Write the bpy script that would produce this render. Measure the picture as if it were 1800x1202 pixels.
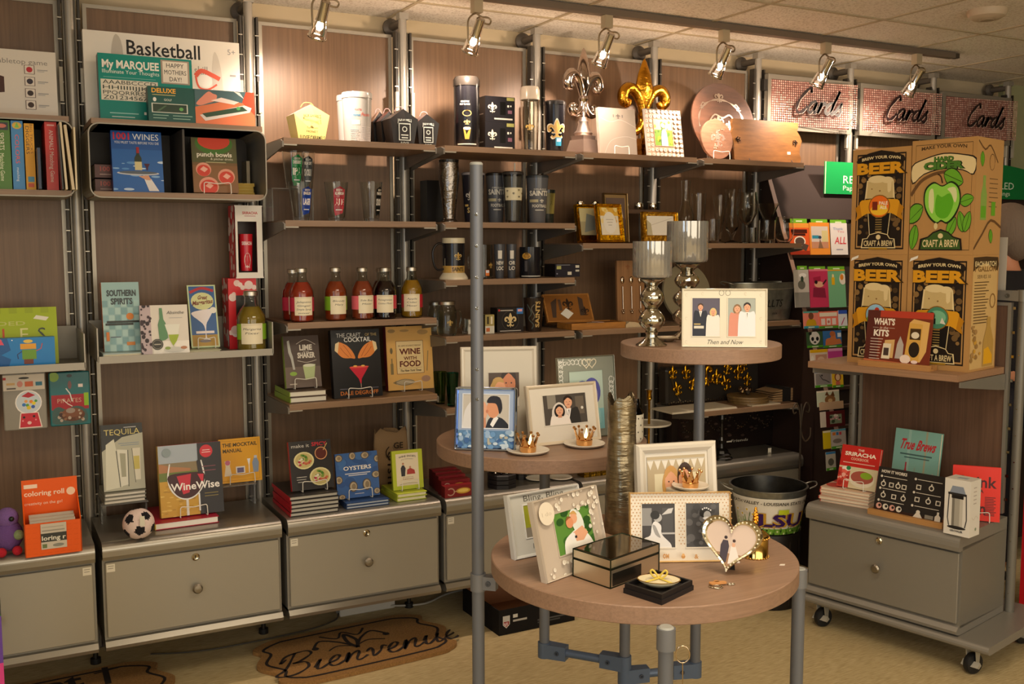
import bpy, math, random
from mathutils import Vector, Matrix
V = Vector
random.seed(7)
for o in list(bpy.data.objects): bpy.data.objects.remove(o)
SC = bpy.context.scene; COL = SC.collection
PI = math.pi
# ---------------------------------------------------------------- camera
FPX, YAW, PIT, ROL = 1773.32, .4839, -.0948, -.0014
CAM = V((.3073, -3.8739, 1.506))
Fw = V((math.sin(YAW)*math.cos(PIT), math.cos(YAW)*math.cos(PIT), math.sin(PIT)))
_r = V((math.cos(YAW), -math.sin(YAW), 0)); _u = _r.cross(Fw)
Rt = _r*math.cos(ROL)+_u*math.sin(ROL); Up = -_r*math.sin(ROL)+_u*math.cos(ROL)
cd = bpy.data.cameras.new('camera'); cam = bpy.data.objects.new('camera', cd); COL.objects.link(cam)
cd.sensor_width = 36; cd.lens = FPX/1800*36; cd.clip_start = .05
cam.matrix_world = Matrix.Translation(CAM) @ Matrix((Rt, Up, -Fw)).transposed().to_4x4()
SC.camera = cam
vs = SC.view_settings; vs.view_transform = 'Standard'; vs.look = 'None'; vs.gamma = 1; vs.use_curve_mapping = False; vs.exposure = 0.1
wd = bpy.data.worlds.new('world'); SC.world = wd; wd.use_nodes = True
wd.node_tree.nodes['Background'].inputs[0].default_value = (.9, .75, .6, 1); wd.node_tree.nodes['Background'].inputs[1].default_value = .05
# ---------------------------------------------------------------- lights of the shop, plus an added front fill
def area(name, loc, size, power, col, rot=(0, 0, 0), sy=None):
    l = bpy.data.lights.new(name, 'AREA'); l.energy = power; l.color = col; l.size = size
    if sy: l.shape = 'RECTANGLE'; l.size_y = sy
    o = bpy.data.objects.new(name, l); o.location = loc; o.rotation_euler = rot; COL.objects.link(o); return o
WARM = (1, .83, .62)
for i, (x, y) in enumerate(((-.9, -2.9), (1.6, -2.6), (4.1, -2.9), (.3, -4.9), (3.0, -5.2))):
    area('ceiling_panel_light', (x, y, 2.42), 1.1, (20, 21, 7, 22, 14)[i], WARM, sy=.55)
area('front_fill_light', (1.6, -6.1, 1.35), 4.5, 68, (1, .89, .72), (PI/2, 0, 0), sy=1.7)  # added soft fill from the front, brightens drawers, floor and ceiling
area('shop_window_light', (-2.1, -5.4, 1.5), 1.7, 26, (.6, .78, 1), (PI/2, 0, -PI/2+.35), sy=1.5)
# ---------------------------------------------------------------- pixels to places
def ray(px, py): return Fw+Rt*((px-900)/FPX)-Up*((py-601)/FPX)
def at(px, py, x=None, y=None, z=None):
    d = ray(px, py)
    t = (x-CAM.x)/d.x if x is not None else (y-CAM.y)/d.y if y is not None else (z-CAM.z)/d.z
    return CAM+d*t
def xat(px, y, z):
    k = (px-900)/FPX; q = Rt-Fw*k
    return CAM.x-((y-CAM.y)*q.y+(z-CAM.z)*q.z)/q.x
def zat(py, x, y):
    k = -(py-601)/FPX; q = Up-Fw*k
    return CAM.z-((x-CAM.x)*q.x+(y-CAM.y)*q.y)/q.z
def pxof(x, y, z): q = V((x, y, z))-CAM; return 900+FPX*q.dot(Rt)/q.dot(Fw)
def dep(p): return (V(p)-CAM).dot(Fw)
def frame_at(A, B, pyt, lean=0):
    """matrix of an upright face: A, B its bottom corners; top edge seen at pyt"""
    d = (B-A); d.z = 0; w = d.length; d.normalize()
    back = V((-d.y, d.x, 0)); L = math.radians(lean)
    up = V((0, 0, 1))*math.cos(L)+back*math.sin(L); bk = back*math.cos(L)-V((0, 0, 1))*math.sin(L)
    m = (A+B)/2; q = Up+Fw*((pyt-601)/FPX)
    h = -(m-CAM).dot(q)/up.dot(q)
    M = Matrix((d, bk, up)).transposed().to_4x4(); M.translation = m
    return M, w, h
def pose(pl, pr, pyt, z, yl, yr=None, lean=0):
    yr = yl if yr is None else yr
    return frame_at(V((xat(pl, yl, z), yl, z)), V((xat(pr, yr, z), yr, z)), pyt, lean)
def pose2(bl, br, pyt, z, lean=0): return frame_at(at(*bl, z=z), at(*br, z=z), pyt, lean)
def T3(x, y, z, rz=0): return Matrix.Translation((x, y, z)) @ Matrix.Rotation(rz, 4, 'Z')
# ---------------------------------------------------------------- colours and materials
def c(h):
    if not isinstance(h, str): return h
    h = h.lstrip('#')
    if len(h) == 3: h = ''.join(a*2 for a in h)
    o = []
    for i in (0, 2, 4):
        s = int(h[i:i+2], 16)/255; o.append(s/12.92 if s <= .04045 else ((s+.055)/1.055)**2.4)
    return tuple(o)
MATS = {}
def nodes(name):
    m = bpy.data.materials.new(name); m.use_nodes = True; nt = m.node_tree
    b = nt.nodes['Principled BSDF']; return m, nt, b
def attr(nt):
    a = nt.nodes.new('ShaderNodeAttribute'); a.attribute_name = 'Col'; return a.outputs['Color']
def plain(name, rough, metal=0, trans=0, coat=0, ior=1.45, bump=None, emit=0, spec=.5, mott=None):
    m, nt, b = nodes(name); L = nt.links.new; a = attr(nt)
    if mott:
        tc = nt.nodes.new('ShaderNodeTexCoord'); n = nt.nodes.new('ShaderNodeTexNoise'); n.inputs['Scale'].default_value = mott[0]; n.inputs['Detail'].default_value = 5
        r = nt.nodes.new('ShaderNodeMapRange'); r.inputs['From Min'].default_value = .3; r.inputs['From Max'].default_value = .7; r.inputs['To Min'].default_value = mott[1]; r.inputs['To Max'].default_value = 1.1
        x = nt.nodes.new('ShaderNodeMix'); x.data_type = 'RGBA'; x.blend_type = 'MULTIPLY'; x.inputs[0].default_value = 1
        L(tc.outputs['Object'], n.inputs['Vector']); L(n.outputs['Fac'], r.inputs['Value']); L(a, x.inputs[6]); L(r.outputs[0], x.inputs[7]); a = x.outputs[2]
    L(a, b.inputs['Base Color'])
    b.inputs['Roughness'].default_value = rough; b.inputs['Metallic'].default_value = metal; b.inputs['IOR'].default_value = ior
    b.inputs['Transmission Weight'].default_value = trans; b.inputs['Coat Weight'].default_value = coat; b.inputs['Coat Roughness'].default_value = .1
    b.inputs['Specular IOR Level'].default_value = spec
    if emit: L(a, b.inputs['Emission Color']); b.inputs['Emission Strength'].default_value = emit
    if bump:
        tc = nt.nodes.new('ShaderNodeTexCoord'); n = nt.nodes.new('ShaderNodeTexNoise'); n.inputs['Scale'].default_value = bump[0]; n.inputs['Detail'].default_value = 4
        mp = nt.nodes.new('ShaderNodeMapping'); mp.inputs['Scale'].default_value = bump[2] if len(bump) > 2 else (1, 1, 1)
        bm = nt.nodes.new('ShaderNodeBump'); bm.inputs['Strength'].default_value = bump[1]; bm.inputs['Distance'].default_value = .004
        L(tc.outputs['Object'], mp.inputs[0]); L(mp.outputs[0], n.inputs['Vector']); L(n.outputs['Fac'], bm.inputs['Height']); L(bm.outputs[0], b.inputs['Normal'])
    MATS[name] = m
plain('matte', .85); plain('satin', .5); plain('gloss', .22); plain('print', .35, spec=.4)
plain('fabric', .95, bump=(350, .5)); plain('plush', 1, bump=(260, .8)); plain('card', .75, spec=.25, bump=(90, .15))
plain('metal', .38, 1); plain('chrome', .08, 1); plain('brushed', .38, .45); plain('powder', .42, .35); plain('steel', .3, .75); plain('mercury', .06, 1, bump=(45, .35), mott=(60, .75))
plain('foil', .2, 1, bump=(60, .9)); plain('glass', .0, 0, 1, ior=1.3); plain('ridged', .06, .35, .6, bump=(40, .5, (1, 1, .02)))
plain('lamp', .5, emit=18); plain('galv', .32, .8, mott=(35, .75)); plain('bark', .28, .9, bump=(40, 1, (.35, .35, 1.6)), mott=(28, .45))
plain('hair', .8, bump=(120, 1, (1, 1, .15))); plain('liquid', .12, 0, .15); plain('coir', 1, bump=(500, .9), mott=(160, .7)); plain('film', .05, 0, .85, ior=1.1)
def wood(name, sc, lo=.72, hi=1.18, rough=.45):
    m, nt, b = nodes(name); L = nt.links.new; a = attr(nt)
    tc = nt.nodes.new('ShaderNodeTexCoord'); mp = nt.nodes.new('ShaderNodeMapping'); mp.inputs['Scale'].default_value = sc
    n = nt.nodes.new('ShaderNodeTexNoise'); n.inputs['Scale'].default_value = 1; n.inputs['Detail'].default_value = 8; n.inputs['Roughness'].default_value = .65
    r = nt.nodes.new('ShaderNodeMapRange'); r.inputs['From Min'].default_value = .3; r.inputs['From Max'].default_value = .7; r.inputs['To Min'].default_value = lo; r.inputs['To Max'].default_value = hi
    x = nt.nodes.new('ShaderNodeMix'); x.data_type = 'RGBA'; x.blend_type = 'MULTIPLY'; x.inputs[0].default_value = 1
    L(tc.outputs['Object'], mp.inputs[0]); L(mp.outputs[0], n.inputs['Vector']); L(n.outputs['Fac'], r.inputs['Value'])
    L(a, x.inputs[6]); L(r.outputs[0], x.inputs[7]); L(x.outputs[2], b.inputs['Base Color']); b.inputs['Roughness'].default_value = rough
    MATS[name] = m
wood('woodv', (90, 90, 2.2)); wood('woodh', (4, 170, 170), .8, 1.12); wood('woodx', (8, 60, 60), .6, 1.2, .5)
def ceiling_mat():
    m, nt, b = nodes('ceiling_tile'); L = nt.links.new
    n = nt.nodes.new('ShaderNodeTexNoise'); n.inputs['Scale'].default_value = 120; n.inputs['Detail'].default_value = 6
    r = nt.nodes.new('ShaderNodeValToRGB'); r.color_ramp.elements[0].position = .38; r.color_ramp.elements[0].color = (.62, .55, .45, 1); r.color_ramp.elements[1].position = .5; r.color_ramp.elements[1].color = (.84, .78, .68, 1)
    tc = nt.nodes.new('ShaderNodeTexCoord'); L(tc.outputs['Object'], n.inputs['Vector']); L(n.outputs['Fac'], r.inputs[0]); L(r.outputs[0], b.inputs['Base Color']); b.inputs['Roughness'].default_value = .95
    MATS['ceil'] = m
ceiling_mat()
def carpet_mat():
    m, nt, b = nodes('carpet'); L = nt.links.new
    tc = nt.nodes.new('ShaderNodeTexCoord'); mp = nt.nodes.new('ShaderNodeMapping'); mp.inputs['Scale'].default_value = (22, 260, 1); mp.inputs['Rotation'].default_value = (0, 0, .12)
    n = nt.nodes.new('ShaderNodeTexNoise'); n.inputs['Scale'].default_value = 1; n.inputs['Detail'].default_value = 5
    r = nt.nodes.new('ShaderNodeValToRGB'); r.color_ramp.elements[0].position = .3; r.color_ramp.elements[0].color = (*c('#a48f62'), 1); r.color_ramp.elements[1].position = .7; r.color_ramp.elements[1].color = (*c('#cbb98c'), 1)
    L(tc.outputs['Object'], mp.inputs[0]); L(mp.outputs[0], n.inputs['Vector']); L(n.outputs['Fac'], r.inputs[0]); L(r.outputs[0], b.inputs['Base Color']); b.inputs['Roughness'].default_value = .9
    MATS['carpet'] = m
carpet_mat()
# ---------------------------------------------------------------- mesh builder
class MB:
    def __init__(s): s.v = []; s.f = []; s.c = []; s.m = []; s.s = []; s.slots = []
    def add(s, vs, fs, col, mat='matte', sm=False, M=None):
        if mat not in s.slots: s.slots.append(mat)
        k = s.slots.index(mat); b = len(s.v); col = c(col)
        s.v += [tuple(M @ V(p)) for p in vs] if M else [tuple(p) for p in vs]
        for f in fs: s.f.append([b+i for i in f]); s.c.append(col); s.m.append(k); s.s.append(sm)
        return s
    def box(s, x0, x1, y0, y1, z0, z1, col, mat='matte', M=None):
        vs = [(x, y, z) for x in (x0, x1) for y in (y0, y1) for z in (z0, z1)]
        return s.add(vs, [(0, 1, 3, 2), (4, 6, 7, 5), (0, 4, 5, 1), (2, 3, 7, 6), (0, 2, 6, 4), (1, 5, 7, 3)], col, mat, False, M)
    def prism(s, pts, a0, a1, col, mat='matte', M=None, ax='y', sm=False):
        """pts: outline (u,v), extruded a0..a1 along ax"""
        f = {'y': lambda u, v, a: (u, a, v), 'x': lambda u, v, a: (a, u, v), 'z': lambda u, v, a: (u, v, a)}[ax]
        n = len(pts); vs = [f(u, v, a0) for u, v in pts]+[f(u, v, a1) for u, v in pts]
        s.add(vs, [tuple(range(n)), tuple(range(2*n-1, n-1, -1))], col, mat, False, M)
        return s.add(vs, [(i, i+n, (i+1) % n+n, (i+1) % n) for i in range(n)], col, mat, sm, M)
    def rbox(s, x0, x1, y0, y1, z0, z1, r, col, mat='matte', M=None):
        """box with rounded outline in x-z and a small front bevel"""
        b = min(r*.5, (y1-y0)*.3)
        def ol(i): return rrect(x0+i, x1-i, z0+i, z1-i, max(r-i, .0005))
        A, B = ol(b), ol(0); n = len(A); vs = []
        for y, P in ((y0, A), (y0+b, B), (y1-b, B), (y1, A)): vs += [(u, y, w) for u, w in P]
        fs = [tuple(range(n)), tuple(range(4*n-1, 3*n-1, -1))]
        for k in range(3): fs += [(k*n+i, (k+1)*n+i, (k+1)*n+(i+1) % n, k*n+(i+1) % n) for i in range(n)]
        return s.add(vs, fs, col, mat, False, M)
    def lathe(s, prof, col, mat='matte', M=None, n=28, sm=True, sx=1, sy=1, cap=True, rip=None):
        segs = [[prof[0]]]
        for k in range(1, len(prof)):
            if sm and k > 1:
                a = math.atan2(prof[k-1][1]-prof[k-2][1], prof[k-1][0]-prof[k-2][0]); b = math.atan2(prof[k][1]-prof[k-1][1], prof[k][0]-prof[k-1][0])
                if abs((b-a+PI) % (2*PI)-PI) > .6: segs.append([prof[k-1]])
            segs[-1].append(prof[k])
        for g in segs:
            vs = []
            for r, z in g:
                for i in range(n):
                    a = 2*PI*i/n; k = 1+(rip[1]*math.cos(rip[0]*a) if rip else 0); vs.append((r*k*math.cos(a)*sx, r*k*math.sin(a)*sy, z))
            s.add(vs, [(k*n+i, k*n+(i+1) % n, (k+1)*n+(i+1) % n, (k+1)*n+i) for k in range(len(g)-1) for i in range(n)], col, mat, sm, M)
            if g is segs[0]: first = vs[:n]
        last = vs[-n:]
        if cap:
            if prof[0][0] > 1e-5: s.add(first, [tuple(range(n-1, -1, -1))], col, mat, False, M)
            if prof[-1][0] > 1e-5: s.add(last, [tuple(range(n))], col, mat, False, M)
        return s
    def cyl(s, p, r, h, col, mat='matte', n=24, M=None, r2=None):
        q = Matrix.Translation(p); return s.lathe([(r, 0), (r if r2 is None else r2, h)], col, mat, (M @ q) if M else q, n)
    def ball(s, p, r, col, mat='matte', n=16, sz=(1, 1, 1), M=None):
        pr = [(max(math.sin(PI*i/(n//2)), 0)*r, -math.cos(PI*i/(n//2))*r) for i in range(n//2+1)]
        q = Matrix.Translation(p) @ Matrix.Diagonal((*sz, 1)); return s.lathe(pr, col, mat, (M @ q) if M else q, n, cap=False)
    def tube(s, path, r, col, mat='matte', n=8, M=None, closed=False, cap=True):
        P = [V(p) for p in path]; N = len(P); R = r if isinstance(r, (list, tuple)) else [r]*N
        ref = None; vs = []
        for i in range(N):
            a = P[(i-1) % N] if closed or i > 0 else P[i]; b = P[(i+1) % N] if closed or i < N-1 else P[i]
            t = (b-a).normalized()
            if ref is None: ref = V((0, 0, 1)) if abs(t.z) < .9 else V((1, 0, 0))
            x = (ref-t*ref.dot(t)).normalized(); ref = x; y = t.cross(x)
            vs += [tuple(P[i]+x*R[i]*math.cos(2*PI*k/n)+y*R[i]*math.sin(2*PI*k/n)) for k in range(n)]
        fs = []
        for i in range(N if closed else N-1):
            j = (i+1) % N; fs += [(i*n+k, i*n+(k+1) % n, j*n+(k+1) % n, j*n+k) for k in range(n)]
        s.add(vs, fs, col, mat, True, M)
        if not closed and cap: s.add(vs[:n], [tuple(range(n-1, -1, -1))], col, mat, False, M); s.add(vs[-n:], [tuple(range(n))], col, mat, False, M)
        return s
    def build(s, name, parent=None, M=None):
        me = bpy.data.meshes.new(name); me.from_pydata(s.v, [], s.f)
        for k in s.slots: me.materials.append(MATS[k])
        me.polygons.foreach_set('material_index', s.m); me.polygons.foreach_set('use_smooth', s.s)
        at_ = me.color_attributes.new('Col', 'FLOAT_COLOR', 'CORNER'); buf = []
        for p, cc in zip(me.polygons, s.c): buf += [cc[0], cc[1], cc[2], 1.0]*p.loop_total
        at_.data.foreach_set('color', buf)
        o = bpy.data.objects.new(name, me); COL.objects.link(o)
        if parent: o.parent = parent
        if M is not None: o.matrix_local = M
        return o
def rrect(x0, x1, z0, z1, r, n=4):
    o = []
    for cx_, cz_, a in ((x1-r, z0+r, -90), (x1-r, z1-r, 0), (x0+r, z1-r, 90), (x0+r, z0+r, 180)):
        for i in range(n+1): t = math.radians(a+90*i/n); o.append((cx_+r*math.cos(t), cz_+r*math.sin(t)))
    return o
def cat(P, n=6, closed=False):
    """Catmull-Rom through points of any dimension"""
    P = [tuple(p) for p in P]; N = len(P); o = []
    g = (lambda i: P[i % N]) if closed else (lambda i: P[max(0, min(N-1, i))])
    for i in range(N if closed else N-1):
        a, b, d, e = g(i-1), g(i), g(i+1), g(i+2)
        for k in range(n):
            t = k/n; o.append(tuple(.5*(2*b[j]+(d[j]-a[j])*t+(2*a[j]-5*b[j]+4*d[j]-e[j])*t*t+(3*b[j]-a[j]-3*d[j]+e[j])*t**3) for j in range(len(b))))
    if not closed: o.append(P[-1])
    return o
def tag(o, label=None, cat_=None, group=None, kind=None):
    if label: o['label'] = label
    if cat_: o['category'] = cat_
    if group: o['group'] = group
    if kind: o['kind'] = kind
    return o
def thing(name, label, cat_, M=None, group=None):
    o = bpy.data.objects.new(name, None); o.empty_display_size = .05; COL.objects.link(o)
    if M is not None: o.matrix_world = M
    return tag(o, label, cat_, group)
def one(mb, name, label, cat_, M=None, group=None): return tag(mb.build(name, None, M), label, cat_, group)
def dup(o, M=None, label=None):
    r = o.copy(); COL.objects.link(r)
    if M is not None: r.matrix_world = M
    if label: r['label'] = label
    for ch in list(o.children):
        d = ch.copy(); COL.objects.link(d); d.parent = r
        for g in list(ch.children): e = g.copy(); COL.objects.link(e); e.parent = d
    return r
# ---------------------------------------------------------------- printed artwork
TX = {}
def txt(s, bold=0):
    if (s, bold) in TX: return TX[s, bold]
    cu = bpy.data.curves.new('t', 'FONT'); cu.body = s; cu.resolution_u = 2; cu.offset = bold; cu.fill_mode = 'FRONT' if False else 'BOTH'
    ob = bpy.data.objects.new('t', cu); COL.objects.link(ob)
    bpy.context.view_layer.update()
    me = ob.evaluated_get(bpy.context.evaluated_depsgraph_get()).to_mesh()
    vs = [tuple(v.co)[:2] for v in me.vertices]; fs = [tuple(p.vertices) for p in me.polygons]
    COL.objects.unlink(ob); bpy.data.objects.remove(ob); bpy.data.curves.remove(cu)
    x0 = min(v[0] for v in vs); x1 = max(v[0] for v in vs)
    cap = .69
    TX[s, bold] = ([((x-x0)/cap, y/cap) for x, y in vs], fs, (x1-x0)/cap); return TX[s, bold]
def ribbon(P, W):
    n = len(P); W = W if isinstance(W, (list, tuple)) else [W]*n; vs = []
    for i in range(n):
        a = P[max(0, i-1)]; b = P[min(n-1, i+1)]; dx, dy = b[0]-a[0], b[1]-a[1]; l = math.hypot(dx, dy) or 1
        nx, ny = -dy/l*W[i]/2, dx/l*W[i]/2; vs += [(P[i][0]+nx, P[i][1]+ny), (P[i][0]-nx, P[i][1]-ny)]
    return vs, [(2*i, 2*i+1, 2*i+3, 2*i+2) for i in range(n-1)]
def FLEUR(u, v, s, col, k=1.0):
    """fleur-de-lis of height s (fraction of width w) centred at u,v; k = w/h"""
    o = []
    X = lambda a: u+a*s; Y = lambda b: v+b*s*k
    o.append(('p', [(X(a), Y(b)) for a, b in cat([(0, .5), (.1, .3), (.13, .12), (.06, -.08), (0, -.12), (-.06, -.08), (-.13, .12), (-.1, .3)], 4, True)], col))
    for g in (-1, 1):
        o.append(('s', [(X(a*g), Y(b)) for a, b in cat([(.04, -.12), (.1, .06), (.22, .2), (.35, .16), (.38, .03), (.3, -.04), (.25, .03)], 4)], [.05*s+.07*s*math.sin(PI*i/24) for i in range(25)], col))
        o.append(('s', [(X(a*g), Y(b)) for a, b in cat([(.02, -.15), (.05, -.28), (.17, -.36), (.24, -.27)], 4)], [.06*s]*13, col))
    o.append(('r', X(-.2), Y(-.15), X(.2), Y(-.09), col)); o.append(('p', [(X(-.06), Y(-.15)), (X(.06), Y(-.15)), (X(.02), Y(-.45)), (X(-.02), Y(-.45))], col))
    return o
def GRID(u0, v0, u1, v1, nu, nv, f, a=.8, b=.8):
    o = []
    for i in range(nu):
        for j in range(nv):
            q = f(i, j) if callable(f) else f
            if q: x = u0+(u1-u0)*i/nu; y = v0+(v1-v0)*j/nv; o.append(('r', x, y, x+(u1-u0)/nu*a, y+(v1-v0)/nv*b, q))
    return o
def LINES(u0, v1, u1, n, dv, col, hv=.35, jit=.25):
    rr = random.Random(int(u0*977+v1*331)+n); return [('r', u0, v1-i*dv-dv*hv, u0+(u1-u0)*(1-jit*rr.random()), v1-i*dv, col) for i in range(n)]
def BLOBS(u0, v0, u1, v1, n, cols, r0, r1, k=1.0, seed=1, squash=1):
    rr = random.Random(seed); return [('e', rr.uniform(u0, u1), rr.uniform(v0, v1), *(lambda q: (q, q*k*squash))(rr.uniform(r0, r1)), rr.choice(cols)) for _ in range(n)]
class Face:
    """artwork laid on a rectangle: local origin bottom-left, u to the right, v up, facing -y"""
    def __init__(s, mb, w, h, M=None, mat='print', y0=-.0002, x0=0, z0=0, warp=None):
        s.mb, s.w, s.h, s.M, s.mat, s.y, s.x0, s.z0, s.warp = mb, w, h, M, mat, y0, x0, z0, warp
    def poly(s, pts, fs, col, mat=None):
        w, h = s.w, s.h; y = s.y; s.y -= .00007
        P = []
        for u, v in pts:
            u = min(max(u, 0), 1); v = min(max(v, 0), 1)
            P.append(s.warp(u, v, -y) if s.warp else (s.x0+u*w, y, s.z0+v*h))
        s.mb.add(P, fs, col, mat or s.mat, False, s.M)
    def draw(s, art):
        k = s.w/s.h
        for a in art:
            t = a[0]
            if t == 'r':
                _, a0, b0, a1, b1, col = a
                if s.warp and (a1-a0) > .08:
                    n = max(2, int((a1-a0)*40)); pts = [(a0+(a1-a0)*i/n, b) for i in range(n+1) for b in (b0, b1)]
                    s.poly(pts, [(2*i, 2*i+2, 2*i+3, 2*i+1) for i in range(n)], col)
                else: s.poly([(a0, b0), (a1, b0), (a1, b1), (a0, b1)], [(0, 1, 2, 3)], col)
            elif t in 'ec':
                if t == 'c': _, u, v, ru, col = a; rv = ru*k
                else: _, u, v, ru, rv, col = a
                n = 10 if ru*s.w < .008 else 20
                s.poly([(u+ru*math.cos(2*PI*i/n), v+rv*math.sin(2*PI*i/n)) for i in range(n)], [tuple(range(n))], col)
            elif t == 'p': s.poly(a[1], [tuple(range(len(a[1])))], a[2])
            elif t == 's':
                pts = [(u*s.w, v*s.h) for u, v in a[1]]; W = [q*s.w for q in a[2]] if isinstance(a[2], (list, tuple)) else a[2]*s.w
                if isinstance(W, list) and len(W) != len(pts): W = [W[min(len(W)-1, int(i*len(W)/len(pts)))] for i in range(len(pts))]
                vs_, fs = ribbon(pts, W); s.poly([(x/s.w, y/s.h) for x, y in vs_], fs, a[3])
            elif t == 't':
                _, st, u, v, size, col = a[:6]; o = a[6] if len(a) > 6 else {}
                vs_, fs, wd_ = txt(st, o.get('b', 0)); H = size*s.h; sx = H
                if 'w' in o: sx = o['w']*s.w/wd_
                al = o.get('a', 'c'); off = -wd_*sx/2 if al == 'c' else 0 if al == 'l' else -wd_*sx
                sh = o.get('i', 0); rt = math.radians(o.get('r', 0)); cr, sr = math.cos(rt), math.sin(rt); arc = o.get('arc', 0)
                pts = []
                for x, y in vs_:
                    X = x*sx+off+y*H*sh; Y = y*H
                    if arc: q = X/(wd_*sx/2); Y += arc*s.h*(1-q*q)
                    pts.append((u+(X*cr-Y*sr)/s.w, v+(X*sr+Y*cr)/s.h))
                if o.get('o'): # outline colour behind
                    vo, fo, _w = txt(st, o.get('b', 0)+.045); po = []
                    for x, y in vo:
                        X = x*sx+off+y*H*sh; Y = y*H
                        if arc: q = X/(wd_*sx/2); Y += arc*s.h*(1-q*q)
                        po.append((u+(X*cr-Y*sr)/s.w, v+(X*sr+Y*cr)/s.h))
                    s.poly(po, fo, o['o'])
                s.poly(pts, fs, col)
        return s
def cylwarp(r, ang0, ang1, z0, z1, r2=None):
    """artwork wrapped round a cylinder/cone; angles measured from -y, growing to +x"""
    def f(u, v, e):
        a = ang0+(ang1-ang0)*u; q = (r+(r2-r)*v if r2 is not None else r)+e
        return (q*math.sin(a), -q*math.cos(a), z0+(z1-z0)*v)
    return f
# ================================================================ THE ROOM
B = .61; ZC = 2.438
def struct(mb, name): o = mb.build(name); o['kind'] = 'structure'; return o
m = MB(); m.box(-2.6, 8.4, .12, .2, 0, ZC+.02, '#c9b796'); struct(m, 'wall_back')
m = MB(); m.box(-2.7, -2.6, -6.2, .2, 0, ZC+.02, '#b0a58c'); struct(m, 'wall_left')
m = MB(); m.box(8.4, 8.5, -6.2, .2, 0, ZC+.02, '#6f6654'); struct(m, 'wall_right')
m = MB(); m.box(-2.7, 8.5, -6.3, -6.2, 0, ZC+.02, '#a89c86'); struct(m, 'wall_front')
m = MB(); m.box(-2.7, 8.5, -6.3, .2, -.05, 0, '#b8a578', 'carpet'); struct(m, 'floor')
m = MB(); m.box(-2.7, 8.5, -6.3, .2, ZC, ZC+.05, '#fff', 'ceil'); struct(m, 'ceiling')
m = MB()
for i in range(-9, 10):
    x = 3.055+.61*i
    if x < 8.4: m.box(x-.007, x+.007, -6.2, .12, ZC-.004, ZC+.002, '#b5a689')
for j in range(-9, 2):
    y = -.8+.61*j
    if y > -6.2 and y < .12: m.box(-2.6, 8.4, y-.007, y+.007, ZC-.0045, ZC+.002, '#b5a689')
struct(m, 'trim_1')
m = MB(); m.box(5.62, 8.4, .085, .12, 0, ZC, '#a5a882'); struct(m, 'trim_2')
m = MB(); m.box(-2.6, 8.4, .108, .12, 0, .09, '#3a2d25'); struct(m, 'baseboard_back')
# smoke detector
q = at(1735, 18, z=ZC)
m = MB(); m.lathe([(.0, -.036), (.05, -.036), (.068, -.026), (.075, -.012), (.075, 0)], '#c9b69c', 'satin'); m.lathe([(0, -.042), (.025, -.041), (.03, -.036)], '#a8947a', 'satin', n=16)
one(m, 'smoke_detector', 'round cream smoke detector on the ceiling tiles at top right', 'smoke detector', Matrix.Translation(q))
# ================================================================ WALL SYSTEM
GREY = '#8b8880'; PG = '#a5a096'; PANEL = '#735840'; WOODS = '#8d7158'
def post_m():
    t = thing('upright_post', 'x', 'post')
    m = MB(); m.cyl((0, 0, .05), .0165, 2.37, PG, 'brushed', 20); m.box(-.019, .019, -.019, .019, 2.40, 2.425, PG, 'brushed'); m.build('tube', t)
    for s in (-1, 1):
        m = MB(); m.box(s*.03-.004, s*.03+.004, -.012, .02, .06, 2.35, '#37322b', 'satin'); m.box(s*.019-.002, s*.019+.002, -.004, .02, .06, 2.35, '#6a655b', 'brushed')
        m.build('slotted_strip', t)
        m = MB()
        for i in range(31): m.box(s*.03-.009, s*.03+.005, -.014, -.011, .12+i*.072, .123+i*.072, '#b9b4a6', 'brushed')
        m.build('slot_row', t)
        m = MB(); m.box(s*.034-.006, s*.034+.006, -.024, -.010, 2.0, 2.115, '#b0aa9a', 'satin'); m.build('clip', t)
    m = MB(); m.cyl((0, 0, 0), .018, .02, '#171513', 'satin'); m.cyl((0, 0, .02), .009, .035, '#55524c', 'metal', 12); m.build('foot', t)
    m = MB(); m.tube([(0, .01, 2.392), (-.0, .12, 2.392)], .016, '#5e564c', 'satin'); R_ = Matrix.Translation((0, .128, 2.392)) @ Matrix.Rotation(PI/2, 4, 'X'); m.lathe([(.036, 0), (.036, .012), (.02, .022)], '#5e564c', 'satin', R_); m.build('wall_bracket', t)
    return t
pd = ['grey upright post at the far left frame edge', 'grey upright post left of the basketball game box', 'grey upright post between the punch bowls book and the pint glasses', 'grey upright post right of the square black caramel cartons', 'grey upright post behind the clear tumbler on the top shelf', 'grey upright post behind the gold fleur finial', 'grey upright post right of the big round platter', 'grey upright post between the first and second Cards signs', 'grey upright post between the second and third Cards signs', 'grey upright post at right end of the last Cards sign']
p0 = post_m()
for n in range(10):
    o = p0 if n == 0 else dup(p0); o['label'] = pd[n]; o['group'] = 'upright posts of the wall shelving'; o.matrix_world = T3(n*B+.004, -.037, 0)
def panel(name, x0, x1, z0, z1, label, grain='woodv', y=0):
    t = thing(name, label, 'wall panel', T3((x0+x1)/2, y, z0), 'wood panels behind the shelves')
    w = (x1-x0)/2; h = z1-z0; f = .013
    m = MB(); m.box(-w+f, w-f, .004, .018, f, h-f, PANEL, grain); m.build('board', t)
    m = MB()
    for a in ((-w, w, h-f, h), (-w, w, 0, f), (-w, -w+f, f, h-f), (w-f, w, f, h-f)): m.box(a[0], a[1], -.004, .02, a[2], a[3], '#a59f92', 'brushed')
    m.build('frame', t); return t
what = ['toy boxes at the left edge', 'basketball game and tray shelf', 'row of sauce bottles', 'beer stein and football tumblers', 'gold frames', 'round platter and clear glasses', 'first Cards sign', 'second Cards sign', 'third Cards sign']
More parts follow.
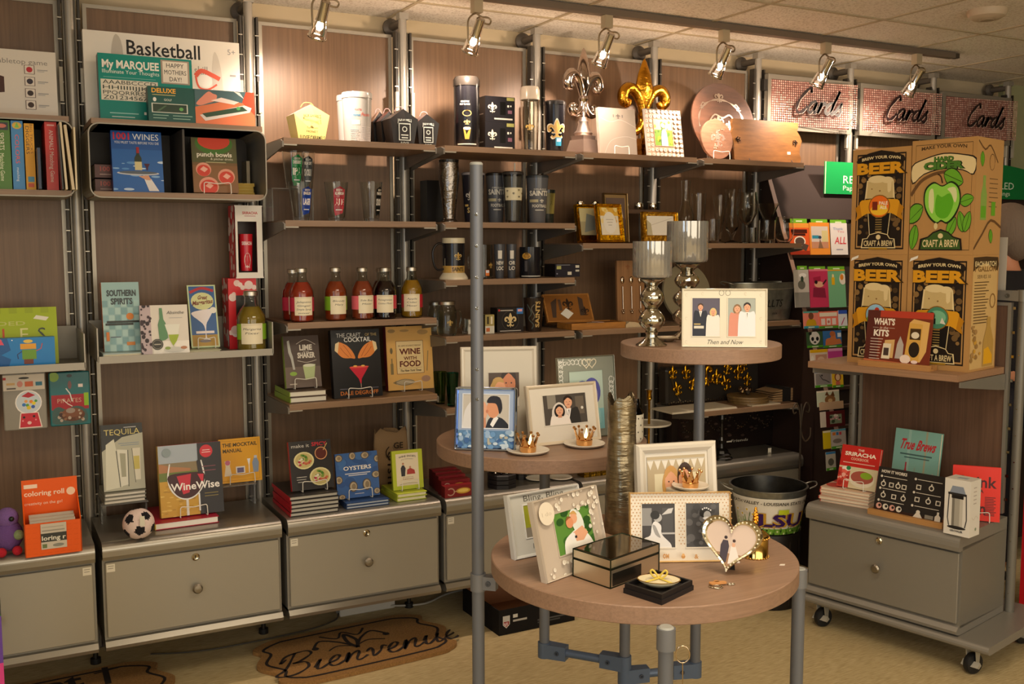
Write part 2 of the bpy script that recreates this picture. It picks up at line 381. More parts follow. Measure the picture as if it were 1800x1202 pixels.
for n in range(9): panel('wall_panel', n*B+.050, (n+1)*B-.030, .25, 2.345, 'tall brown wood-grain panel behind the '+what[n])
def shelf(n, z, label, y0=-.366, x0=None, x1=None):
    a = n*B+.0375 if x0 is None else x0; b = (n+1)*B-.0015 if x1 is None else x1
    t = thing('wall_shelf', label, 'shelf', T3((a+b)/2, 0, z), 'brown shelves of the wall unit'); w = (b-a)/2
    m = MB(); m.box(-w, w, y0, -.052, -.021, 0, WOODS, 'woodh'); m.build('board', t)
    for s in (-1, 1):
        m = MB(); X = s*(w+.003)
        m.prism([(-.04, -.005), (-.04, -.075), (-.07, -.07), (y0-.002, -.032), (y0-.002, -.012), (y0+.02, -.005)], X-.003, X+.003, '#77726a', 'powder', ax='x')
        m.box(min(X, X-s*.05), max(X, X-s*.05), y0-.001, y0+.015, -.026, -.0215, '#a39d90', 'powder'); m.build('bracket', t)
    return t
ZS1, ZS2, ZS3, ZS4 = 1.882, 1.597, 1.2355, .945; ZM = 1.378; ZL = 1.1615; ZG = 1.517
shelf(2, ZS1, 'brown top shelf holding the caramel cartons and white tins'); shelf(3, ZS1, 'brown top shelf holding the fleur tin and boxed mugs')
shelf(4, ZS1, 'brown top shelf holding the silver finial and mosaic frame'); shelf(5, ZS1, 'brown top shelf holding the round platter and cheese board')
shelf(2, ZS2, 'brown shelf holding the beer pint glasses'); shelf(3, ZS2, 'brown shelf holding the football tumblers')
shelf(2, ZS3, 'brown shelf holding the row of sauce bottles'); shelf(2, ZS4, 'brown shelf holding the cocktail and wine books')
shelf(3, ZM, 'brown shelf holding the beer stein'); shelf(3, ZL, 'brown shelf holding the mason jars and boxed coasters')
shelf(4, ZG, 'brown shelf holding the gold photo frames'); shelf(5, ZG, 'brown shelf holding the clear glassware')
shelf(4, ZL, 'brown shelf holding the open carving set'); shelf(5, ZL, 'brown shelf holding the galvanised oval tub')
ZJ = .885; shelf(3, ZJ, 'brown shelf holding the green glass tumblers'); ZN = .775; shelf(5, ZN, 'brown shelf holding the gold fleur bag and napkins')
# ---- base cabinets
def cabinet(n, label, w=.600, tags='l'):
    x = n*B+.300
    t = thing('drawer_cabinet', label, 'cabinet', T3(x, 0, 0), 'grey drawer cabinets under the wall shelves'); W = w/2
    m = MB()
    m.box(-W, W, -.40, -.075, .205, .50, '#8d897f', 'powder')
    pr = [(-.062, .505), (-.062, .545)]+[(-.400-.028*math.cos(a), .517+.028*math.sin(a)) for a in [PI/2-i*PI/20 for i in range(11)]]+[(-.428, .500), (-.424, .487), (-.40, .487)]
    m.prism(pr, -W, W, '#98948a', 'steel', ax='x', sm=False)
    pr = [(-.075, .18), (-.075, .21), (-.40, .215), (-.412, .212), (-.424, .196), (-.42, .184), (-.40, .18)]
    m.prism(pr, -W, W, '#98948a', 'steel', ax='x'); m.build('body', t)
    m = MB(); m.rbox(-W+.008, W-.008, -.412, -.40, .2234, .4769, .004, '#a09a8b', 'powder'); d = m.build('drawer', t)
    m = MB(); m.lathe([(.006, 0), (.006, .012), (.015, .018), (.017, .026), (.012, .031), (0, .032)], '#9a9488', 'metal', T3(0, 0, 0) @ Matrix.Translation((0, -.412, .352)) @ Matrix.Rotation(PI/2, 4, 'X'), 20); m.build('knob', d)
    m = MB(); q = Matrix.Translation((0, -.412, .457)) @ Matrix.Rotation(PI/2, 4, 'X'); m.lathe([(.013, 0), (.013, .005), (.009, .008), (.005, .006), (0, .006)], '#c8c0ac', 'chrome', q, 18); m.box(-.0012, .0012, -.42, -.419, .452, .462, '#222'); m.build('lock', d)
    m = MB()
    X = -W+.012 if tags == 'l' else W-.038; f = Face(m, .026, .026, x0=X, z0=.445, y0=-.4125); f.draw([('r', 0, 0, 1, 1, '#dcd6c4'), ('r', .15, .7, .85, .78, '#8a8578'), ('r', .15, .4, .8, .48, '#8a8578')]); m.build('price_label', d)
    return t
cl = ['leftmost grey drawer cabinet, under the orange display box', 'grey drawer cabinet under the soccer ball', 'grey drawer cabinet under the oysters book', 'grey drawer cabinet under the red boxes', 'grey drawer cabinet behind the round tables', 'grey drawer cabinet behind the painted bucket']
for n in range(6): cabinet(n, cl[n], .588, 'r' if n == 0 else 'l')
# ---- cubby boxes of bays 0 and 1
def cubby(x0, x1, z0, z1, label, div=None):
    t = thing('cubby_shelf', label, 'shelf box', T3((x0+x1)/2, 0, z0), 'metal framed cubby boxes'); w = (x1-x0)/2; h = z1-z0
    m = MB(); a = rrect(-w, w, 0, h, .035, 6); b = rrect(-w+.004, w-.004, .004, h-.004, .031, 6); n = len(a)
    for y0, y1 in ((-.33, -.05),):
        vs = [(u, y, v) for y in (y0, y1) for P in (a, b) for u, v in P]; fs = []
        for i in range(n):
            j = (i+1) % n; fs += [(i, j, n+j, n+i), (2*n+i, 3*n+i, 3*n+j, 2*n+j), (i, 2*n+i, 2*n+j, j), (n+i, n+j, 3*n+j, 3*n+i)]
        m.add(vs, fs, '#8d887c', 'powder')
    m.box(-w+.004, w-.004, -.055, -.051, .004, h-.004, '#2d2824', 'satin'); m.build('casing', t)
    m = MB(); m.box(-w+.012, w-.012, -.328, -.056, h-.004, h+.014, WOODS, 'woodh'); m.build('top_board', t)
    m = MB(); m.box(-w+.012, w-.012, -.328, -.056, .0042, .021, WOODS, 'woodh'); m.build('bottom_board', t)
    if div is not None: m = MB(); m.box(div-w-.0035, div-w+.0035, -.31, -.056, .021, h-.006, '#3f3a35', 'satin'); m.build('divider', t)
    return t
CZ0, CZ1 = 1.664, 1.905
cubby(.632, 1.206, CZ0, CZ1, 'metal framed cubby box with the 1001 wines book inside', .30); cubby(.02, .590, CZ0, CZ1, 'metal framed cubby box with the children game boxes inside')
def tray(x0, x1, z, label):
    t = thing('tray_shelf', label, 'shelf', T3((x0+x1)/2, 0, z), 'grey metal tray shelves'); w = (x1-x0)/2
    m = MB(); m.box(-w, w, -.33, -.05, 0, .006, '#8d897f', 'powder'); m.box(-w, w, -.333, -.328, -.006, .018, '#9a958a', 'powder'); m.box(-w, w, -.054, -.05, .006, .12, '#7d7970', 'powder'); m.build('pan', t)
    for s in (-1, 1): m = MB(); m.box(s*w-.002, s*w+.002, -.333, -.05, .0, .112, '#a09b8f', 'powder'); m.build('side_wall', t)
    return t
tray(.636, 1.212, 1.128, 'grey metal tray shelf holding southern spirits and margarita books'); tray(.02, .596, 1.112, 'grey metal tray shelf holding the green puzzle box')
# ================================================================ TRACK LIGHTING
TY = -.44
m = MB(); m.box(-1.2, 4.53, TY-.018, TY+.018, ZC-.03, ZC-.0045, '#75685a', 'satin'); m.box(4.53, 4.56, TY-.016, TY+.016, ZC-.028, ZC-.006, '#4a4036')
one(m, 'track_rail', 'long grey lighting track running along the ceiling', 'light track')
def spot():
    t = thing('track_spotlight', 'x', 'spotlight')
    m = MB(); m.box(-.018, .018, -.016, .016, -.05, 0, '#b4a588', 'satin'); m.build('adapter', t)
    A = Matrix.Translation((0, .0, -.115)) @ Matrix.Rotation(math.radians(32), 4, 'X') @ Matrix.Rotation(math.radians(6), 4, 'Y')
    m = MB(); m.tube(cat([(0, 0, -.05), (-.02, -.0, -.06), (-.036, -.0, -.085), (-.036, .0, -.14), (-.034, .0, -.165)], 5), .0035, '#a5967c', 'metal')
    m.tube(cat([(0, 0, -.052), (.02, 0, -.062), (.045, 0, -.062), (.058, 0, -.072), (.05, 0, -.086), (.02, 0, -.082)], 5), .0035, '#a5967c', 'metal'); m.build('yoke', t)
    m = MB(); m.lathe([(.0, .05), (.013, .05), (.017, .045), (.018, -.01), (.021, -.022), (.0, -.02)], '#cfcac2', 'chrome', A, 24, cap=False); m.build('socket', t)
    m = MB(); m.lathe([(.020, -.02), (.026, -.035), (.031, -.075), (.033, -.082), (.031, -.082), (.029, -.075), (.024, -.035), (.018, -.022)], '#f4f0ea', 'glass', A, 24, cap=False); m.lathe([(.0315, -.078), (.034, -.080), (.034, -.084), (.031, -.084)], '#cfcac2', 'chrome', A, 24, cap=False); m.build('glass_shade', t)
    m = MB(); m.lathe([(0, -.024), (.010, -.028), (.013, -.045), (.008, -.056), (.0, -.058)], '#ffd9a8', 'lamp', A, 20, cap=False); m.build('bulb', t)
    return t, A
s0, SA = spot()
sl = ['chrome track spotlight above the caramel cartons, farthest left', 'chrome track spotlight above the black fleur tin', 'chrome track spotlight beside the silver fleur finial', 'chrome track spotlight above the round platter', 'chrome track spotlight before the first Cards sign', 'chrome track spotlight before the second Cards sign, last on the track']
def sx(px): return xat(px, TY, ZC-.03)
for i, px in enumerate((566, 838, 1067, 1273, 1452, 1612)):
    o = s0 if i == 0 else dup(s0); o['label'] = sl[i]; o['group'] = 'spotlights on the ceiling track'
    o.matrix_world = T3(sx(px), TY, ZC-.028)
    l = bpy.data.lights.new('spot_beam', 'SPOT'); l.energy = 24; l.color = (1, .78, .62); l.spot_size = math.radians(118); l.spot_blend = .85; l.shadow_soft_size = .02
    lo = bpy.data.objects.new('spot_beam', l); COL.objects.link(lo)
    q = o.matrix_world @ SA @ V((0, 0, -.085)); lo.location = q
    lo.rotation_euler = (V((.02, .40, -.52))).to_track_quat('-Z', 'Y').to_euler()
    l = bpy.data.lights.new('bulb_glow', 'POINT'); l.energy = 3.6; l.color = (1, .76, .56); l.shadow_soft_size = .015; lo = bpy.data.objects.new('bulb_glow', l); COL.objects.link(lo); lo.location = q+V((0, 0, -.012))
# ================================================================ CARDS SIGNS
STR = {'C': ([(.62, .95), (.66, .82), (.6, 1.0), (.42, .92), (.16, .6), (.04, .25), (.1, .04), (.28, -.02), (.48, .1), (.62, .28)], .66),
 'a': ([(.42, .40), (.30, .47), (.14, .40), (.04, .2), (.08, .03), (.2, .02), (.33, .16), (.43, .42), (.38, .14), (.43, .01), (.58, .14)], .56),
 'r': ([(0, .1), (.12, .44), (.14, .36), (.04, 0), (.14, .24), (.28, .44), (.38, .4), (.36, .32)], .40),
 'd': ([(.42, .38), (.30, .46), (.14, .40), (.04, .2), (.08, .03), (.2, .02), (.34, .18), (.46, .55), (.60, .98), (.44, .45), (.38, .12), (.44, .0), (.58, .12)], .58),
 's': ([(0, .08), (.2, .36), (.28, .48), (.28, .3), (.32, .1), (.2, -.02), (.04, .04)], .38),
 'B': ([(.2, .75), (.08, .6), (.2, .9), (.6, .98), (.72, .8), (.5, .55), (.34, .5), (.6, .46), (.66, .2), (.4, -.02), (.1, 0), (.02, .1), (.2, .3), (.38, .98)], .78),
 'i': ([(0, .1), (.14, .42), (.06, .06), (.14, 0), (.3, .14)], .28), 'e': ([(0, .14), (.2, .24), (.26, .4), (.16, .44), (.04, .22), (.08, .02), (.22, 0), (.4, .16)], .36),
 'n': ([(0, .1), (.1, .42), (.1, .3), (.02, 0), (.16, .32), (.3, .43), (.32, .34), (.26, .06), (.34, 0), (.5, .14)], .48),
 'v': ([(0, .3), (.1, .43), (.14, .3), (.14, .02), (.3, .2), (.36, .42), (.46, .36)], .44), 'u': ([(0, .2), (.1, .42), (.04, .08), (.12, 0), (.28, .2), (.36, .42), (.3, .06), (.38, 0), (.54, .14)], .50)}
def script(s, u, v, H, w, h, wid, col, slant=.25, rot=0):
    """handwritten strokes; H letter height as a fraction of h; returns art"""
    o = []; x = 0; tot = sum(STR[ch][1] for ch in s)
    for ch in s:
        P, adv = STR[ch]; q = cat(P, 5); n = len(q); r = math.radians(rot); pts = []
        for a, b in q:
            X = (x+a-tot/2+b*slant)*H*h; Y = b*H*h; pts.append((u+(X*math.cos(r)-Y*math.sin(r))/w, v+(X*math.sin(r)+Y*math.cos(r))/h))
        o.append(('s', pts, [wid*(.75+.5*abs(math.sin(i*.45))) for i in range(n)], col)); x += adv
    return o
rr = random.Random(3)
for i, (x0, x1, lab) in enumerate(((1339, 1494, 'pink woven Cards sign in grey frame, nearest the round platter'), (1507, 1641, 'pink woven Cards sign in grey frame, middle of three'), (1657, 1783, 'pink woven Cards sign in grey frame, at the far right'))):
    n = 6+i; X0 = n*B+.025; X1 = (n+1)*B-.03; z1 = 2.325; z0 = 2.065
    t = thing('cards_sign', lab, 'sign', T3((X0+X1)/2, -.075, z0), 'three Cards signs'); w = (X1-X0)/2; h = z1-z0
    m = MB()
    for a in ((-w, w, h-.022, h), (-w, w, 0, .022), (-w, -w+.02, .022, h-.022), (w-.02, w, .022, h-.022)): m.box(a[0], a[1], -.012, .014, a[2], a[3], '#9b9588', 'brushed')
    m.build('frame', t)
    m = MB(); fw, fh = 2*w-.04, h-.044; m.box(-fw/2, fw/2, -.004, .01, .022, h-.022, '#7d5048', 'satin')
    f = Face(m, fw, fh, x0=-fw/2, z0=.022, y0=-.0042)
    f.draw(GRID(0, 0, 1, 1, 44, 20, lambda a, b: ('#e0b3a4', '#cf9d90', '#eac3b4', '#c79184')[rr.randrange(4)], .72, .66))
    f.y -= .0002; f.draw(script('Cards', .494, .27, .54, fw, fh, .022, '#e8d2c4', .3, 0)); f.draw(script('Cards', .488, .28, .54, fw, fh, .026, '#2c1f1f', .3, 0))
    for sg in (.06, .94): f.draw([('s', cat([(sg, .04), (sg+(.5-sg)*.1, .1), (sg, .22), (sg-(.5-sg)*.06, .12)], 4), .006, '#7a4440')])
    m.build('panel', t)
    for v0, v1 in ((.7, .9), (.1, .2)): m = MB(); m.box(-w-.02, -w, -.006, .012, h*v0, h*v1, '#2a2622', 'satin'); m.build('hinge', t)
# ================================================================ FLOOR CABLES, MATS, BOX
def mat_outline(w, d, e=0):
    P = [(-w+.03, -d+.06), (-w+.07, -d+.02), (-w+.16, -d), (w-.16, -d), (w-.07, -d+.02), (w-.03, -d+.06), (w-.045, -d+.12), (w, 0), (w-.045, d-.12), (w-.03, d-.06), (w-.1, d-.01), (w-.18, d), (-w+.18, d), (-w+.1, d-.01), (-w+.03, d-.06), (-w+.045, d-.12), (-w, 0), (-w+.045, -d+.12)]
    return [(x*(1-e/w), y*(1-e/d)) for x, y in cat(P, 5, True)]
def doormat(M, label, art, w=.375, d=.215):
    m = MB(); m.prism(mat_outline(w, d), 0, .014, '#a47a45', 'coir', ax='z')
    q = Matrix.Rotation(-PI/2, 4, 'X')  # face up
    P = mat_outline(w, d, .035); P.append(P[0]); vs_, fs = ribbon(P, .011); m.add([(x, y, .0152) for x, y in vs_], fs, '#211815', 'matte')
    f = Face(m, 2*w, 2*d, warp=lambda u, v, e: (-w+u*2*w, -d+v*2*d, .0150+e), mat='matte'); f.draw(art)
    return one(m, 'doormat', label, 'doormat', M, 'coir doormats on the carpet')
art = script('Bienvenue', .52, .20, .42, .75, .43, .013, '#211815', .35, 0)
art += [('s', cat([(.3, .6), (.36, .74), (.44, .64), (.5, .5), (.56, .64), (.64, .74), (.7, .6)], 5), .014, '#211815'), ('s', cat([(.5, .45), (.48, .6), (.5, .78), (.53, .62), (.5, .45)], 5), .02, '#211815'), ('s', cat([(.36, .5), (.42, .56), (.5, .5), (.58, .56), (.66, .5)], 5), .009, '#211815'),
        ('s', cat([(.38, .84), (.45, .72), (.5, .84), (.56, .72), (.62, .84)], 5), .012, '#211815'), ('c', .31, .6, .018, '#211815'), ('c', .69, .6, .018, '#211815')]
doormat(T3(1.49, -.36, .001, .06), 'tan coir doormat reading Bienvenue on the carpet', art)
doormat(T3(.47, -.345, .001, .06), 'tan coir doormat cut off at the bottom left corner', [('t', 'nat', .50, .70, .24, '#211815', {'b': .03}), ('s', [(.72, .62), (.735, .97)], .028, '#211815'), ('s', [(.68, .88), (.79, .91)], .012, '#211815')])
m = MB(); m.rbox(-.12, .12, -.028, .028, 0, .035, .006, '#b9b4a8', 'satin')
for i in range(5): m.box(-.09+i*.036, -.072+i*.036, -.012, .012, .035, .0362, '#55514a')
one(m, 'power_strip', 'long pale power strip on the carpet under the cabinets', 'power strip', T3(1.66, .01, 0, .0))
m = MB(); m.tube(cat([(1.76, -.02, .012), (1.9, -.05, .008), (2.05, .02, .008), (2.3, .04, .008)], 6), .0045, '#a39d90', 'satin'); one(m, 'power_cable', 'pale cable running right from the power strip', 'cable')
m = MB(); m.tube(cat([(1.54, .0, .012), (1.5, -.06, .008), (1.35, -.11, .008), (1.0, -.12, .006), (.8, -.06, .006)], 6), .003, '#3d382f', 'satin'); one(m, 'thin_cable', 'thin dark cable on the carpet left of the power strip', 'cable')
def openbox(M, w, d, h, label, out, inn, art=None, name='cardboard_box', cat_='box', arts=None):
    m = MB(); k = .004
    for a in ((-w/2, w/2, -d/2, -d/2+k), (-w/2, w/2, d/2-k, d/2), (-w/2, -w/2+k, -d/2+k, d/2-k), (w/2-k, w/2, -d/2+k, d/2-k)): m.box(a[0], a[1], a[2], a[3], 0, h, out, 'card')
    m.box(-w/2+k, w/2-k, -d/2+k, d/2-k, .001, .005, inn, 'card')
    for a in ((-w/2+k, w/2-k, -d/2+k, -d/2+k+.001), (-w/2+k, w/2-k, d/2-k-.001, d/2-k), (-w/2+k, -w/2+k+.001, -d/2+k, d/2-k), (w/2-k-.001, w/2-k, -d/2+k, d/2-k)): m.box(a[0], a[1], a[2], a[3], .005, h-.001, inn, 'card')
    if art: Face(m, w, h, x0=-w/2, y0=-d/2-.0003).draw(art)
    return one(m, name, label, cat_, M)
A_ = at(877, 1118, z=0); B_ = at(1010, 1090, z=0); dv = (B_-A_); ang = math.atan2(dv.y, dv.x)
openbox(T3(*((A_+B_)/2+V((-math.sin(ang), math.cos(ang), 0))*.16), ang), dv.length, .32, .10, 'open black cardboard box with league shield on the carpet', '#171413', '#8a5c3e',
        [('p', [(.05, .75), (.14, .75), (.14, .4), (.095, .25), (.05, .4)], '#c8c4bc'), ('p', [(.06, .52), (.13, .52), (.13, .4), (.095, .3), (.06, .4)], '#9a3030'), ('t', 'NFL', .095, .34, .14, '#fff', {'w': .06}), ('r', .18, .62, .24, .76, '#d8d4c8'), ('r', .18, .46, .36, .54, '#b8b4aa'), ('r', .5, .3, .9, .36, '#555'), ('r', .5, .2, .8, .26, '#444')], 'cardboard_box')
# ================================================================ TIERED ROUND TABLE
def polepos(px, D, py):
    """ground-plane position of a vertical pole seen at px, at depth D"""
    p = CAM+(Fw+Rt*((px-900)/FPX)-Up*((py-601)/FPX))*D; return p
TL, TM, TU = .7575, .922, 1.22
C1 = V((1.709, -1.891, 0)); C2 = V((1.80, -1.226, 0)); C3 = V((2.192, -1.491, 0))
tt = thing('tiered_display_table', 'three-tier round wood display table on grey pipe legs', 'display table', T3(1.8, -1.6, 0))
TM0 = Matrix.Translation((-1.8, 1.6, 0))
for Cc, r, z in ((C1, .370, TL), (C2, .3196, TM), (C3, .2352, TU)):
    m = MB(); m.lathe([(0, -.04), (r-.002, -.04), (r, -.038), (r, -.002), (r-.002, 0), (0, 0)], '#967862', 'woodh', TM0 @ Matrix.Translation((Cc.x, Cc.y, z)), 96, sm=False, cap=False); m.build('tabletop', tt)
PP = '#6d7178'
def pole(p, z0, z1, name='pole', r=.0160, holes=None):
    m = MB(); m.cyl((p.x, p.y, z0), r, z1-z0, PP, 'powder', 24, TM0)
    m.lathe([(r+.0003, 0), (r+.0003, .004), (r-.003, .007), (0, .007)], '#a3a59f', 'satin', TM0 @ Matrix.Translation((p.x, p.y, z1)), 24)
    o = m.build(name, tt)
    if holes:
        m = MB(); d = (CAM-V((p.x, p.y, CAM.z))); a = math.atan2(d.y, d.x)
        for zz in holes:
            q = TM0 @ Matrix.Translation((p.x+math.cos(a)*r*.93, p.y+math.sin(a)*r*.93, zz)) @ Matrix.Rotation(a, 4, 'Z') @ Matrix.Rotation(PI/2, 4, 'Y'); m.lathe([(.0042, 0), (.004, .0022), (.002, .003), (.0018, .0012), (0, .0012)], '#8b8e90', 'chrome', q, 12)
        m.build('screw_row', o)
    return o
PL = polepos(839, 2.53, 600); PR = polepos(1405, 2.50, 1000); PF = polepos(1171, 2.09, 1100)
PL.xy = (xat(839, PL.y, 1.1), PL.y)
pole(PL, 0, zat(290, PL.x, PL.y), holes=[zat(y, PL.x, PL.y) for y in (377, 432, 487, 541, 648, 700)])
pole(PR, 0, zat(1003, PR.x, PR.y)); pole(PF, 0, zat(1106, PF.x, PF.y))
def clamp(p, q, z, r=.020, h=.045):
    m = MB(); m.cyl((p.x, p.y, z-h/2), r, h, '#7a7d82', 'powder', 24, TM0); d = (q-p); d.z = 0; d.normalize(); a = math.atan2(d.y, d.x)
    Q = TM0 @ T3(p.x, p.y, z, a); m.box(.012, .05, -.012, .012, -h*.38, h*.38, '#7a7d82', 'powder', Q)
    m.lathe([(.007, 0), (.007, .003), (.003, .003), (.003, .001), (0, .001)], '#4d5056', 'satin', Q @ Matrix.Translation((.03, -.012, 0)) @ Matrix.Rotation(PI/2, 4, 'X'), 14); m.build('clamp', tt)
clamp(PL, C1, zat(1022, PL.x, PL.y)); clamp(PR, C1, zat(1015, PR.x, PR.y)); clamp(PF, C1, zat(1122, PF.x, PF.y))
E1 = V((C2.x, C2.y, 0)); E3 = V((C3.x, C3.y, 0)); E2 = polepos(1098, 3.04, 1150); E2.z = 0
z1 = zat(1142, E1.x, E1.y); z2 = z1; z3 = zat(1175, E3.x, E3.y)
E1.x = xat(957, E1.y, z1+.1); 
pole(E1, z1-.012, TM-.04); pole(E3, z3-.012, TU-.04); pole(E2, 0, .62)
def hbar(p, q, z):
    m = MB(); m.tube([(p.x, p.y, z), (q.x, q.y, z)], .0125, '#5c6c84', 'powder', 16, TM0); m.build('cross_bar', tt)
    for a, b in ((p, q), (q, p)):
        d = (b-a); d.z = 0; d.normalize(); an = math.atan2(d.y, d.x); Q = TM0 @ T3(a.x, a.y, z, an)
        m = MB(); m.cyl((0, 0, -.024), .0205, .048, '#5c6c84', 'powder', 20, Q); m.prism([(0, -.02), (0, .02), (.075, .016), (.075, -.016)], -.022, .022, '#5c6c84', 'powder', Q, 'z')
        for s in (-1, 1): m.lathe([(.007, 0), (.007, .002), (.003, .002), (.003, 0), (0, 0)], '#39424f', 'satin', Q @ Matrix.Translation((.048, s*.0186, 0)) @ Matrix.Rotation(-s*PI/2, 4, 'X'), 14)
        m.build('joint', tt)
hbar(E1, E2, z1); hbar(E2, E3, z3)
# ================================================================ BUILDERS FOR GOODS
ORD = ['topmost', 'second from top', 'third from top', 'fourth from top', 'fifth from top', 'sixth from top']
def book(label, M, w, h, t, cov, art=(), spine=None, spart=(), page='#e6dcc4', name='book', group=None, cat_='book', hard=True, back=None):
    o = thing(name, label, cat_, M, group); k = .0022 if hard else .0008; e = .003 if hard else 0
    m = MB(); sp = spine or cov
    m.box(-w/2, w/2, 0, k, 0, h, cov, 'print'); m.box(-w/2, w/2, t-k, t, 0, h, back or cov, 'print'); m.box(-w/2-.0005, -w/2+k, .0003, t-.0003, 0, h, sp, 'print')
    Face(m, w, h, x0=-w/2).draw(art)
    if spart: Face(m, t, h, M=Matrix.Translation((-w/2-.0005, t, 0)) @ Matrix.Rotation(-PI/2, 4, 'Z')).draw(spart)
    m.build('cover', o)
    m = MB(); m.box(-w/2+k, w/2-e-.0005, k, t-k, e, h-e, page, 'matte'); m.build('pages', o)
    return o
def flat(x, y, z, h, t, rz=0):
    """matrix of a book lying face up, its front-edge middle at x,y, resting on z"""
    return T3(x, y, z+t, rz) @ Matrix.Rotation(-PI/2, 4, 'X')
def stack(n, pl, pr, y, z, h, t, desc, group, rz=0, **kw):
    x0 = xat(pl, y, z); x1 = xat(pr, y+(x1_y(rz, pl, pr, y, z)), z); w = (x1-x0)
    rr_ = random.Random(int(pl)); first = None
    for k in range(n):
        M = flat((x0+x1)/2+rr_.uniform(-.002, .002), y+(w/2)*math.tan(rz)+rr_.uniform(-.003, .003), z+k*t, h, t, rz+rr_.uniform(-.015, .015))
        lab = desc+(', '+ORD[n-1-k]+' of its stack' if n > 1 else '')
        if first is None: first = book(lab, M, w, h, t*.97, group=group, **kw)
        else: dup(first, M, lab)
    return z+n*t
def x1_y(rz, pl, pr, y, z): return (xat(pr, y, z)-xat(pl, y, z))*math.tan(rz)
EAS = []
def easel(M, w, what, col='#e8e4d8', s=1.0, z0=None, d=0.0):
    """wire stand; M the matrix of what it carries"""
    a = min(w*.30, .045)*s
    p = M.translation.copy(); ang = math.atan2(M[1][0], M[0][0]); zz = p.z if z0 is None else z0
    Q = T3(p.x, p.y, zz, ang)
    m = MB(); f = -.016
    for g in (-1, 1): m.tube(cat([(g*a, .075, .0022), (g*a, .02, .0022), (g*a, f, .0022), (g*a*1.02, f-.004, .008), (g*a, f-.002, .034)], 4), .0016, col, 'satin', 6)
    m.tube(cat([(-a, f-.002, .034), (-a*.9, f-.002, .040), (-a*.5, f-.002, .0385), (0, f-.002, .036), (a*.5, f-.002, .0385), (a*.9, f-.002, .040), (a, f-.002, .034)], 3), .0016, col, 'satin', 6)
    m.tube([(-a, .075, .0022), (a, .075, .0022)], .0016, col, 'satin', 6); m.tube(cat([(-a*.5, .05, .002), (-a*.4, .062, .07), (0, .067, .1), (a*.4, .062, .07), (a*.5, .05, .002)], 4), .0016, col, 'satin', 6)
    return one(m, 'wire_easel', 'white wire easel holding '+what, 'book stand', Q, 'white wire display easels')
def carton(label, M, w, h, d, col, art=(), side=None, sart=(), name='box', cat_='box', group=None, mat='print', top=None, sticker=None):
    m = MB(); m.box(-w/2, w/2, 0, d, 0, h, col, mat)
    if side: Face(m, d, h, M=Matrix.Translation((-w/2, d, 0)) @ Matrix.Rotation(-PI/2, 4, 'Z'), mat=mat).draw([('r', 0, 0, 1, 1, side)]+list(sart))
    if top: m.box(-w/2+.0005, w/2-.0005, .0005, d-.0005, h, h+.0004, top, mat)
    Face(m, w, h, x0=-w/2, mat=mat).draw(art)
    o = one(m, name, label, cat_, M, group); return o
def lid_lines(n=4): return []
# ---------------------------------------------------------------- far left: display cut by the frame
A_ = V((xat(-60, -1.15, .5), -1.15, 0)); xr = xat(9, -1.15, .4)
m = MB(); m.box(-.16, 0, 0, .12, 0, .60, '#3a7a4a', 'print')
f = Face(m, .16, .60, x0=-.16); f.draw([('r', 0, .0, 1, .35, '#2b6f8a'), ('r', 0, .35, 1, .55, '#5c8a3a'), ('r', 0, .55, 1, .8, '#c03a7a'), ('r', 0, .8, 1, 1, '#5a3a8a')]+BLOBS(.4, 0, 1, .35, 14, ['#4fa0b8', '#7ab87a', '#2a5a7a', '#b85a5a'], .03, .12, .27, 5)+BLOBS(.4, .35, 1, .55, 10, ['#8ab84a', '#3a6a2a', '#d07a3a'], .03, .1, .27, 6)+BLOBS(.4, .55, 1, 1, 10, ['#e05a9a', '#7a4ab0', '#f0a0c0'], .03, .1, .27, 8))
m.box(-.16, 0, .01, .1, .60, .615, '#3b3b3b', 'satin')
one(m, 'printed_display_bin', 'brightly printed display bin cut off by the left frame edge', 'display bin', T3(xr, -1.15, 0))
z_ = .615; zt_ = zat(682, xr, -1.1)
m = MB(); m.box(-.16, 0, 0, .05, 0, zt_-z_, '#9db8c8', 'print'); Face(m, .16, zt_-z_, x0=-.16).draw([('r', .5, .35, 1, .45, '#e09050'), ('r', .5, 0, 1, .2, '#d8c070'), ('r', .5, .2, 1, .35, '#c8d0d0')])
one(m, 'tall_pale_box', 'tall pale blue box standing on the printed display bin', 'box', T3(xr-.004, -1.12, z_))
# ---------------------------------------------------------------- bay 0
ZT = CZ1+.0145
x1 = at(103, 120, y=-.17).x
M, w, h = pose(pxof(.04, -.17, ZT), 103, 30, ZT, -.17, lean=4)
h = .225
m_ = [('t', 'tabletop game', .80, .80, .07, '#8a8680', {'w': .30}), ('p', [(.3, .25), (.70, .38), (.70, .60), (.58, .68), (.3, .62)], '#4a2f2a'), ('p', [(.3, .45), (.66, .58), (.58, .64), (.3, .58)], '#c9bdb0')]
for i, cc in enumerate(('#b8303a', '#3a3540', '#3a3030', '#40302c')):
    y_ = .66-.17*i; m_ += [('r', .815, y_, .875, y_+.13, '#6b5a55'), ('r', .819, y_+.006, .871, y_+.124, '#ddd4c8'), ('e', .845, y_+.065, .018, .04, cc), ('r', .89, y_+.06, .95, y_+.072, '#999'), ('r', .89, y_+.04, .93, y_+.05, '#aaa')]
carton('big white tabletop game box at the top left corner', M, w, h, .05, '#d9d2c6', m_, '#c8c0b2', name='game_box', cat_='game')
ZQ = CZ0+.0215
def spinebox(px0, px1, pyt, col, art, label, y=-.305, d=.2, name='game_box', cat_='game', lean=0):
    M, w, h = pose(px0, px1, pyt, ZQ, y)
    if lean: M = M @ Matrix.Rotation(lean, 4, 'Y')
    return carton(label, M, w, h, d, col, art, name=name, cat_=cat_, side=col)
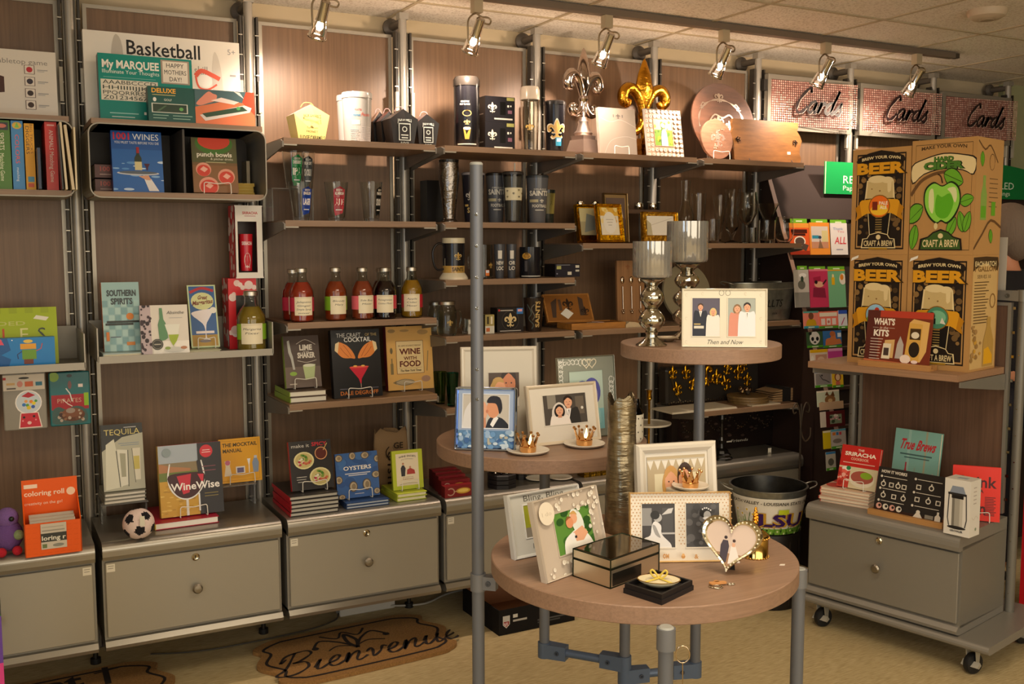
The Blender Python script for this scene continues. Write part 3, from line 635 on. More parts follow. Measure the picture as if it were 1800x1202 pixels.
def vt(s, size=.35, **k): return ('t', s, k.pop('u', .35), k.pop('v', .86), size, k.pop('c', '#f0ead8'), dict(a='l', r=-90, **k))
def vtx(s, u, v, capfrac_w, length, col, w, h):
    """text running down a spine: cap height as a fraction of w, length as a fraction of h"""
    return ('t', s, u, v, capfrac_w*w/h, col, {'a': 'l', 'r': -90, 'w': length*h/w})
def sp(px0, px1, pyt, col, label, fn, **k):
    M, w, h = pose(px0, px1, pyt, ZQ, -.305); spinebox(px0, px1, pyt, col, fn(w, h), label, **k)
sp(-7, 22, 211, '#4a7a2a', 'green spined matching game box at left edge of the cubby', lambda w, h: [('r', .1, .86, .9, .97, '#2c3338'), ('e', .5, .92, .3, .03, '#c87060'), vtx('SPORTS', .33, .82, .3, .25, '#e8e4cc', w, h), vtx('Matching Game', .33, .52, .26, .4, '#dfe4c4', w, h)])
sp(24, 45, 212, '#3f86c0', 'blue spined game box right of the green one', lambda w, h: [('e', .5, .93, .4, .05, '#d8b040'), ('p', [(.3, .9), (.5, .98), (.7, .9)], '#7ac050'), vtx('COLORS', .3, .8, .34, .42, '#e05048', w, h), vtx('matching', .36, .32, .22, .2, '#d8e0e8', w, h)])
sp(47, 64, 217, '#e0a010', 'yellow spined box with digger lettering in the cubby', lambda w, h: [vtx('DIGGERS', .15, .96, .34, .42, '#3a2a10', w, h), vtx('BIG TRUCKS', .58, .99, .26, .44, '#8a5a10', w, h), ('r', .2, .12, .85, .2, '#4a90b0'), ('r', .2, .04, .8, .1, '#d05030')])
sp(83, 104, 214, '#d83a34', 'red spined animal matching game box in the cubby', lambda w, h: [('r', .2, .94, .8, .96, '#e8b0a8'), vtx('ANIMALS Matching Game', .35, .88, .34, .76, '#f4dcd0', w, h)])
for px0, px1, pyt, col, lab, ln in ((66, 71, 262, '#2c3c58', 'thin dark blue book right of the yellow spined box', 0), (106, 109, 222, '#2c2a26', 'thin black book right of the red spined box', -.03), (112, 116, 217, '#cfc0a0', 'thin cream book leaning beside the red spined box', -.05), (123, 128, 222, '#cdbb98', 'thin cream book leaning steeply in the cubby', -.085), (129.5, 132.5, 226, '#d8c8a4', 'thin cream book upright against the cubby right side', 0)):
    M, w, h = pose(px0, px1, pyt, ZQ, -.300); M = M @ Matrix.Rotation(ln, 4, 'Y'); book(lab, M @ Matrix.Translation((w/2, 0, 0)) @ Matrix.Rotation(PI/2, 4, 'Z'), .17, h*.98, w, col, name='book', hard=False, page=col)
ZTR0, ZTR = 1.1185, 1.1345
M, w, h = pose(pxof(.05, -.20, ZTR0), 104, 531, ZTR0, -.20, lean=10); h = min(h, .19)
carton('lime green puzzle box leaning behind the blue puzzle box', M, w, h, .05, '#a4b80e',
       [('r', .0+.1*i, .9, .05+.1*i, 1, '#98aa14') for i in range(1, 10)]+[('t', 'TWO-SIDED', .55, .69, .07, '#c8cc70', {'w': .5, 'b': .01})]+
       [('t', ch, u, .42, .22, cc) for ch, u, cc in (('P', .12, '#3a6a8a'), ('U', .26, '#c84a20'), ('Z', .43, '#c84a20'), ('Z', .56, '#3a5a6a'), ('L', .68, '#c84a20'), ('E', .79, '#e0dc90'), ('S', .90, '#3c4a3a'))]+
       [('t', 'reversible puzzle', .60, .3, .05, '#b05a20'), ('p', [(.85, .80), (.93, .76), (.95, .82), (.87, .86)], '#e8e4d0')], name='puzzle_box', cat_='puzzle')
M, w, h = pose(pxof(.05, -.29, ZTR0), 98, 597, ZTR0, -.29)
art = [('p', [(.0, 0), (.7, 0), (.72, .3), (.66, .45), (.72, .6), (.7, 1), (0, 1)], '#1a5c9c'), ('p', [(.44, .12), (.5, .16), (.62, .75), (.67, .95), (.6, .85), (.5, .55)], '#d8c83a'), ('p', [(.6, .8), (.66, .98), (.68, .78)], '#e0506a'), ('p', [(.42, .3), (.48, .5), (.4, .45)], '#d86a4a'), ('c', .49, .3, .015, '#d07030'), ('p', [(.52, .1), (.56, .3), (.54, .05)], '#d05a3a')]
art += [('r', .80, .12, .86, .3, '#7a3a2a'), ('r', .79, .28, .88, .6, '#6a9a30'), ('r', .78, .62, .88, .8, '#e0a030'), ('e', .83, .88, .03, .06, '#e0c050'), ('s', [(.88, .55), (.91, .62), (.92, .8)], .006, '#c05050'), ('s', [(.79, .55), (.76, .45), (.765, .3)], .006, '#2a3a6a'), ('c', .36, .7, .006, '#fff'), ('c', .73, .93, .004, '#fff'), ('c', .62, .08, .005, '#fff')]
carton('blue puzzle box with rocket and robot on the left tray shelf', M, w, h, .04, '#1f7fc4', art, name='puzzle_box', cat_='puzzle')
# hanging bags
def hook(px, py, y):
    q = at(px, py, y=y); m = MB(); m.tube(cat([(0, -y-.01, .012), (0, .03, .012), (0, -.01, .010), (0, -.028, .014), (0, -.034, .024)], 4), .0022, '#a09a8c', 'metal', 6); return m, q
m, q = hook(45, 663, -.16); one(m, 'peg_hook', 'metal peg hook through the gumball machine package', 'hook', Matrix.Translation(q))
M, w, h = pose(8, 84, 655, zat(757, .40, -.2), -.185); 
t = thing('toy_package', 'clear hanging package with a gumball machine shape inside', 'toy package', M)
m = MB(); m.rbox(-w/2, w/2, -.004, .006, 0, h, .006, '#8f8a7e', 'gloss'); m.build('bag', t)
m = MB(); m.box(-w/2+.002, w/2-.004, -.0065, -.0045, h*.70, h*.97, '#ddd2bf', 'print')
Face(m, w-.006, h*.27, x0=-w/2+.002, z0=h*.70, y0=-.0067).draw([('r', 0, .7, .07, .86, '#c03030'), ('e', .5, .78, .13, .07, '#2a2620'), ('r', .08, .35, .28, .5, '#d8b070'), ('e', .4, .4, .07, .2, '#d89080'), ('r', .52, .22, .72, .55, '#d8683a'), ('r', .78, .25, .94, .5, '#2a7890'), ('r', .08, .08, .3, .18, '#66605a')]); m.build('header_card', t)
m = MB(); f = Face(m, w, h, x0=-w/2, y0=-.0045)
f.draw([('p', [(.38, .30), (.80, .30), (.88, .03), (.33, .03)], '#f0dcd0'), ('e', .58, .48, .31, .215, '#f2ece4'), ('e', .58, .48, .285, .19, '#c9d2d8'), ('p', [(.40, .29), (.78, .29), (.85, .045), (.36, .045)], '#c8283a'), ('p', [(.42, .59), (.58, .66), (.74, .60), (.58, .56)], '#b82434'),
        ('c', .47, .44, .045, '#3a78c0'), ('c', .52, .5, .04, '#e8a050'), ('c', .55, .43, .04, '#5aa040'), ('c', .64, .49, .045, '#e88a30'), ('c', .70, .46, .045, '#e8d030'), ('c', .75, .5, .035, '#4a9a50'), ('c', .68, .40, .045, '#3a60b0'), ('c', .58, .385, .05, '#e0c830'),
        ('c', .46, .22, .03, '#2a1818'), ('c', .69, .23, .03, '#2a1818'), ('c', .43, .16, .022, '#e88a90'), ('c', .73, .17, .022, '#e88a90'), ('e', .58, .12, .05, .03, '#f0c0b8')]); m.build('gumball_shape', t)
m, q = hook(122, 657, -.16); one(m, 'peg_hook', 'metal peg hook through the teal snack pouch', 'hook', Matrix.Translation(q))
M, w, h = pose(89, 160, 653, zat(748, .55, -.2), -.185)
t = thing('snack_pouch', 'shiny teal and red snack pouch hanging beside the toy package', 'pouch', M); m = MB(); m.rbox(-w/2, w/2, -.012, .012, 0, h, .006, '#1c6a70', 'gloss')
Face(m, w-.006, h, x0=-w/2+.003, y0=-.0122, mat='gloss').draw([('r', .02, .30, .98, .58, '#a01c2c'), ('p', cat([(.05, .3), (.2, .36), (.4, .3), (.6, .36), (.85, .32), (.95, .12), (.8, .04), (.1, .04), (.03, .15)], 3, True), '#3a5a58'), ('e', .55, .2, .32, .12, '#5a3424'), ('e', .55, .24, .27, .09, '#7a4a34'), ('e', .5, .28, .12, .05, '#9a8a80'), ('e', .1, .92, .13, .09, '#7aa020'), ('r', .86, .36, .98, .6, '#8ab820'), ('t', 'PIRATES', .48, .43, .08, '#c8a088', {'w': .62}), ('r', .72, .71, .84, .77, '#e8d8d0'), ('s', [(.4, .7), (.5, .6), (.55, .45)], .03, '#d8d8d0'), ('s', [(.3, .5), (.45, .4), (.55, .36)], .025, '#e0d0c8'), ('e', .5, .93, .07, .03, '#10242a'), ('e', .5, .76, .05, .08, '#7a5050')]+BLOBS(.2, .1, .85, .33, 16, ['#6a4030', '#8a6048', '#b0a090', '#40282a'], .02, .06, .7, 4)); m.build('pouch_body', t)
# cabinet 0: orange display
ZCAB = .5455
M, w, h = pose2((45, 981), (145, 968), 917, ZCAB)
t = thing('display_box', 'orange open display box of coloring rolls on the left cabinet', 'display box', M)
d = .115; m = MB(); OR = '#e85c14'
m.box(-w/2, w/2, 0, .003, 0, h, OR, 'print'); m.box(-w/2, w/2, d-.003, d, 0, h*2.1, OR, 'print'); m.box(-w/2+.003, w/2-.003, .003, d-.003, 0, .003, OR, 'print')
for s in (-1, 1): m.prism([(0, 0), (d, 0), (d, h*1.7), (0, h)], s*w/2-(.003 if s > 0 else 0), s*w/2+(0 if s > 0 else .003), OR, 'print', ax='x')
Face(m, w, h*1.0, x0=-w/2, y0=d-.0035, z0=h*1.1).draw([('t', 'coloring roll', .40, .50, .15, '#f8dcc0', {'w': .72, 'b': .02}), ('r', .04, .74, .28, .86, '#f4d8c0'), ('t', 'creativity on the go!', .38, .22, .09, '#f8dcc0', {'w': .68}), ('c', .88, .55, .08, '#f4d0b0')])
f = Face(m, w, h, x0=-w/2); f.draw([('r', .02+.12*i, .08+.16*j, .10+.12*i, .085+.16*j, '#c84a0c') for i in range(8) for j in range(6)])
f.draw([('r', .28, .2, .73, .97, '#c8bfae'), ('r', .28, .42, .73, .68, '#3a3c38'), ('t', 'loring r', .505, .47, .13, '#e4e0d0', {'w': .42, 'b': .02}), ('r', .3, .24, .38, .36, '#6a7a50'), ('e', .58, .3, .1, .05, '#8a8a80'), ('r', .3, .74, .7, .78, '#9a9488'), ('r', .3, .85, .68, .88, '#b0a898')]); m.build('tray', t)
rl = MB(); rl.cyl((0, 0, 0), .012, w*.8, '#b8b0a0', 'print', 14); r0 = None
for i, lab in enumerate(('grey wrapped coloring roll at the front of the orange box', 'grey wrapped coloring roll in the middle of the orange box', 'grey wrapped coloring roll at the back of the orange box')):
    Q = M @ Matrix.Translation((-w*.4, .022+i*.03, h*.92+.003*i)) @ Matrix.Rotation(PI/2, 4, 'Y')
    if r0 is None: r0 = one(rl, 'coloring_roll', lab, 'paper roll', Q, 'coloring rolls in the orange box')
    else: dup(r0, Q, lab)
q = at(16, 978, z=ZCAB)
t = thing('plush_toy', 'purple plush toy with red feet behind the orange box', 'plush toy', Matrix.Translation((q.x, q.y+.05, ZCAB)))
m = MB(); m.ball((0, 0, .055), .045, '#6a4a86', 'plush', sz=(1, .9, 1.15)); m.ball((.0, 0, .11), .034, '#7a5a96', 'plush'); m.build('body', t)
m = MB(); m.ball((-.02, -.04, .012), .015, '#b82030', 'plush'); m.build('foot', t); m = MB(); m.ball((.024, -.036, .012), .015, '#b82030', 'plush'); m.build('foot', t)
m = MB(); m.ball((.012, -.034, .114), .008, '#1c2018', 'gloss'); m.build('eye', t); m = MB(); m.ball((.03, -.03, .06), .016, '#8fa070', 'plush'); m.build('paw', t)
# ---------------------------------------------------------------- bay 1 top
M, w, h = pose(152, 426, 64, ZT, -.10, lean=3)
art = [('t', 'Basketball', .5, .78, .15, '#222', {'w': .47, 'b': .012}), ('t', 'tabletop game of skill', .52, .62, .09, '#8f8a84', {'w': .52}), ('p', cat([(.16, .4), (.17, .8), (.2, .98), (.24, .85), (.245, .4)], 4), '#bdb6aa'), ('p', cat([(.82, .2), (.81, .6), (.83, .88), (.87, .7), (.89, .2)], 4), '#cfc8bc'),
       ('s', cat([(.7, .6), (.74, .66), (.81, .62), (.86, .58)], 4), .03, '#e0604a'), ('e', .76, .55, .05, .07, '#f0ece4'), ('s', cat([(.7, .6), (.72, .48), (.78, .46), (.84, .52)], 4), .012, '#e0604a'), ('r', .7, .22, .81, .42, '#d87a30'), ('e', .76, .34, .03, .05, '#3a2a20'), ('t', '5+', .945, .86, .06, '#999'), ('r', .93, .62, .97, .64, '#999')]
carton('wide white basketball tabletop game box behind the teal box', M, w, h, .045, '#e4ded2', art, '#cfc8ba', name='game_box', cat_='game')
M, w, h = pose(177, 342, 99, ZT, -.20, lean=5)
TE = '#158a7e'
art = [('r', .02, .33, .62, .63, '#dcd6c4'), ('t', 'AAABBCCCD', .32, .565, .055, '#2a3a36', {'w': .56}), ('t', 'HHIIIIIJJKK', .32, .49, .055, '#2a3a36', {'w': .56}), ('t', 'PPQQRRRSSST', .32, .415, .055, '#2a3a36', {'w': .56}), ('t', 'Z0123456789', .32, .345, .055, '#2a3a36', {'w': .56}),
       ('t', 'My MARQUEE', .34, .80, .11, '#f0ece0', {'w': .60, 'b': .03}), ('t', 'Illuminate Your Thoughts', .34, .72, .055, '#e0ece4', {'w': .60}), ('r', .05, .66, .6, .665, '#9ad0c8'), ('r', .66, .62, .97, .97, '#a89888'), ('r', .68, .64, .95, .95, '#e8e0d0'), ('t', 'HAPPY', .815, .86, .065, '#2a2a2a', {'w': .19}), ('t', 'MOTHERS', .815, .76, .065, '#2a2a2a', {'w': .24}), ('t', 'DAY!', .815, .66, .065, '#2a2a2a', {'w': .13}), ('r', .1, .14, .4, .155, '#9ad0c8'), ('r', .12, .09, .36, .1, '#e0f0ec'), ('r', .46, .14, .55, .18, '#f0ece0')]
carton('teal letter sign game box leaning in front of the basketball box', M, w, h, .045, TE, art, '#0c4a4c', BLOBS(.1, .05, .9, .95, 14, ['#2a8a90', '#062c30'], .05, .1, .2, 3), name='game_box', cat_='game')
M, w, h = pose(262, 449, 157, ZT, -.28, lean=5)
art = [('r', 0, 0, .42, 1, '#1f5650'), ('t', 'DELUXE', .145, .83, .12, '#f0b040', {'w': .22, 'b': .03}), ('r', .04, .76, .25, .78, '#c8b878'), ('t', 'GOLF', .18, .61, .06, '#e8ece0', {'w': .07}), ('e', .06, .64, .016, .06, '#e8e8e0'), ('r', .03, .28, .36, .54, '#d8dcd0'), ('r', .04, .30, .35, .52, '#2c4234'), ('p', [(.07, .32), (.15, .48), (.17, .48), (.1, .32)], '#4a6a50'), ('e', .3, .4, .02, .05, '#6ab060'), ('r', .04, .2, .18, .22, '#9ac0b0'), ('r', .04, .12, .16, .14, '#9ac0b0'), ('r', .22, .2, .4, .22, '#9ac0b0'), ('r', .22, .12, .38, .14, '#9ac0b0'),
       ('r', .43, 0, 1, 1, '#d87850'), ('p', [(.43, .5), (.43, 1), (1, 1), (1, .65), (.72, .72), (.6, .62)], '#4c6a70'), ('p', cat([(.44, .6), (.5, .8), (.56, .95), (.6, .9), (.64, .85), (.62, .7), (.55, .62), (.48, .55)], 3, True), '#e0907a'), ('p', [(.8, 1), (.9, .8), (.86, .97)], '#f0e8e0'), ('p', [(.92, 1), (1, 1), (1, .35), (.95, .5), (.88, .7)], '#c04a30'), ('p', [(.58, .7), (.8, .62), (.85, .7), (.68, .8)], '#f0dcd4'), ('p', [(.47, .28), (.52, .12), (.95, .42), (.97, .55), (.9, .62)], '#d8d4d0'), ('p', [(.49, .32), (.53, .22), (.93, .47), (.88, .58)], '#2e4a38'), ('e', .84, .52, .02, .05, '#50a060')]
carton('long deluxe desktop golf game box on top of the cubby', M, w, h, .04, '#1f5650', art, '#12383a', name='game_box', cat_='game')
# cubby books
M, w, h = pose(200, 289, 231, ZQ+.002, -.27, lean=9)
sky = [('r', 0, 0, 1, 1, '#2b66b0'), ('r', 0, .7, 1, 1, '#2558a0')]+BLOBS(0, 0, 1, .5, 16, ['#5a94d0', '#88b4e0', '#c8dcf0'], .03, .12, .5, 11, .4)
art = sky+[('t', '1001', .2, .86, .11, '#c8344a', {'w': .32, 'b': .03}), ('t', 'WINES', .68, .86, .10, '#eef0f0', {'w': .52}), ('t', 'YOU MUST TASTE BEFORE YOU DIE', .5, .79, .04, '#e8eef4', {'w': .88}), ('r', .44, .36, .58, .56, '#2c3a2c'), ('p', [(.44, .56), (.48, .62), (.48, .72), (.54, .72), (.54, .62), (.58, .56)], '#2c3a2c'), ('r', .485, .64, .54, .74, '#a82a30'), ('r', .44, .36, .58, .5, '#d8cc98'), ('e', .5, .31, .42, .035, '#c8ccd4'), ('e', .5, .32, .38, .025, '#5a6470'), ('p', [(.6, .28), (.75, .22), (.9, .02), (.7, .02), (.62, .2)], '#e8e4e0'), ('p', [(.5, .26), (.7, .28), (.75, .2), (.66, .2)], '#d8a080'), ('p', [(.62, .47), (.74, .47), (.7, .41), (.69, .36), (.67, .36), (.66, .41)], '#4a2038')]
book('blue wine book with bottle and tray cover standing in the cubby', M, w, h, .04, '#2b66b0', art, '#1c3a78'); 
for k, lab in enumerate(('thick dark maroon book lying at the bottom left of the cubby', 'thick dark maroon book lying on the other maroon book')):
    x0 = xat(168, -.20, ZQ); x1 = xat(240, -.20, ZQ); w = x1-x0; t_ = .049
    m = MB(); M = T3((x0+x1)/2, -.20, ZQ+k*t_); o = thing('book', lab, 'book', M, 'thick maroon books in the cubby')
    m.box(-w/2, w/2, 0, .13, 0, .002, '#5a2c28', 'print'); m.box(-w/2, w/2, 0, .13, t_-.003, t_-.001, '#5a2c28', 'print'); m.box(-w/2, w/2, 0, .003, 0, t_-.001, '#5a2c28', 'print'); Face(m, w, t_, x0=-w/2).draw([('t', '100', .25, .5, .3, '#b8483c', {'w': .24, 'b': .02}), ('r', .12, .25, .4, .3, '#c8a8a0')]); m.build('cover', o)
    m = MB(); m.box(-w/2+.002, w/2-.002, .003, .127, .002, t_-.003, '#d8ccb0'); m.build('pages', o)
M, w, h = pose(341, 420, 243, ZQ+.006, -.27, lean=9)
art = [('r', 0, .55, 1, 1, '#5a5a34'), ('e', .5, .9, .42, .2, '#48782c'), ('e', .5, .95, .36, .16, '#d8442c'), ('r', 0, 0, 1, .5, '#8a6038'), ('t', 'punch bowls', .5, .66, .08, '#f4ecd8', {'w': .78, 'b': .025}), ('t', '& pitcher drinks', .66, .6, .04, '#f0e8d0', {'w': .5}), ('r', .3, .55, .75, .56, '#d8d0a0')]
for u, v, r in ((.24, .42, .17), (.74, .30, .19), (.34, .12, .22)): art += [('e', u, v, r, r*.75, '#e8a088'), ('e', u, v-.02, r*.86, r*.62, '#d8402c'), ('p', [(u-.08, v), (u, v+.06), (u+.1, v+.01), (u+.02, v-.05)], '#f4b8a4')]
book('punch recipe book with red drinks cover in the right cubby', M, w, h, .018, '#7a5a34', art, '#54402a'); easel(M, w, 'the punch recipe book', z0=ZQ)
z = stack(4, 398, 447, -.22, ZQ, .16, .011, 'small mustard yellow book in the cubby corner', 'mustard yellow books in the cubby', cov='#c8b050', page='#b89a48', hard=False)
book('pale book standing behind the mustard stack in the cubby', T3(xat(437, -.1, ZQ), -.08, ZQ, PI/2), .1, .13, .012, '#b8ac94', spine='#b8ac94', hard=False)
# tray bay 1
z = stack(1, 182, 268, -.30, ZTR, .2, .017, 'cream edged book lying under the pale blue cocktail book', 'books lying on the grey tray shelf', cov='#b8ccc8', page='#ece4c8')
M, w, h = pose(184, 250, 496, z+.001, -.24, lean=9)
art = [('r', 0, 0, 1, 1, '#9cc0c0')]+GRID(0, 0, 1, .75, 6, 7, lambda i, j: ('#8ab4b8', '#a8ccca', '#7fa8ac', '#b0d0cc')[(i*3+j*5) % 4], .85, .85)+[('t', 'SOUTHERN', .52, .80, .085, '#3c4448', {'w': .78, 'b': .03}), ('t', 'SPIRITS', .52, .68, .085, '#3c4448', {'w': .58, 'b': .03}), ('e', .72, .5, .1, .05, '#e08838'), ('r', .1, .41, .96, .44, '#333a38'), ('r', .06, .375, .8, .405, '#333a38'), ('r', .07, .15, .15, .28, '#d8803a'), ('r', .18, .2, .45, .21, '#556'), ('r', .6, .08, .82, .13, '#d8883e')]
book('pale blue cocktail book with orange spine on the tray shelf', M, w, h, .03, '#9cc0c0', art, '#d8701c', [('r', .2, .1, .5, .85, '#a04a10')])
M, w, h = pose(250, 334, 536, ZTR, -.315, lean=9)
art = [('r', 0, 0, 1, 1, '#d8d2c6'), ('r', .25, 0, 1, .3, '#e8e4da'), ('r', 0, 0, .22, 1, '#b8a8ac')]+BLOBS(.0, 0, .21, 1, 30, ['#2c2026', '#3a2a32'], .015, .045, 1, 21)+[('p', [(.38, .3), (.5, .32), (.56, .36), (.52, .65), (.48, .72), (.46, .94), (.40, .94), (.40, .74), (.36, .62)], '#5a8a62'), ('t', 'Absinthe', .73, .82, .06, '#5a5a58', {'w': .36, 'i': .25}), ('r', .6, .74, .88, .75, '#aaa'), ('p', [(.5, .62), (.82, .62), (.76, .32), (.66, .2), (.6, .3)], '#dfe0d4'), ('p', [(.57, .42), (.79, .42), (.74, .3), (.66, .2), (.6, .3)], '#9ab032'), ('r', .65, .1, .69, .2, '#c8ccb8'), ('e', .68, .13, .22, .05, '#c4c4bc'), ('e', .88, .16, .07, .03, '#b07a58'), ('e', .54, .16, .06, .03, '#8aa050'), ('c', .33, .24, .12, '#3a3a36'), ('c', .33, .24, .1, '#8a8678'), ('c', .33, .24, .09, '#34342f'), ('r', .26, .23, .4, .25, '#aaa698')]
book('square absinthe book with green bottle cover on the tray shelf', M, w, h, .014, '#d8d2c6', art, '#8a787c')
z = stack(1, 333, 389, -.28, ZTR, .17, .012, 'cream edged book lying under the margarita book', 'books lying on the grey tray shelf', cov='#c8ccb0', page='#ece4c8')
M, w, h = pose(337, 387, 501, z+.004, -.22, lean=16)
art = [('r', 0, 0, 1, 1, '#c8d8a8'), ('r', .05, .02, .95, .98, '#2c5e9c'), ('r', .05, .02, .95, .2, '#b08a30'), ('e', .5, .74, .4, .14, '#d8dca0'), ('s', cat([(.08, .88), (.5, .95), (.92, .9)], 4), .1, '#b82a34'), ('t', 'Great', .5, .77, .06, '#7a2c18', {'w': .34, 'i': .3, 'b': .03}), ('t', 'Margaritas', .5, .69, .065, '#7a2c18', {'w': .72, 'i': .3, 'b': .03, 'r': 6}), ('p', cat([(.1, .56), (.5, .6), (.85, .6), (.7, .46), (.58, .36), (.56, .16), (.7, .12), (.4, .11), (.52, .16), (.5, .34), (.3, .44), (.14, .5)], 3, True), '#f0e8ea'), ('e', .86, .59, .12, .05, '#f0ece0'), ('r', .2, .22, .84, .26, '#f0e4e0'), ('e', .5, .1, .2, .025, '#8a8080')]
book('tall narrow margarita book with cocktail glass cover', M, w, h, .016, '#c8d8a8', art, '#6a6a40'); easel(M, w, 'the tall margarita book', z0=z)
# sriracha gift boxes
def hib(n, sd): return BLOBS(.05, .03, .95, .97, n, ['#f4e4dc', '#f0d8d0', '#e8c8c0'], .06, .16, 1, sd, .4)
zb = zat(489, 1.14, -.17)
M, w, h = pose(404, 453, 490, ZTR, -.17)
zt_ = zb; h = zb-ZTR-.0005
m = MB(); m.box(-w/2, w/2, 0, .10, 0, h, '#d82830', 'print'); f = Face(m, w, h, x0=-w/2); f.draw(hib(22, 5)+[('r', .26, .02, .98, .76, '#2a2420')]); Face(m, .10, h, M=Matrix.Translation((-w/2, .10, 0)) @ Matrix.Rotation(-PI/2, 4, 'Z')).draw([('r', 0, 0, 1, 1, '#d02a30')]+hib(26, 9))
M_low = M; one(m, 'gift_box', 'red floral gift box standing behind the yellow bottle', 'gift box', M)
M, w, h = pose(415, 464, 361, zb, -.185)
t = thing('gift_box', 'white window gift box with a red cup, stacked on top', 'gift box', M)
m = MB(); m.box(-w/2, w/2, .004, .10, 0, .004, '#e8e2d8', 'print'); m.box(-w/2, w/2, .004, .10, h-.004, h, '#e8e2d8', 'print'); m.box(-w/2, -w/2+.002, 0, .10, .004, h-.004, '#c82830', 'print'); m.box(w/2-.002, w/2, 0, .10, .004, h-.004, '#c82830', 'print'); m.box(-w/2, w/2, .098, .10, 0, h, '#3a2a26', 'print')
for a in ((0, 1, 0, .08), (0, 1, .78, 1), (0, .1, .08, .78), (.78, 1, .08, .78)): m.box(-w/2+a[0]*w, -w/2+a[1]*w, 0, .002, a[2]*h, a[3]*h, '#ece6dc', 'print')
Face(m, .10, h, M=Matrix.Translation((-w/2, .10, 0)) @ Matrix.Rotation(-PI/2, 4, 'Z')).draw([('r', 0, 0, 1, 1, '#d02a30')]+hib(26, 13)); Face(m, w, h, x0=-w/2).draw([('t', 'SRIRACHA', .55, .88, .035, '#c03030', {'w': .55, 'b': .03}), ('r', .35, .85, .75, .86, '#c08080')]); m.build('carton', t)
m = MB(); m.lathe([(.020, .10*h), (.0245, .60*h), (.0245, .61*h)], '#c82430', 'gloss', Matrix.Translation((-.004, .035, 0)), 24)
Face(m, 1, 1, M=Matrix.Translation((-.004, .035, 0)), warp=cylwarp(.020, -1.1, 1.1, .1*h, .6*h, .0245)).draw([('t', 'SRIRACHA', .5, .72, .09, '#f0dcd8', {'w': .8, 'b': .04}), ('e', .5, .3, .26, .2, '#e8ccc4'), ('e', .5, .3, .2, .15, '#c82430'), ('t', 'PRIME', .5, .08, .06, '#f0dcd8', {'w': .4})]); m.build('cup', t)
# ---------------------------------------------------------------- bottles
def bottle(M, H, r, liq, band, lab, label, name='sauce_bottle', group='sauce bottles with handwritten labels', ang=-.1, cork='#cfc9bb', note=None):
    t = thing(name, label, 'bottle', M, group)
    out = [(0, .0), (r*.9, .0), (r, .006), (r, H*.52), (r*.97, H*.58), (r*.72, H*.70), (r*.46, H*.78), (r*.42, H*.90), (r*.47, H*.905), (r*.47, H*.93)]
    m = MB(); m.lathe(out, '#e8ece8', 'glass', None, 28, cap=False); m.lathe([(max(a-.0016, 0), z+.002 if i < 3 else z) for i, (a, z) in enumerate(out)][::-1], '#e8ece8', 'glass', None, 28, cap=False); m.build('glass_body', t)
    lz = H*.74; m = MB(); m.lathe([(0, .003), (r*.9-.002, .003), (r-.002, .008), (r-.002, H*.52), (r*.97-.002, H*.58), (r*.72-.002, H*.70), (r*.58-.002, lz), (0, lz)], liq, 'liquid', None, 28, cap=False); m.build('contents', t)
    m = MB(); m.lathe([(r*.5, H*.925), (r*.5, H*.985), (r*.45, H), (0, H)], cork, 'metal', None, 24, cap=False); m.build('cap', t)
    m = MB(); f = Face(m, 2*r*1.6, .1, warp=cylwarp(r+.0004, -1.6, 1.6, H*.20, H*.46)); f.draw([('r', 0, 0, 1, 1, band)])
    f = Face(m, 1.5*r, H*.34, warp=cylwarp(r+.0008, -.78+ang, .78+ang, H*.13, H*.47)); f.draw([('r', 0, 0, 1, 1, '#ece2c4'), ('r', .08, .93, .92, .94, '#a08a6a')])
    ls = note or ('Vegetable', 'Soup')
    for i, s in enumerate(ls): f.draw([('t', s, .5, .68-.2*i, .10, '#3c3a34', {'w': min(.8, .12*len(s)), 'i': .35})])
    m.build('label', t); return t
def pbot(pl, pr, pyt, z, y, *a, **k):
    M, w, h = pose(pl, pr, pyt, z, y); M = Matrix.Translation((M.translation.x, y, z)); r = (pr-pl)/2/FPX*dep(M.translation); h = zat(pyt, M.translation.x, y)-z
    return bottle(M, h, r, *a, **k)
pbot(418, 468, 511, ZTR, -.26, '#b09030', '#8ab82a', None, 'yellow syrup bottle with green band on the tray shelf', note=('Margarita', 'Fixer'), name='syrup_bottle', group=None, ang=-.2)
pbot(497, 536, 473, ZS3, -.23, '#b8301c', '#b8304a', None, 'red sauce bottle half hidden at the left end of the row', ang=0.1)
pbot(510, 552, 471, ZS3, -.31, '#c83c20', '#b8304a', None, 'red sauce bottle at front left with tall handwritten label', note=('Jalapeno', 'Ginger', 'Simple Syrup', 'mixer'))
pbot(571, 610, 470, ZS3, -.305, '#b8481c', '#78a82a', None, 'orange red sauce bottle with green band', note=('Bloody', 'Mary'), ang=.0)
pbot(618, 657, 470, ZS3, -.30, '#b8502e', '#e86a78', None, 'orange sauce bottle with pink band', note=('Side Busy', 'Mixer'), ang=.1)
pbot(652, 690, 471, ZS3, -.20, '#a05030', '#a05030', None, 'brownish sauce bottle behind the dark purple one')
pbot(657, 697, 470, ZS3, -.30, '#2c0c12', '#c83a4a', None, 'dark purple sauce bottle in the row', note=('Pomegranate', 'Cosmo Mixer'), ang=-.35)
pbot(705, 743, 469, ZS3, -.28, '#c8921c', '#b82a34', None, 'mustard yellow sauce bottle at the right end of the row', note=('Apple', 'Cider', 'Mixer'), ang=-.38)
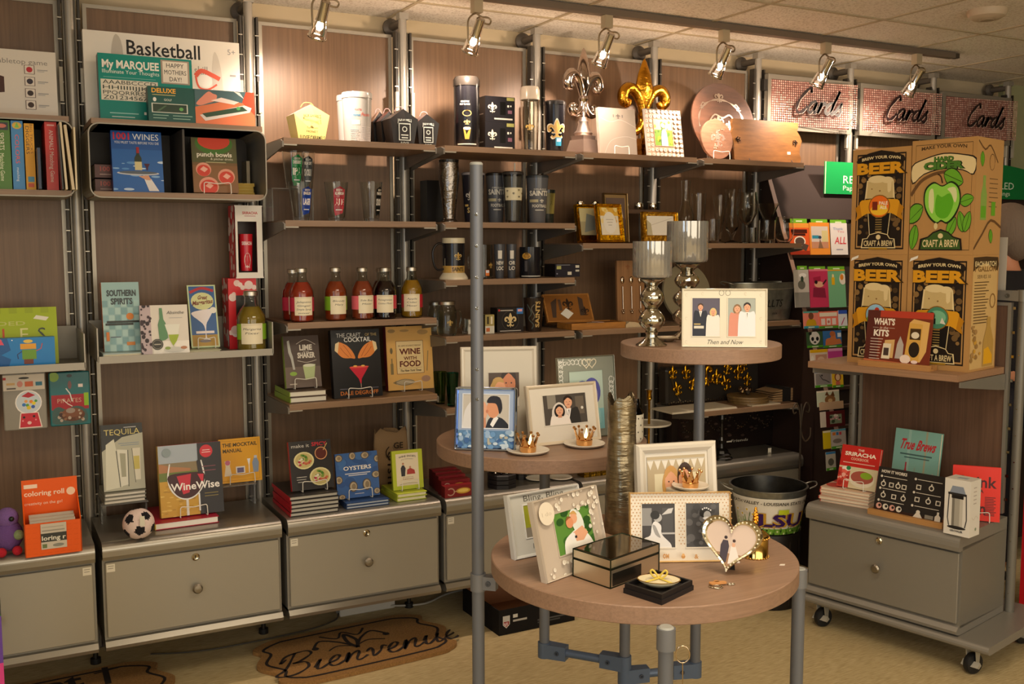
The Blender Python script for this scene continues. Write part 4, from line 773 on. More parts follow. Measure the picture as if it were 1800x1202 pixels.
# ---------------------------------------------------------------- bay 2 top shelf
def jd(pl, pr, pyt, y, label, col, ink, side, txts, group):
    M, w, h = pose(pl, pr, pyt, ZS1, y); t = thing('candy_carton', label, 'carton', M, group); d = w*.7
    m = MB(); pts = [(-w*.36, 0), (w*.36, 0), (w*.5, h*.72), (0, h*1.0), (-w*.5, h*.72)]
    k = .45
    F_ = [(-w*.36, .0, 0), (w*.36, 0, 0), (w*.5, -.008, h*.72), (.0, .004, h), (-w*.5, -.008, h*.72)]; Bk = [(x, d-y_, z_) for x, y_, z_ in F_]
    m.add(F_+Bk, [(0, 1, 2, 3, 4), (9, 8, 7, 6, 5), (0, 5, 6, 1), (1, 6, 7, 2), (0, 4, 9, 5)], col, 'print'); m.add(F_+Bk, [(4, 3, 8, 9)], side, 'print'); m.add(F_+Bk, [(2, 7, 8, 3)], side, 'print')
    f = Face(m, w*.72, h*.72, x0=-w*.36, y0=-.009); f.draw(txts); m.build('carton', t)
    m = MB(); m.tube(cat([(-w*.2, d*.5, h*.95), (-w*.1, d*.5, h*1.07), (w*.1, d*.5, h*1.07), (w*.2, d*.5, h*.95)], 4), .0015, '#d0a050' if col != '#1c1a1a' else '#c8a0a0', 'satin', 6); m.build('handle', t); return t
jd(517, 579, 183, -.26, 'pale yellow fudge caramel carton on the top shelf', '#c4b870', '#3a3420', '#c8a890', [('t', "JACK DANIEL'S", .5, .86, .13, '#3a3420', {'w': .7, 'arc': .05, 'b': .02}), ('c', .5, .7, .06, '#b0a468'), ('t', 'Tennessee', .5, .48, .08, '#3a3420', {'w': .45, 'i': .2}), ('t', 'HONEY', .5, .34, .08, '#3a3420', {'w': .45}), ('t', 'FUDGE CARAMELS', .5, .08, .14, '#2c2818', {'w': .98, 'b': .02})], None)
bt = [('t', "JACK DANIEL'S", .5, .88, .16, '#b8c0b8', {'w': .7, 'arc': .06, 'b': .03}), ('r', .2, .2, .8, .84, '#a8b0a8'), ('r', .24, .23, .76, .80, '#1c1a1a'), ('c', .5, .62, .13, '#a8b0a8'), ('c', .5, .62, .09, '#1c1a1a'), ('r', .32, .38, .68, .42, '#a8b0a8'), ('r', .34, .28, .66, .32, '#a8b0a8'), ('t', 'FUDGE', .5, .05, .1, '#a8b0a8', {'w': .4})]
G_ = 'black caramel cartons on the top shelf'
jd(655, 683, 196, -.11, 'black caramel carton, leftmost and half hidden by the white tin', '#1c1a1a', '', '#c8a898', [], G_)
jd(669, 702, 195, -.175, 'black caramel carton behind the largest black one', '#1c1a1a', '', '#7a4a44', [('r', .1, .05, .5, .7, '#c0907c')], G_)
jd(686, 734, 191, -.27, 'largest black caramel carton with oval emblem, facing front', '#1c1a1a', '', '#6a6058', bt, G_)
jd(732, 771, 200, -.25, 'smaller black caramel carton at the right end', '#1c1a1a', '', '#5a3030', bt, G_)
def tin(pl, pr, pyt, y, label):
    M = Matrix.Translation((xat((pl+pr)/2, y, ZS1), y, ZS1)); r = (pr-pl)/2/FPX*dep(M.translation); h = zat(pyt, M.translation.x, y)-ZS1
    t = thing('candy_tin', label, 'tin', M, 'white printed tins on the top shelf'); m = MB(); m.lathe([(0, 0), (r*.86, 0), (r*.97, h*.9)], '#a6a4a0', 'gloss', None, 32, cap=False)
    f = Face(m, 2*r, h, warp=cylwarp(r*.865, -1.2, 1.2, .0, h*.9, r*.972)); f.draw([('t', 'ROASTED', .4, .70, .04, '#c86a60', {'w': .2, 'b': .02}), ('t', 'gourmet', .35, .58, .06, '#5a90b0', {'w': .22, 'b': .03}), ('t', 'Pecans', .62, .59, .07, '#c86a60', {'w': .3, 'i': .3, 'b': .02}), ('r', .2, .40, .45, .50, '#c0d0c0')]+LINES(.5, .36, .85, 9, .036, '#b8b4b4')+LINES(.15, .30, .45, 7, .036, '#c8b8b4')); m.build('tin_body', t)
    m = MB(); m.lathe([(r*.99, h*.885), (r*1.01, h*.89), (r*1.01, h*.975), (r*.98, h), (0, h)], '#aeaca8', 'gloss', None, 32, cap=False); m.build('lid', t)
tin(593, 640, 169, -.13, 'white printed tin peeking out behind the other tin'); tin(602, 655, 164, -.25, 'white printed tin with gourmet lettering, in front')
# ---------------------------------------------------------------- pint glasses
def pint(M, H, r, art, label, group='beer pint glasses', name='pint_glass', g='#eef2f0', a0=-.7, a1=.9, zz=(.12, .88)):
    t = thing(name, label, 'glass', M, group); b = r*.66
    m = MB(); m.lathe([(0, 0), (b, 0), (b, .004), (r, H), (r-.0018, H), (b-.0015, .012), (0, .010)], g, 'glass', None, 28, cap=False); m.build('glass_body', t)
    if art:
        m = MB(); z0, z1 = H*zz[0], H*zz[1]; ra = b+(r-b)*zz[0]; rb = b+(r-b)*zz[1]
        Face(m, (a1-a0)*r, z1-z0, warp=cylwarp(ra+.0006, a0, a1, z0, z1, rb+.0006)).draw(art); m.build('printed_badge', t)
    return t
def cylM(pl, pr, pyt, y, z):
    x = xat((pl+pr)/2, y, z); p = V((x, y, z)); return Matrix.Translation(p), (pr-pl)/2/FPX*dep(p), zat(pyt, x, y)-z
def badge(c1, c2, t1, t2, t3='BREW'):
    return [('p', [(.2, .02), (.8, .1), (.9, .3), (.9, .9), (.55, 1), (.15, .9), (.12, .2)], c1), ('r', .16, .35, .88, .62, c2), ('t', t2, .52, .38, .2, '#eee8dc', {'w': .66, 'b': .04}), ('t', t1, .52, .72, .09, '#eee8dc', {'w': .6, 'b': .03}), ('t', t3, .52, .84, .07, '#eee8dc', {'w': .4}), ('r', .25, .2, .75, .23, '#ddd')]
q0 = xat(487, -.30, ZS2); q1 = xat(560, -.30, ZS2); zr = zat(331, q0, -.2)
m = MB(); w_ = q1-q0
m.box(-w_/2, w_/2, 0, .14, zr-ZS2-.003, zr-ZS2, '#eef0f0', 'film'); m.box(-w_/2, -w_/2+.003, 0, .14, 0, zr-ZS2-.003, '#eef0f0', 'film'); m.box(w_/2-.003, w_/2, 0, .14, 0, zr-ZS2-.003, '#eef0f0', 'film')
one(m, 'acrylic_riser', 'clear acrylic riser holding two pint glasses', 'riser', T3((q0+q1)/2, -.24, ZS2))
M, r, H = cylM(497, 536, 266, -.19, zr); pint(M, H, r, badge('#169a50', '#0f7a3c', 'DESSERT', 'IPA'), 'pint glass with green IPA badge on the clear riser', a0=-.6, a1=.85, zz=(.05, .9))
M, r, H = cylM(522, 555, 268, -.14, zr); pint(M, H, r, badge('#202224', '#303436', 'IRISH DRY', 'STOUT'), 'pint glass with black badge on the clear riser', a0=-.75, a1=.7, zz=(.05, .9))
M, r, H = cylM(508, 551, 320, -.33, ZS2); pint(M, H, r, badge('#1c48b0', '#1840a0', 'ENGLISH', 'LAGER'), 'pint glass with blue lager badge at the shelf front', a0=-.3, a1=1.0)
M, r, H = cylM(571, 613, 320, -.30, ZS2); pint(M, H, r, badge('#c01c30', '#a81428', 'ALL AMERICAN', 'ALE'), 'pint glass with red ale badge', a0=-.75, a1=.65)
M, r, H = cylM(633, 673, 320, -.30, ZS2); pint(M, H, r, badge('#202224', '#303436', 'FINE IRISH', 'STOUT'), 'pint glass with black badge at the right of the row', a0=.0, a1=1.15)
# ---------------------------------------------------------------- book shelf bay 2
z = stack(2, 510, 575, -.335, ZS4, .21, .021, 'green spined drinks book lying on the wood shelf', 'green spined drinks books in a stack', cov='#5a4a40', spine='#8aa83a', page='#e0dccc')
M, w, h = pose(504, 566, 590, z+.004, -.27, lean=12)
art = [('r', 0, 0, 1, 1, '#4a3a32'), ('r', 0, 0, 1, .4, '#6a5a50'), ('p', [(.1, .9), (.16, .92), (.2, .7), (.24, .6), (.28, .35), (.22, .35), (.18, .55), (.12, .68)], '#b8b8b0'), ('t', 'LIME', .62, .72, .10, '#ded6c8', {'w': .36, 'b': .04}), ('t', 'SHAKER', .62, .57, .10, '#ded6c8', {'w': .5, 'b': .04}), ('s', cat([(.36, .84), (.62, .92), (.9, .82)], 4), .012, '#ded6c8'), ('s', cat([(.36, .52), (.62, .48), (.9, .52)], 4), .012, '#ded6c8'), ('t', 'IN THE', .62, .67, .03, '#ded6c8', {'w': .16}), ('p', [(.5, .42), (.86, .44), (.8, .16), (.55, .14)], '#b4c48c'), ('e', .68, .42, .17, .03, '#d8dcc4'), ('e', .22, .27, .1, .04, '#8ab040'), ('r', .1, .06, .3, .08, '#c8bcac')]
book('brown cocktail shaker book leaning on its green stack', M, w, h, .022, '#4a3a32', art, '#8aa83a'); easel(M, w, 'the brown cocktail shaker book', z0=z)
M, w, h = pose(588, 673, 579, ZS4+.002, -.315, lean=8)
hand = lambda g: [('p', cat([(.5+g*(a-.5), b) for a, b in ((.08, .78), (.16, .82), (.24, .80), (.33, .76), (.42, .68), (.47, .6), (.46, .57), (.38, .58), (.3, .58), (.2, .6), (.1, .68))], 3, True), '#e0883c'), ('s', cat([(.5+g*(a-.5), b) for a, b in ((.24, .78), (.32, .7), (.4, .6))], 3), .01, '#a85020'), ('s', cat([(.5+g*(a-.5), b) for a, b in ((.18, .74), (.26, .66), (.34, .6))], 3), .01, '#a85020'), ('p', [(.5+g*(a-.5), b) for a, b in ((.08, .8), (.16, .83), (.12, .66), (.06, .7))], '#e8d0a0')]
art = [('r', 0, 0, 1, 1, '#17171a'), ('t', 'THE CRAFT', .36, .89, .06, '#d8d8d4', {'w': .5}), ('t', 'OF THE', .82, .90, .04, '#c8b070', {'w': .24}), ('t', 'COCKTAIL', .54, .82, .065, '#e8e8e4', {'w': .56, 'b': .01})]+hand(1)+hand(-1)+[('p', [(.34, .44), (.74, .45), (.58, .27), (.57, .2), (.55, .2), (.52, .27)], '#c8203a'), ('e', .54, .445, .2, .015, '#e05a4a'), ('e', .46, .46, .04, .012, '#f0c060'), ('e', .62, .46, .04, .012, '#f0c060'), ('r', .555, .14, .565, .2, '#c8b0a0'), ('r', .12, .125, .92, .135, '#667'), ('t', 'DALE DEGROFF', .52, .04, .055, '#c07030', {'w': .78, 'b': .02})]
book('black cocktail book with two hands over a red martini', M, w, h, .03, '#17171a', art, '#101012'); easel(M, w, 'the black cocktail book', z0=ZS4)
M, w, h = pose(683, 763, 573, ZS4+.006, -.245, lean=6)
art = [('r', 0, 0, 1, 1, '#e0b266')]+[('e', u, v, a, b, cc) for u, v, a, b, cc in ((.12, .93, .08, .03, '#a88a58'), (.8, .9, .12, .04, '#b8945c'), (.4, .93, .1, .02, '#b8945c'), (.1, .62, .03, .05, '#786a48'), (.36, .12, .22, .05, '#b8a888'), (.83, .16, .1, .05, '#b08a70'))]+[('p', [(.1, .12), (.18, .15), (.18, .09)], '#98845c'), ('s', cat([(.14, .12), (.36, .17), (.58, .12), (.36, .07), (.14, .12)], 4), .008, '#6a5c3c'), ('r', .07, .25, .13, .42, '#887850'), ('r', .09, .42, .115, .5, '#887850'), ('s', [(.9, .6), (.86, .28)], .02, '#98845c'), ('r', .2, .25, .8, .77, '#8a5a3a'), ('r', .21, .257, .79, .763, '#e8d09a'), ('t', 'WINE', .5, .56, .085, '#6a2a1c', {'w': .46, 'b': .035}), ('t', 'WITH', .5, .47, .05, '#6a2a1c', {'w': .28, 'b': .025}), ('t', 'FOOD', .5, .365, .085, '#6a2a1c', {'w': .46, 'b': .035}), ('r', .25, .34, .75, .343, '#7a5a3a'), ('t', 'The New York Times', .5, .285, .035, '#3a2c20', {'w': .46, 'i': .2, 'b': .02}), ('t', 'ERIC ASIMOV & FLORENCE FABRICANT', .5, .68, .025, '#6a4a30', {'w': .5})]
book('mustard coloured wine and food book with maroon spine', M, w, h, .03, '#e0b266', art, '#7a1c28'); easel(M, w, 'the mustard wine and food book', z0=ZS4, s=.8)
# ---------------------------------------------------------------- cabinet tops bays 1 and 2
def riser(x0p, x1p, y, ztop, label, d=.12):
    a = xat(x0p, y, ZCAB); b = xat(x1p, y, ZCAB); w = b-a; H = ztop-ZCAB
    m = MB(); m.box(-w/2, w/2, 0, d, H-.003, H, '#eef0f0', 'film')
    for s in (-1, 1): m.box(s*(w/2-.003)-.003, s*(w/2-.003)+.003, d*.2, d, 0, H-.003, '#e4e8e8', 'film')
    m.box(-w/2, w/2, 0, d, 0, .003, '#e4e8e8', 'film') if False else None
    return one(m, 'acrylic_riser', label, 'riser', T3((a+b)/2, y, ZCAB))
yr_ = -.21; zq = zat(885, xat(215, yr_, .65), yr_)
riser(180, 262, yr_, zq, 'clear acrylic riser under the tequila books', .17)
z = stack(3, 184, 257, yr_+.005, zq+.0004, .15, .0125, 'grey tequila book lying on the clear riser', 'grey tequila books on the clear riser', cov='#8a8a80', page='#e8e4d8', rz=.02)
M, w, h = pose(183, 256, 745, z+.002, yr_+.03, lean=10)
art = [('r', 0, 0, 1, 1, '#b8b8a4'), ('p', [(0, 1), (1, 1), (1, .85), (.5, .8), (.3, .72), (0, .6)], '#2a2c2a'), ('t', 'TEQUILA', .5, .84, .085, '#d8c878', {'w': .86}), ('r', .55, .94, .85, .95, '#ccc'), ('p', [(.1, .7), (.3, .78), (.4, .4), (.45, .05), (.05, .02)], '#dcdcc8'), ('p', [(.36, .62), (.62, .6), (.6, .08), (.42, .06)], '#e4e4d4'), ('p', [(.42, .56), (.56, .55), (.55, .2), (.44, .2)], '#a8a890'), ('p', [(.72, .62), (.92, .62), (.9, .14), (.76, .14)], '#e0dcc8'), ('r', .75, .3, .89, .5, '#cfc060'), ('s', [(.34, .6), (.4, .05)], .02, '#4a4c44'), ('s', [(.62, .6), (.6, .05)], .02, '#55574e'), ('s', [(.72, .62), (.77, .1)], .015, '#6a6c60'), ('r', .4, .7, .9, .71, '#8898a8'), ('r', .45, .67, .9, .68, '#8898a8')]
book('dark and pale tequila book with shot glasses cover', M, w, h, .018, '#b8b8a4', art, '#2a2c2a')
yr_ = -.15; zq = zat(851, xat(425, yr_, .65), yr_)
riser(388, 452, yr_-.01, zq, 'clear acrylic riser under the yellow mocktail book', .1)
M, w, h = pose(388, 461, 770, zq+.004, yr_+.02, lean=8)
art = [('s', [(.05, .05), (.95, .05), (.95, .95), (.05, .95), (.05, .05)], .008, '#b07808'), ('t', 'THE MOCKTAIL', .5, .82, .08, '#4a3a10', {'w': .84, 'b': .03, 'i': .05}), ('t', 'MANUAL', .32, .69, .08, '#4a3a10', {'w': .46, 'b': .03}), ('p', [(.12, .5), (.26, .5), (.24, .38), (.28, .16), (.1, .16), (.14, .38)], '#e8dcc8'), ('c', .19, .46, .06, '#d07090'), ('r', .38, .2, .6, .36, '#e8e4e0'), ('r', .41, .22, .57, .33, '#6a608a'), ('p', [(.66, .52), (.74, .52), (.71, .38), (.71, .2), (.69, .2), (.69, .38)], '#eee'), ('p', [(.8, .2), (.92, .2), (.94, .42), (.9, .52), (.82, .52), (.78, .42)], '#8898b0'), ('r', .83, .52, .9, .58, '#c8ccd4')]
book('yellow mocktail book on the clear riser at the right', M, w, h, .012, '#e8a81c', art, '#c88c10'); easel(M, w, 'the yellow mocktail book', z0=zq)
z = stack(1, 272, 384, -.345, ZCAB, .24, .024, 'thick red cover book lying under the wine glass book', 'books lying on the cabinet of the soccer ball', cov='#a82038', page='#f0ece0', rz=.02, spine='#c8b040')
M, w, h = pose(284, 394, 780, z+.004, -.30, lean=9)
art = [('r', 0, .72, 1, 1, '#a8b4c0'), ('r', 0, .55, .7, .75, '#8a7a5a'), ('p', [(0, .75), (.2, .7), (.5, .66), (.5, .6), (0, .62)], '#b07a50'), ('r', 0, .5, .6, .62, '#6a7a34'), ('r', 0, 0, .62, .5, '#c89a2c')]+BLOBS(0, 0, .6, .48, 40, ['#d8b040', '#b08420', '#e0bc5a', '#a87818'], .02, .05, .5, 31, .5)+[('r', .62, 0, 1, 1, '#2a282c'), ('p', [(.62, .55), (.6, .75), (.72, .86), (.76, 1), (1, 1), (1, .4)], '#2a282c'), ('p', cat([(.16, .74), (.12, .55), (.16, .38), (.28, .26), (.42, .22), (.56, .26), (.68, .38), (.72, .55), (.68, .76)], 4)+[(.66, .76), (.70, .55), (.66, .4), (.55, .29), (.42, .25), (.29, .29), (.18, .4), (.14, .55), (.18, .74)], '#e8e8e4'), ('p', cat([(.135, .57), (.18, .4), (.28, .28), (.42, .24), (.56, .28), (.67, .4), (.71, .57), (.42, .6)], 4, True), '#3c0c16'), ('p', [(.27, .56), (.5, .58), (.46, .32), (.36, .3)], '#c8203a'), ('p', [(.6, .57), (.7, .56), (.68, .42)], '#d02a44'), ('r', .40, .0, .44, .24, '#dcdcd8'), ('r', .6, .05, .625, .3, '#e8e8e8'), ('t', 'WineWise', .56, .36, .10, '#f4f0ec', {'w': .78, 'b': .02}), ('c', .76, .88, .105, '#d02a38'), ('r', .7, .89, .82, .9, '#f0d0d0'), ('r', .69, .86, .83, .87, '#f0d0d0'), ('c', .13, .9, .07, '#8a9aa0'), ('r', .68, .66, .9, .67, '#8a4a58'), ('r', .68, .6, .9, .61, '#8a4a58'), ('r', .7, .28, .92, .29, '#8a7a40'), ('r', .7, .24, .92, .25, '#8a7a40')]
book('large wine book with red wine glass cover on the cabinet', M, w, h, .035, '#2a282c', art, '#c8a030', back='#a82038'); easel(M, w, 'the large wine glass book', z0=z)
q = at(246, 949, z=ZCAB); rb = 27.5/FPX*dep(q)*.98
t = thing('soccer_ball', 'small white and black plush soccer ball on the cabinet', 'ball', Matrix.Translation((q.x, q.y+.02, ZCAB)))
PHI = (1+5**.5)/2; ico = [V(p).normalized() for a in (-1, 1) for b in (-PHI, PHI) for p in ((0, a, b), (a, b, 0), (b, 0, a))]
Rb = Matrix.Rotation(.35, 3, 'X') @ Matrix.Rotation(.5, 3, 'Z') @ Matrix.Rotation(.2, 3, 'Y')
def black(d):
    p = max((Rb @ q for q in ico), key=lambda q: q.dot(d)); a = p.orthogonal().normalized(); b = p.cross(a); x, y = d.dot(a), d.dot(b); k = (math.atan2(y, x)+PI/5) % (2*PI/5)-PI/5
    return math.hypot(x, y)*math.cos(k) < .29
mw = MB(); mk = MB(); nn = 72
for j in range(nn//2):
    for i in range(nn):
        P = [V((math.sin(PI*jj/(nn//2))*math.cos(2*PI*ii/nn), math.sin(PI*jj/(nn//2))*math.sin(2*PI*ii/nn), -math.cos(PI*jj/(nn//2)))) for ii, jj in ((i, j), (i+1, j), (i+1, j+1), (i, j+1))]
        (mk if black((P[0]+P[2])/2) else mw).add([p*rb+V((0, 0, rb)) for p in P], [(0, 1, 2, 3)], '#17151a' if black((P[0]+P[2])/2) else '#e0ccc4', 'fabric')
mw.build('white_plush', t); mk.build('black_patches', t)
m = MB(); m.box(-.003, .012, -rb*1.15, -rb*1.13, rb*1.1, rb*1.75, '#d8d4c0', 'print'); m.build('price_tag', t)
# cabinet 2
z = stack(5, 511, 596, -.392, ZCAB, .25, .0145, 'black cookbook with red spine on the cabinet', 'black cookbooks with red spines', cov='#2c2a2a', spine='#b81c2c', page='#b8b4a8', rz=.0)
M, w, h = pose(514, 588, 774, z+.004, -.33, lean=14)
def plate(u, v, r, k, sd): return [('e', u, v, r, r*k, '#e0d8a0'), ('e', u, v, r*.85, r*k*.85, '#c8b878')]+[('e', u+r*.7*math.cos(a*2.4)*(.3+.1*(a % 7)), v+r*k*.7*math.sin(a*2.4)*(.3+.1*(a % 7)), r*.14, r*k*.14, ('#b8384a', '#7a9a3a', '#e8e0c8', '#c87048', '#4a7a2a')[a % 5]) for a in range(26)]
art = [('t', 'make it', .27, .87, .07, '#d8d4cc', {'w': .42}), ('t', 'SPICY', .72, .88, .075, '#c82a38', {'w': .36, 'b': .02})]+plate(.33, .60, .24, .74, 1)+plate(.68, .25, .25, .74, 2)+[('c', .74, .72, .15, '#d8a070'), ('c', .74, .72, .13, '#5a241c'), ('s', [(.8, .78), (.9, .92)], .02, '#c8a868'), ('r', .12, .26, .36, .275, '#b8b4ac'), ('r', .12, .21, .34, .225, '#b8b4ac'), ('r', .14, .16, .32, .175, '#b8b4ac')]
book('black spicy food cookbook leaning on its stack', M, w, h, .018, '#2c2a2a', art, '#b81c2c'); easel(M, w, 'the black spicy cookbook', z0=z)
z = stack(2, 609, 684, -.385, ZCAB, .20, .011, 'blue seafood book lying on the cabinet', 'blue seafood books in a stack', cov='#28426c', page='#b8c0c8', rz=.0, art=[('e', .35, .6, .12, .06, '#8a7a60'), ('e', .7, .5, .12, .07, '#b0a080')])
M, w, h = pose(594, 668, 795, z+.003, -.325, lean=10)
def oy(u, v, a, b, r=0): return [('e', u, v, a, b, '#5c5040'), ('e', u, v, a*.8, b*.8, '#b8a88c'), ('e', u+a*.1, v, a*.5, b*.55, '#8a7a60')]
art = [('r', 0, 0, 1, 1, '#3a62a0')]+BLOBS(0, .3, 1, 1, 12, ['#4470ac', '#325690'], .06, .14, .8, 17)+oy(.08, .9, .09, .08)+oy(.4, .93, .08, .09)+oy(.7, .92, .1, .08)+oy(.98, .82, .07, .08)+oy(.05, .42, .09, .09)+oy(.93, .47, .1, .08)+oy(.38, .25, .1, .12)+oy(.70, .27, .1, .13)+oy(.1, .04, .08, .06)+oy(.93, .1, .08, .07)+[('t', 'OYSTERS', .5, .62, .085, '#eceae4', {'w': .66, 'b': .025}), ('r', .2, .53, .8, .55, '#d8dce4'), ('r', .28, .49, .72, .51, '#d8dce4'), ('r', .4, .08, .62, .09, '#e0e0e0')]
book('blue oyster cookbook with shells on its cover', M, w, h, .014, '#3a62a0', art, '#28426c'); easel(M, w, 'the blue oyster cookbook', z0=z)
z = stack(2, 698, 750, -.375, ZCAB, .17, .0155, 'lime green wine book lying on the cabinet', 'lime green wine books in a stack', cov='#b0bc38', page='#e4deb8', rz=0)
M, w, h = pose(692, 745, 791, z+.002, -.325, lean=7)
art = [('r', .12, .1, .86, .92, '#e8dcc0'), ('t', "WINE SNOB'S", .5, .80, .045, '#3a3a34', {'w': .56, 'arc': .03, 'b': .02}), ('t', 'DICTIONARY', .5, .745, .025, '#6a6a60', {'w': .4, 'arc': .02}), ('p', [(.28, .34), (.27, .55), (.32, .62), (.38, .62), (.43, .54), (.4, .34)], '#34343a'), ('c', .35, .66, .035, '#b88060'), ('p', [(.46, .38), (.48, .5), (.58, .54), (.72, .48), (.74, .38)], '#b04038'), ('c', .58, .56, .035, '#c89070'), ('t', 'AN ESSENTIAL', .5, .3, .022, '#9a6a58', {'w': .36}), ('t', 'Lexicon', .5, .25, .04, '#9a5a50', {'w': .34}), ('s', cat([(.2, .13), (.5, .16), (.8, .14)], 4), .008, '#6a6a58')]
book('lime green and cream wine book at the cabinet edge', M, w, h, .014, '#b8c434', art, '#a0ac2c'); easel(M, w, 'the lime green wine book', z0=z, s=.9)
# burlap sack
M, w, h = pose(664, 722, 758, ZCAB, -.17)
m = MB(); n = 18; pr = []
for j in range(9):
    v = j/8; sq = .5+.5*(1-v)**.7 if v > .5 else 1; dy = .03*(1-.75*max(0, v-.4)/.6)
    for i in range(n):
        a = 2*PI*i/n; ex = (abs(math.cos(a))**.6)*(1 if math.cos(a) > 0 else -1); ey = (abs(math.sin(a))**.6)*(1 if math.sin(a) > 0 else -1)
        pr.append((ex*w/2*(1-.04*math.sin(v*7)), ey*dy+.035, h*v+(.012*math.sin(i*1.7) if j == 8 else 0)))
m.add(pr, [(j*n+i, j*n+(i+1) % n, (j+1)*n+(i+1) % n, (j+1)*n+i) for j in range(8) for i in range(n)]+[tuple(range(n-1, -1, -1))], '#8a7050', 'fabric', True)
Face(m, w*.9, h, x0=-w*.45, y0=.003).draw([('t', 'OYSTER', .3, .66, .10, '#241a12', {'a': 'l', 'r': -90, 'b': .02, 'w': 1.4}), ('s', cat([(.35, .74), (.25, .66), (.3, .56), (.45, .6)], 4), .03, '#241a12'), ('t', 'GE', .66, .7, .1, '#241a12', {'b': .02})])
one(m, 'burlap_sack', 'tan burlap sack with dark lettering standing behind the books', 'sack', M)
# ================================================================ PHOTO FRAMES
def ring(mb, w, h, bw, t, col, mat='gloss', M=None, r=0, ridge=.4, z0=0):
    def ol(i):
        if r: return rrect(-w/2+i, w/2-i, z0+i, z0+h-i, max(r-i, .001))
        return [(w/2-i, z0+i), (w/2-i, z0+h-i), (-w/2+i, z0+h-i), (-w/2+i, z0+i)]
    L = [(ol(0), t), (ol(0), 0), (ol(bw*.25), -t*ridge), (ol(bw*.6), -t*ridge*.8), (ol(bw), .001), (ol(bw), t*.5)]; n = len(L[0][0]); vs = [(u, y, v) for P, y in L for u, v in P]
    mb.add(vs, [(k*n+i, (k+1)*n+i, (k+1)*n+(i+1) % n, k*n+(i+1) % n) for k in range(len(L)-1) for i in range(n)], col, mat, False, M)
def frame(label, M, w, h, bw, col, photos, board=None, mat='gloss', t=.012, r=0, name='photo_frame', extra=None, group=None, base='#e8e2d4', strut='#26211e', bot=None, lay=None):
    """photos: list of (u0,v0,u1,v1,art) windows as fractions of the frame"""
    o = thing(name, label, 'photo frame', M, group); m = MB(); ring(m, w, h, bw, t, col, mat, r=r)
    m.box(-w/2+bw, w/2-bw, .0015 if board else .0042, t*.6, bw, h-bw, board or col, 'print' if board else mat)
    f = None
    if extra: f = Face(m, w, h, x0=-w/2, y0=-.0002 if not board or bw > .012 else .0013); f.draw(extra)
    m.build('frame_border', o)
    for u0, v0, u1, v1, art in photos:
        m = MB(); pw, ph = (u1-u0)*w, (v1-v0)*h; y = .0012 if board else .002; e = min(.0025, pw*.04)
        if board and lay != 'flat':
            for a in ((u0*w-e, u1*w+e, v1*h, v1*h+e), (u0*w-e, u1*w+e, v0*h-e, v0*h), (u0*w-e, u0*w, v0*h, v1*h), (u1*w, u1*w+e, v0*h, v1*h)): m.box(-w/2+a[0], -w/2+a[1], -.0004, .0015, a[2], a[3], lay or board, 'print')
        m.box(-w/2+u0*w, -w/2+u1*w, y, y+.001, v0*h, v1*h, '#888', 'print'); Face(m, pw, ph, x0=-w/2+u0*w, z0=v0*h, y0=y-.0001).draw(art); m.build('photo', o)
    L = math.asin(max(-1, min(1, M[2][1]*-1))) if False else 0
    lean = math.acos(max(-1, min(1, M[2][2]))); hs = h*.62; q = V((0, t, hs)); foot = hs*math.cos(lean); dy = foot*.28
    m = MB(); iv = M.to_3x3().inverted(); dn = iv @ (V((0, 0, -1))*(foot+t*0)); bk = iv @ (M.to_3x3() @ V((0, 1, 0))*dy); end = q+dn+bk; end = end+iv @ V((0, 0, -(M @ end).z+M.translation.z))
    a = w*.08; m.add([(-a, q.y, q.z), (a, q.y, q.z), (a*1.6, end.y, end.z), (-a*1.6, end.y, end.z), (-a, q.y+.003, q.z), (a, q.y+.003, q.z), (a*1.6, end.y+.003, end.z), (-a*1.6, end.y+.003, end.z)], [(0, 1, 2, 3), (7, 6, 5, 4), (0, 4, 5, 1), (1, 5, 6, 2), (2, 6, 7, 3), (3, 7, 4, 0)], strut, 'matte'); m.build('back_strut', o)
    return o
SK, SK2 = '#e0a886', '#c88c6a'
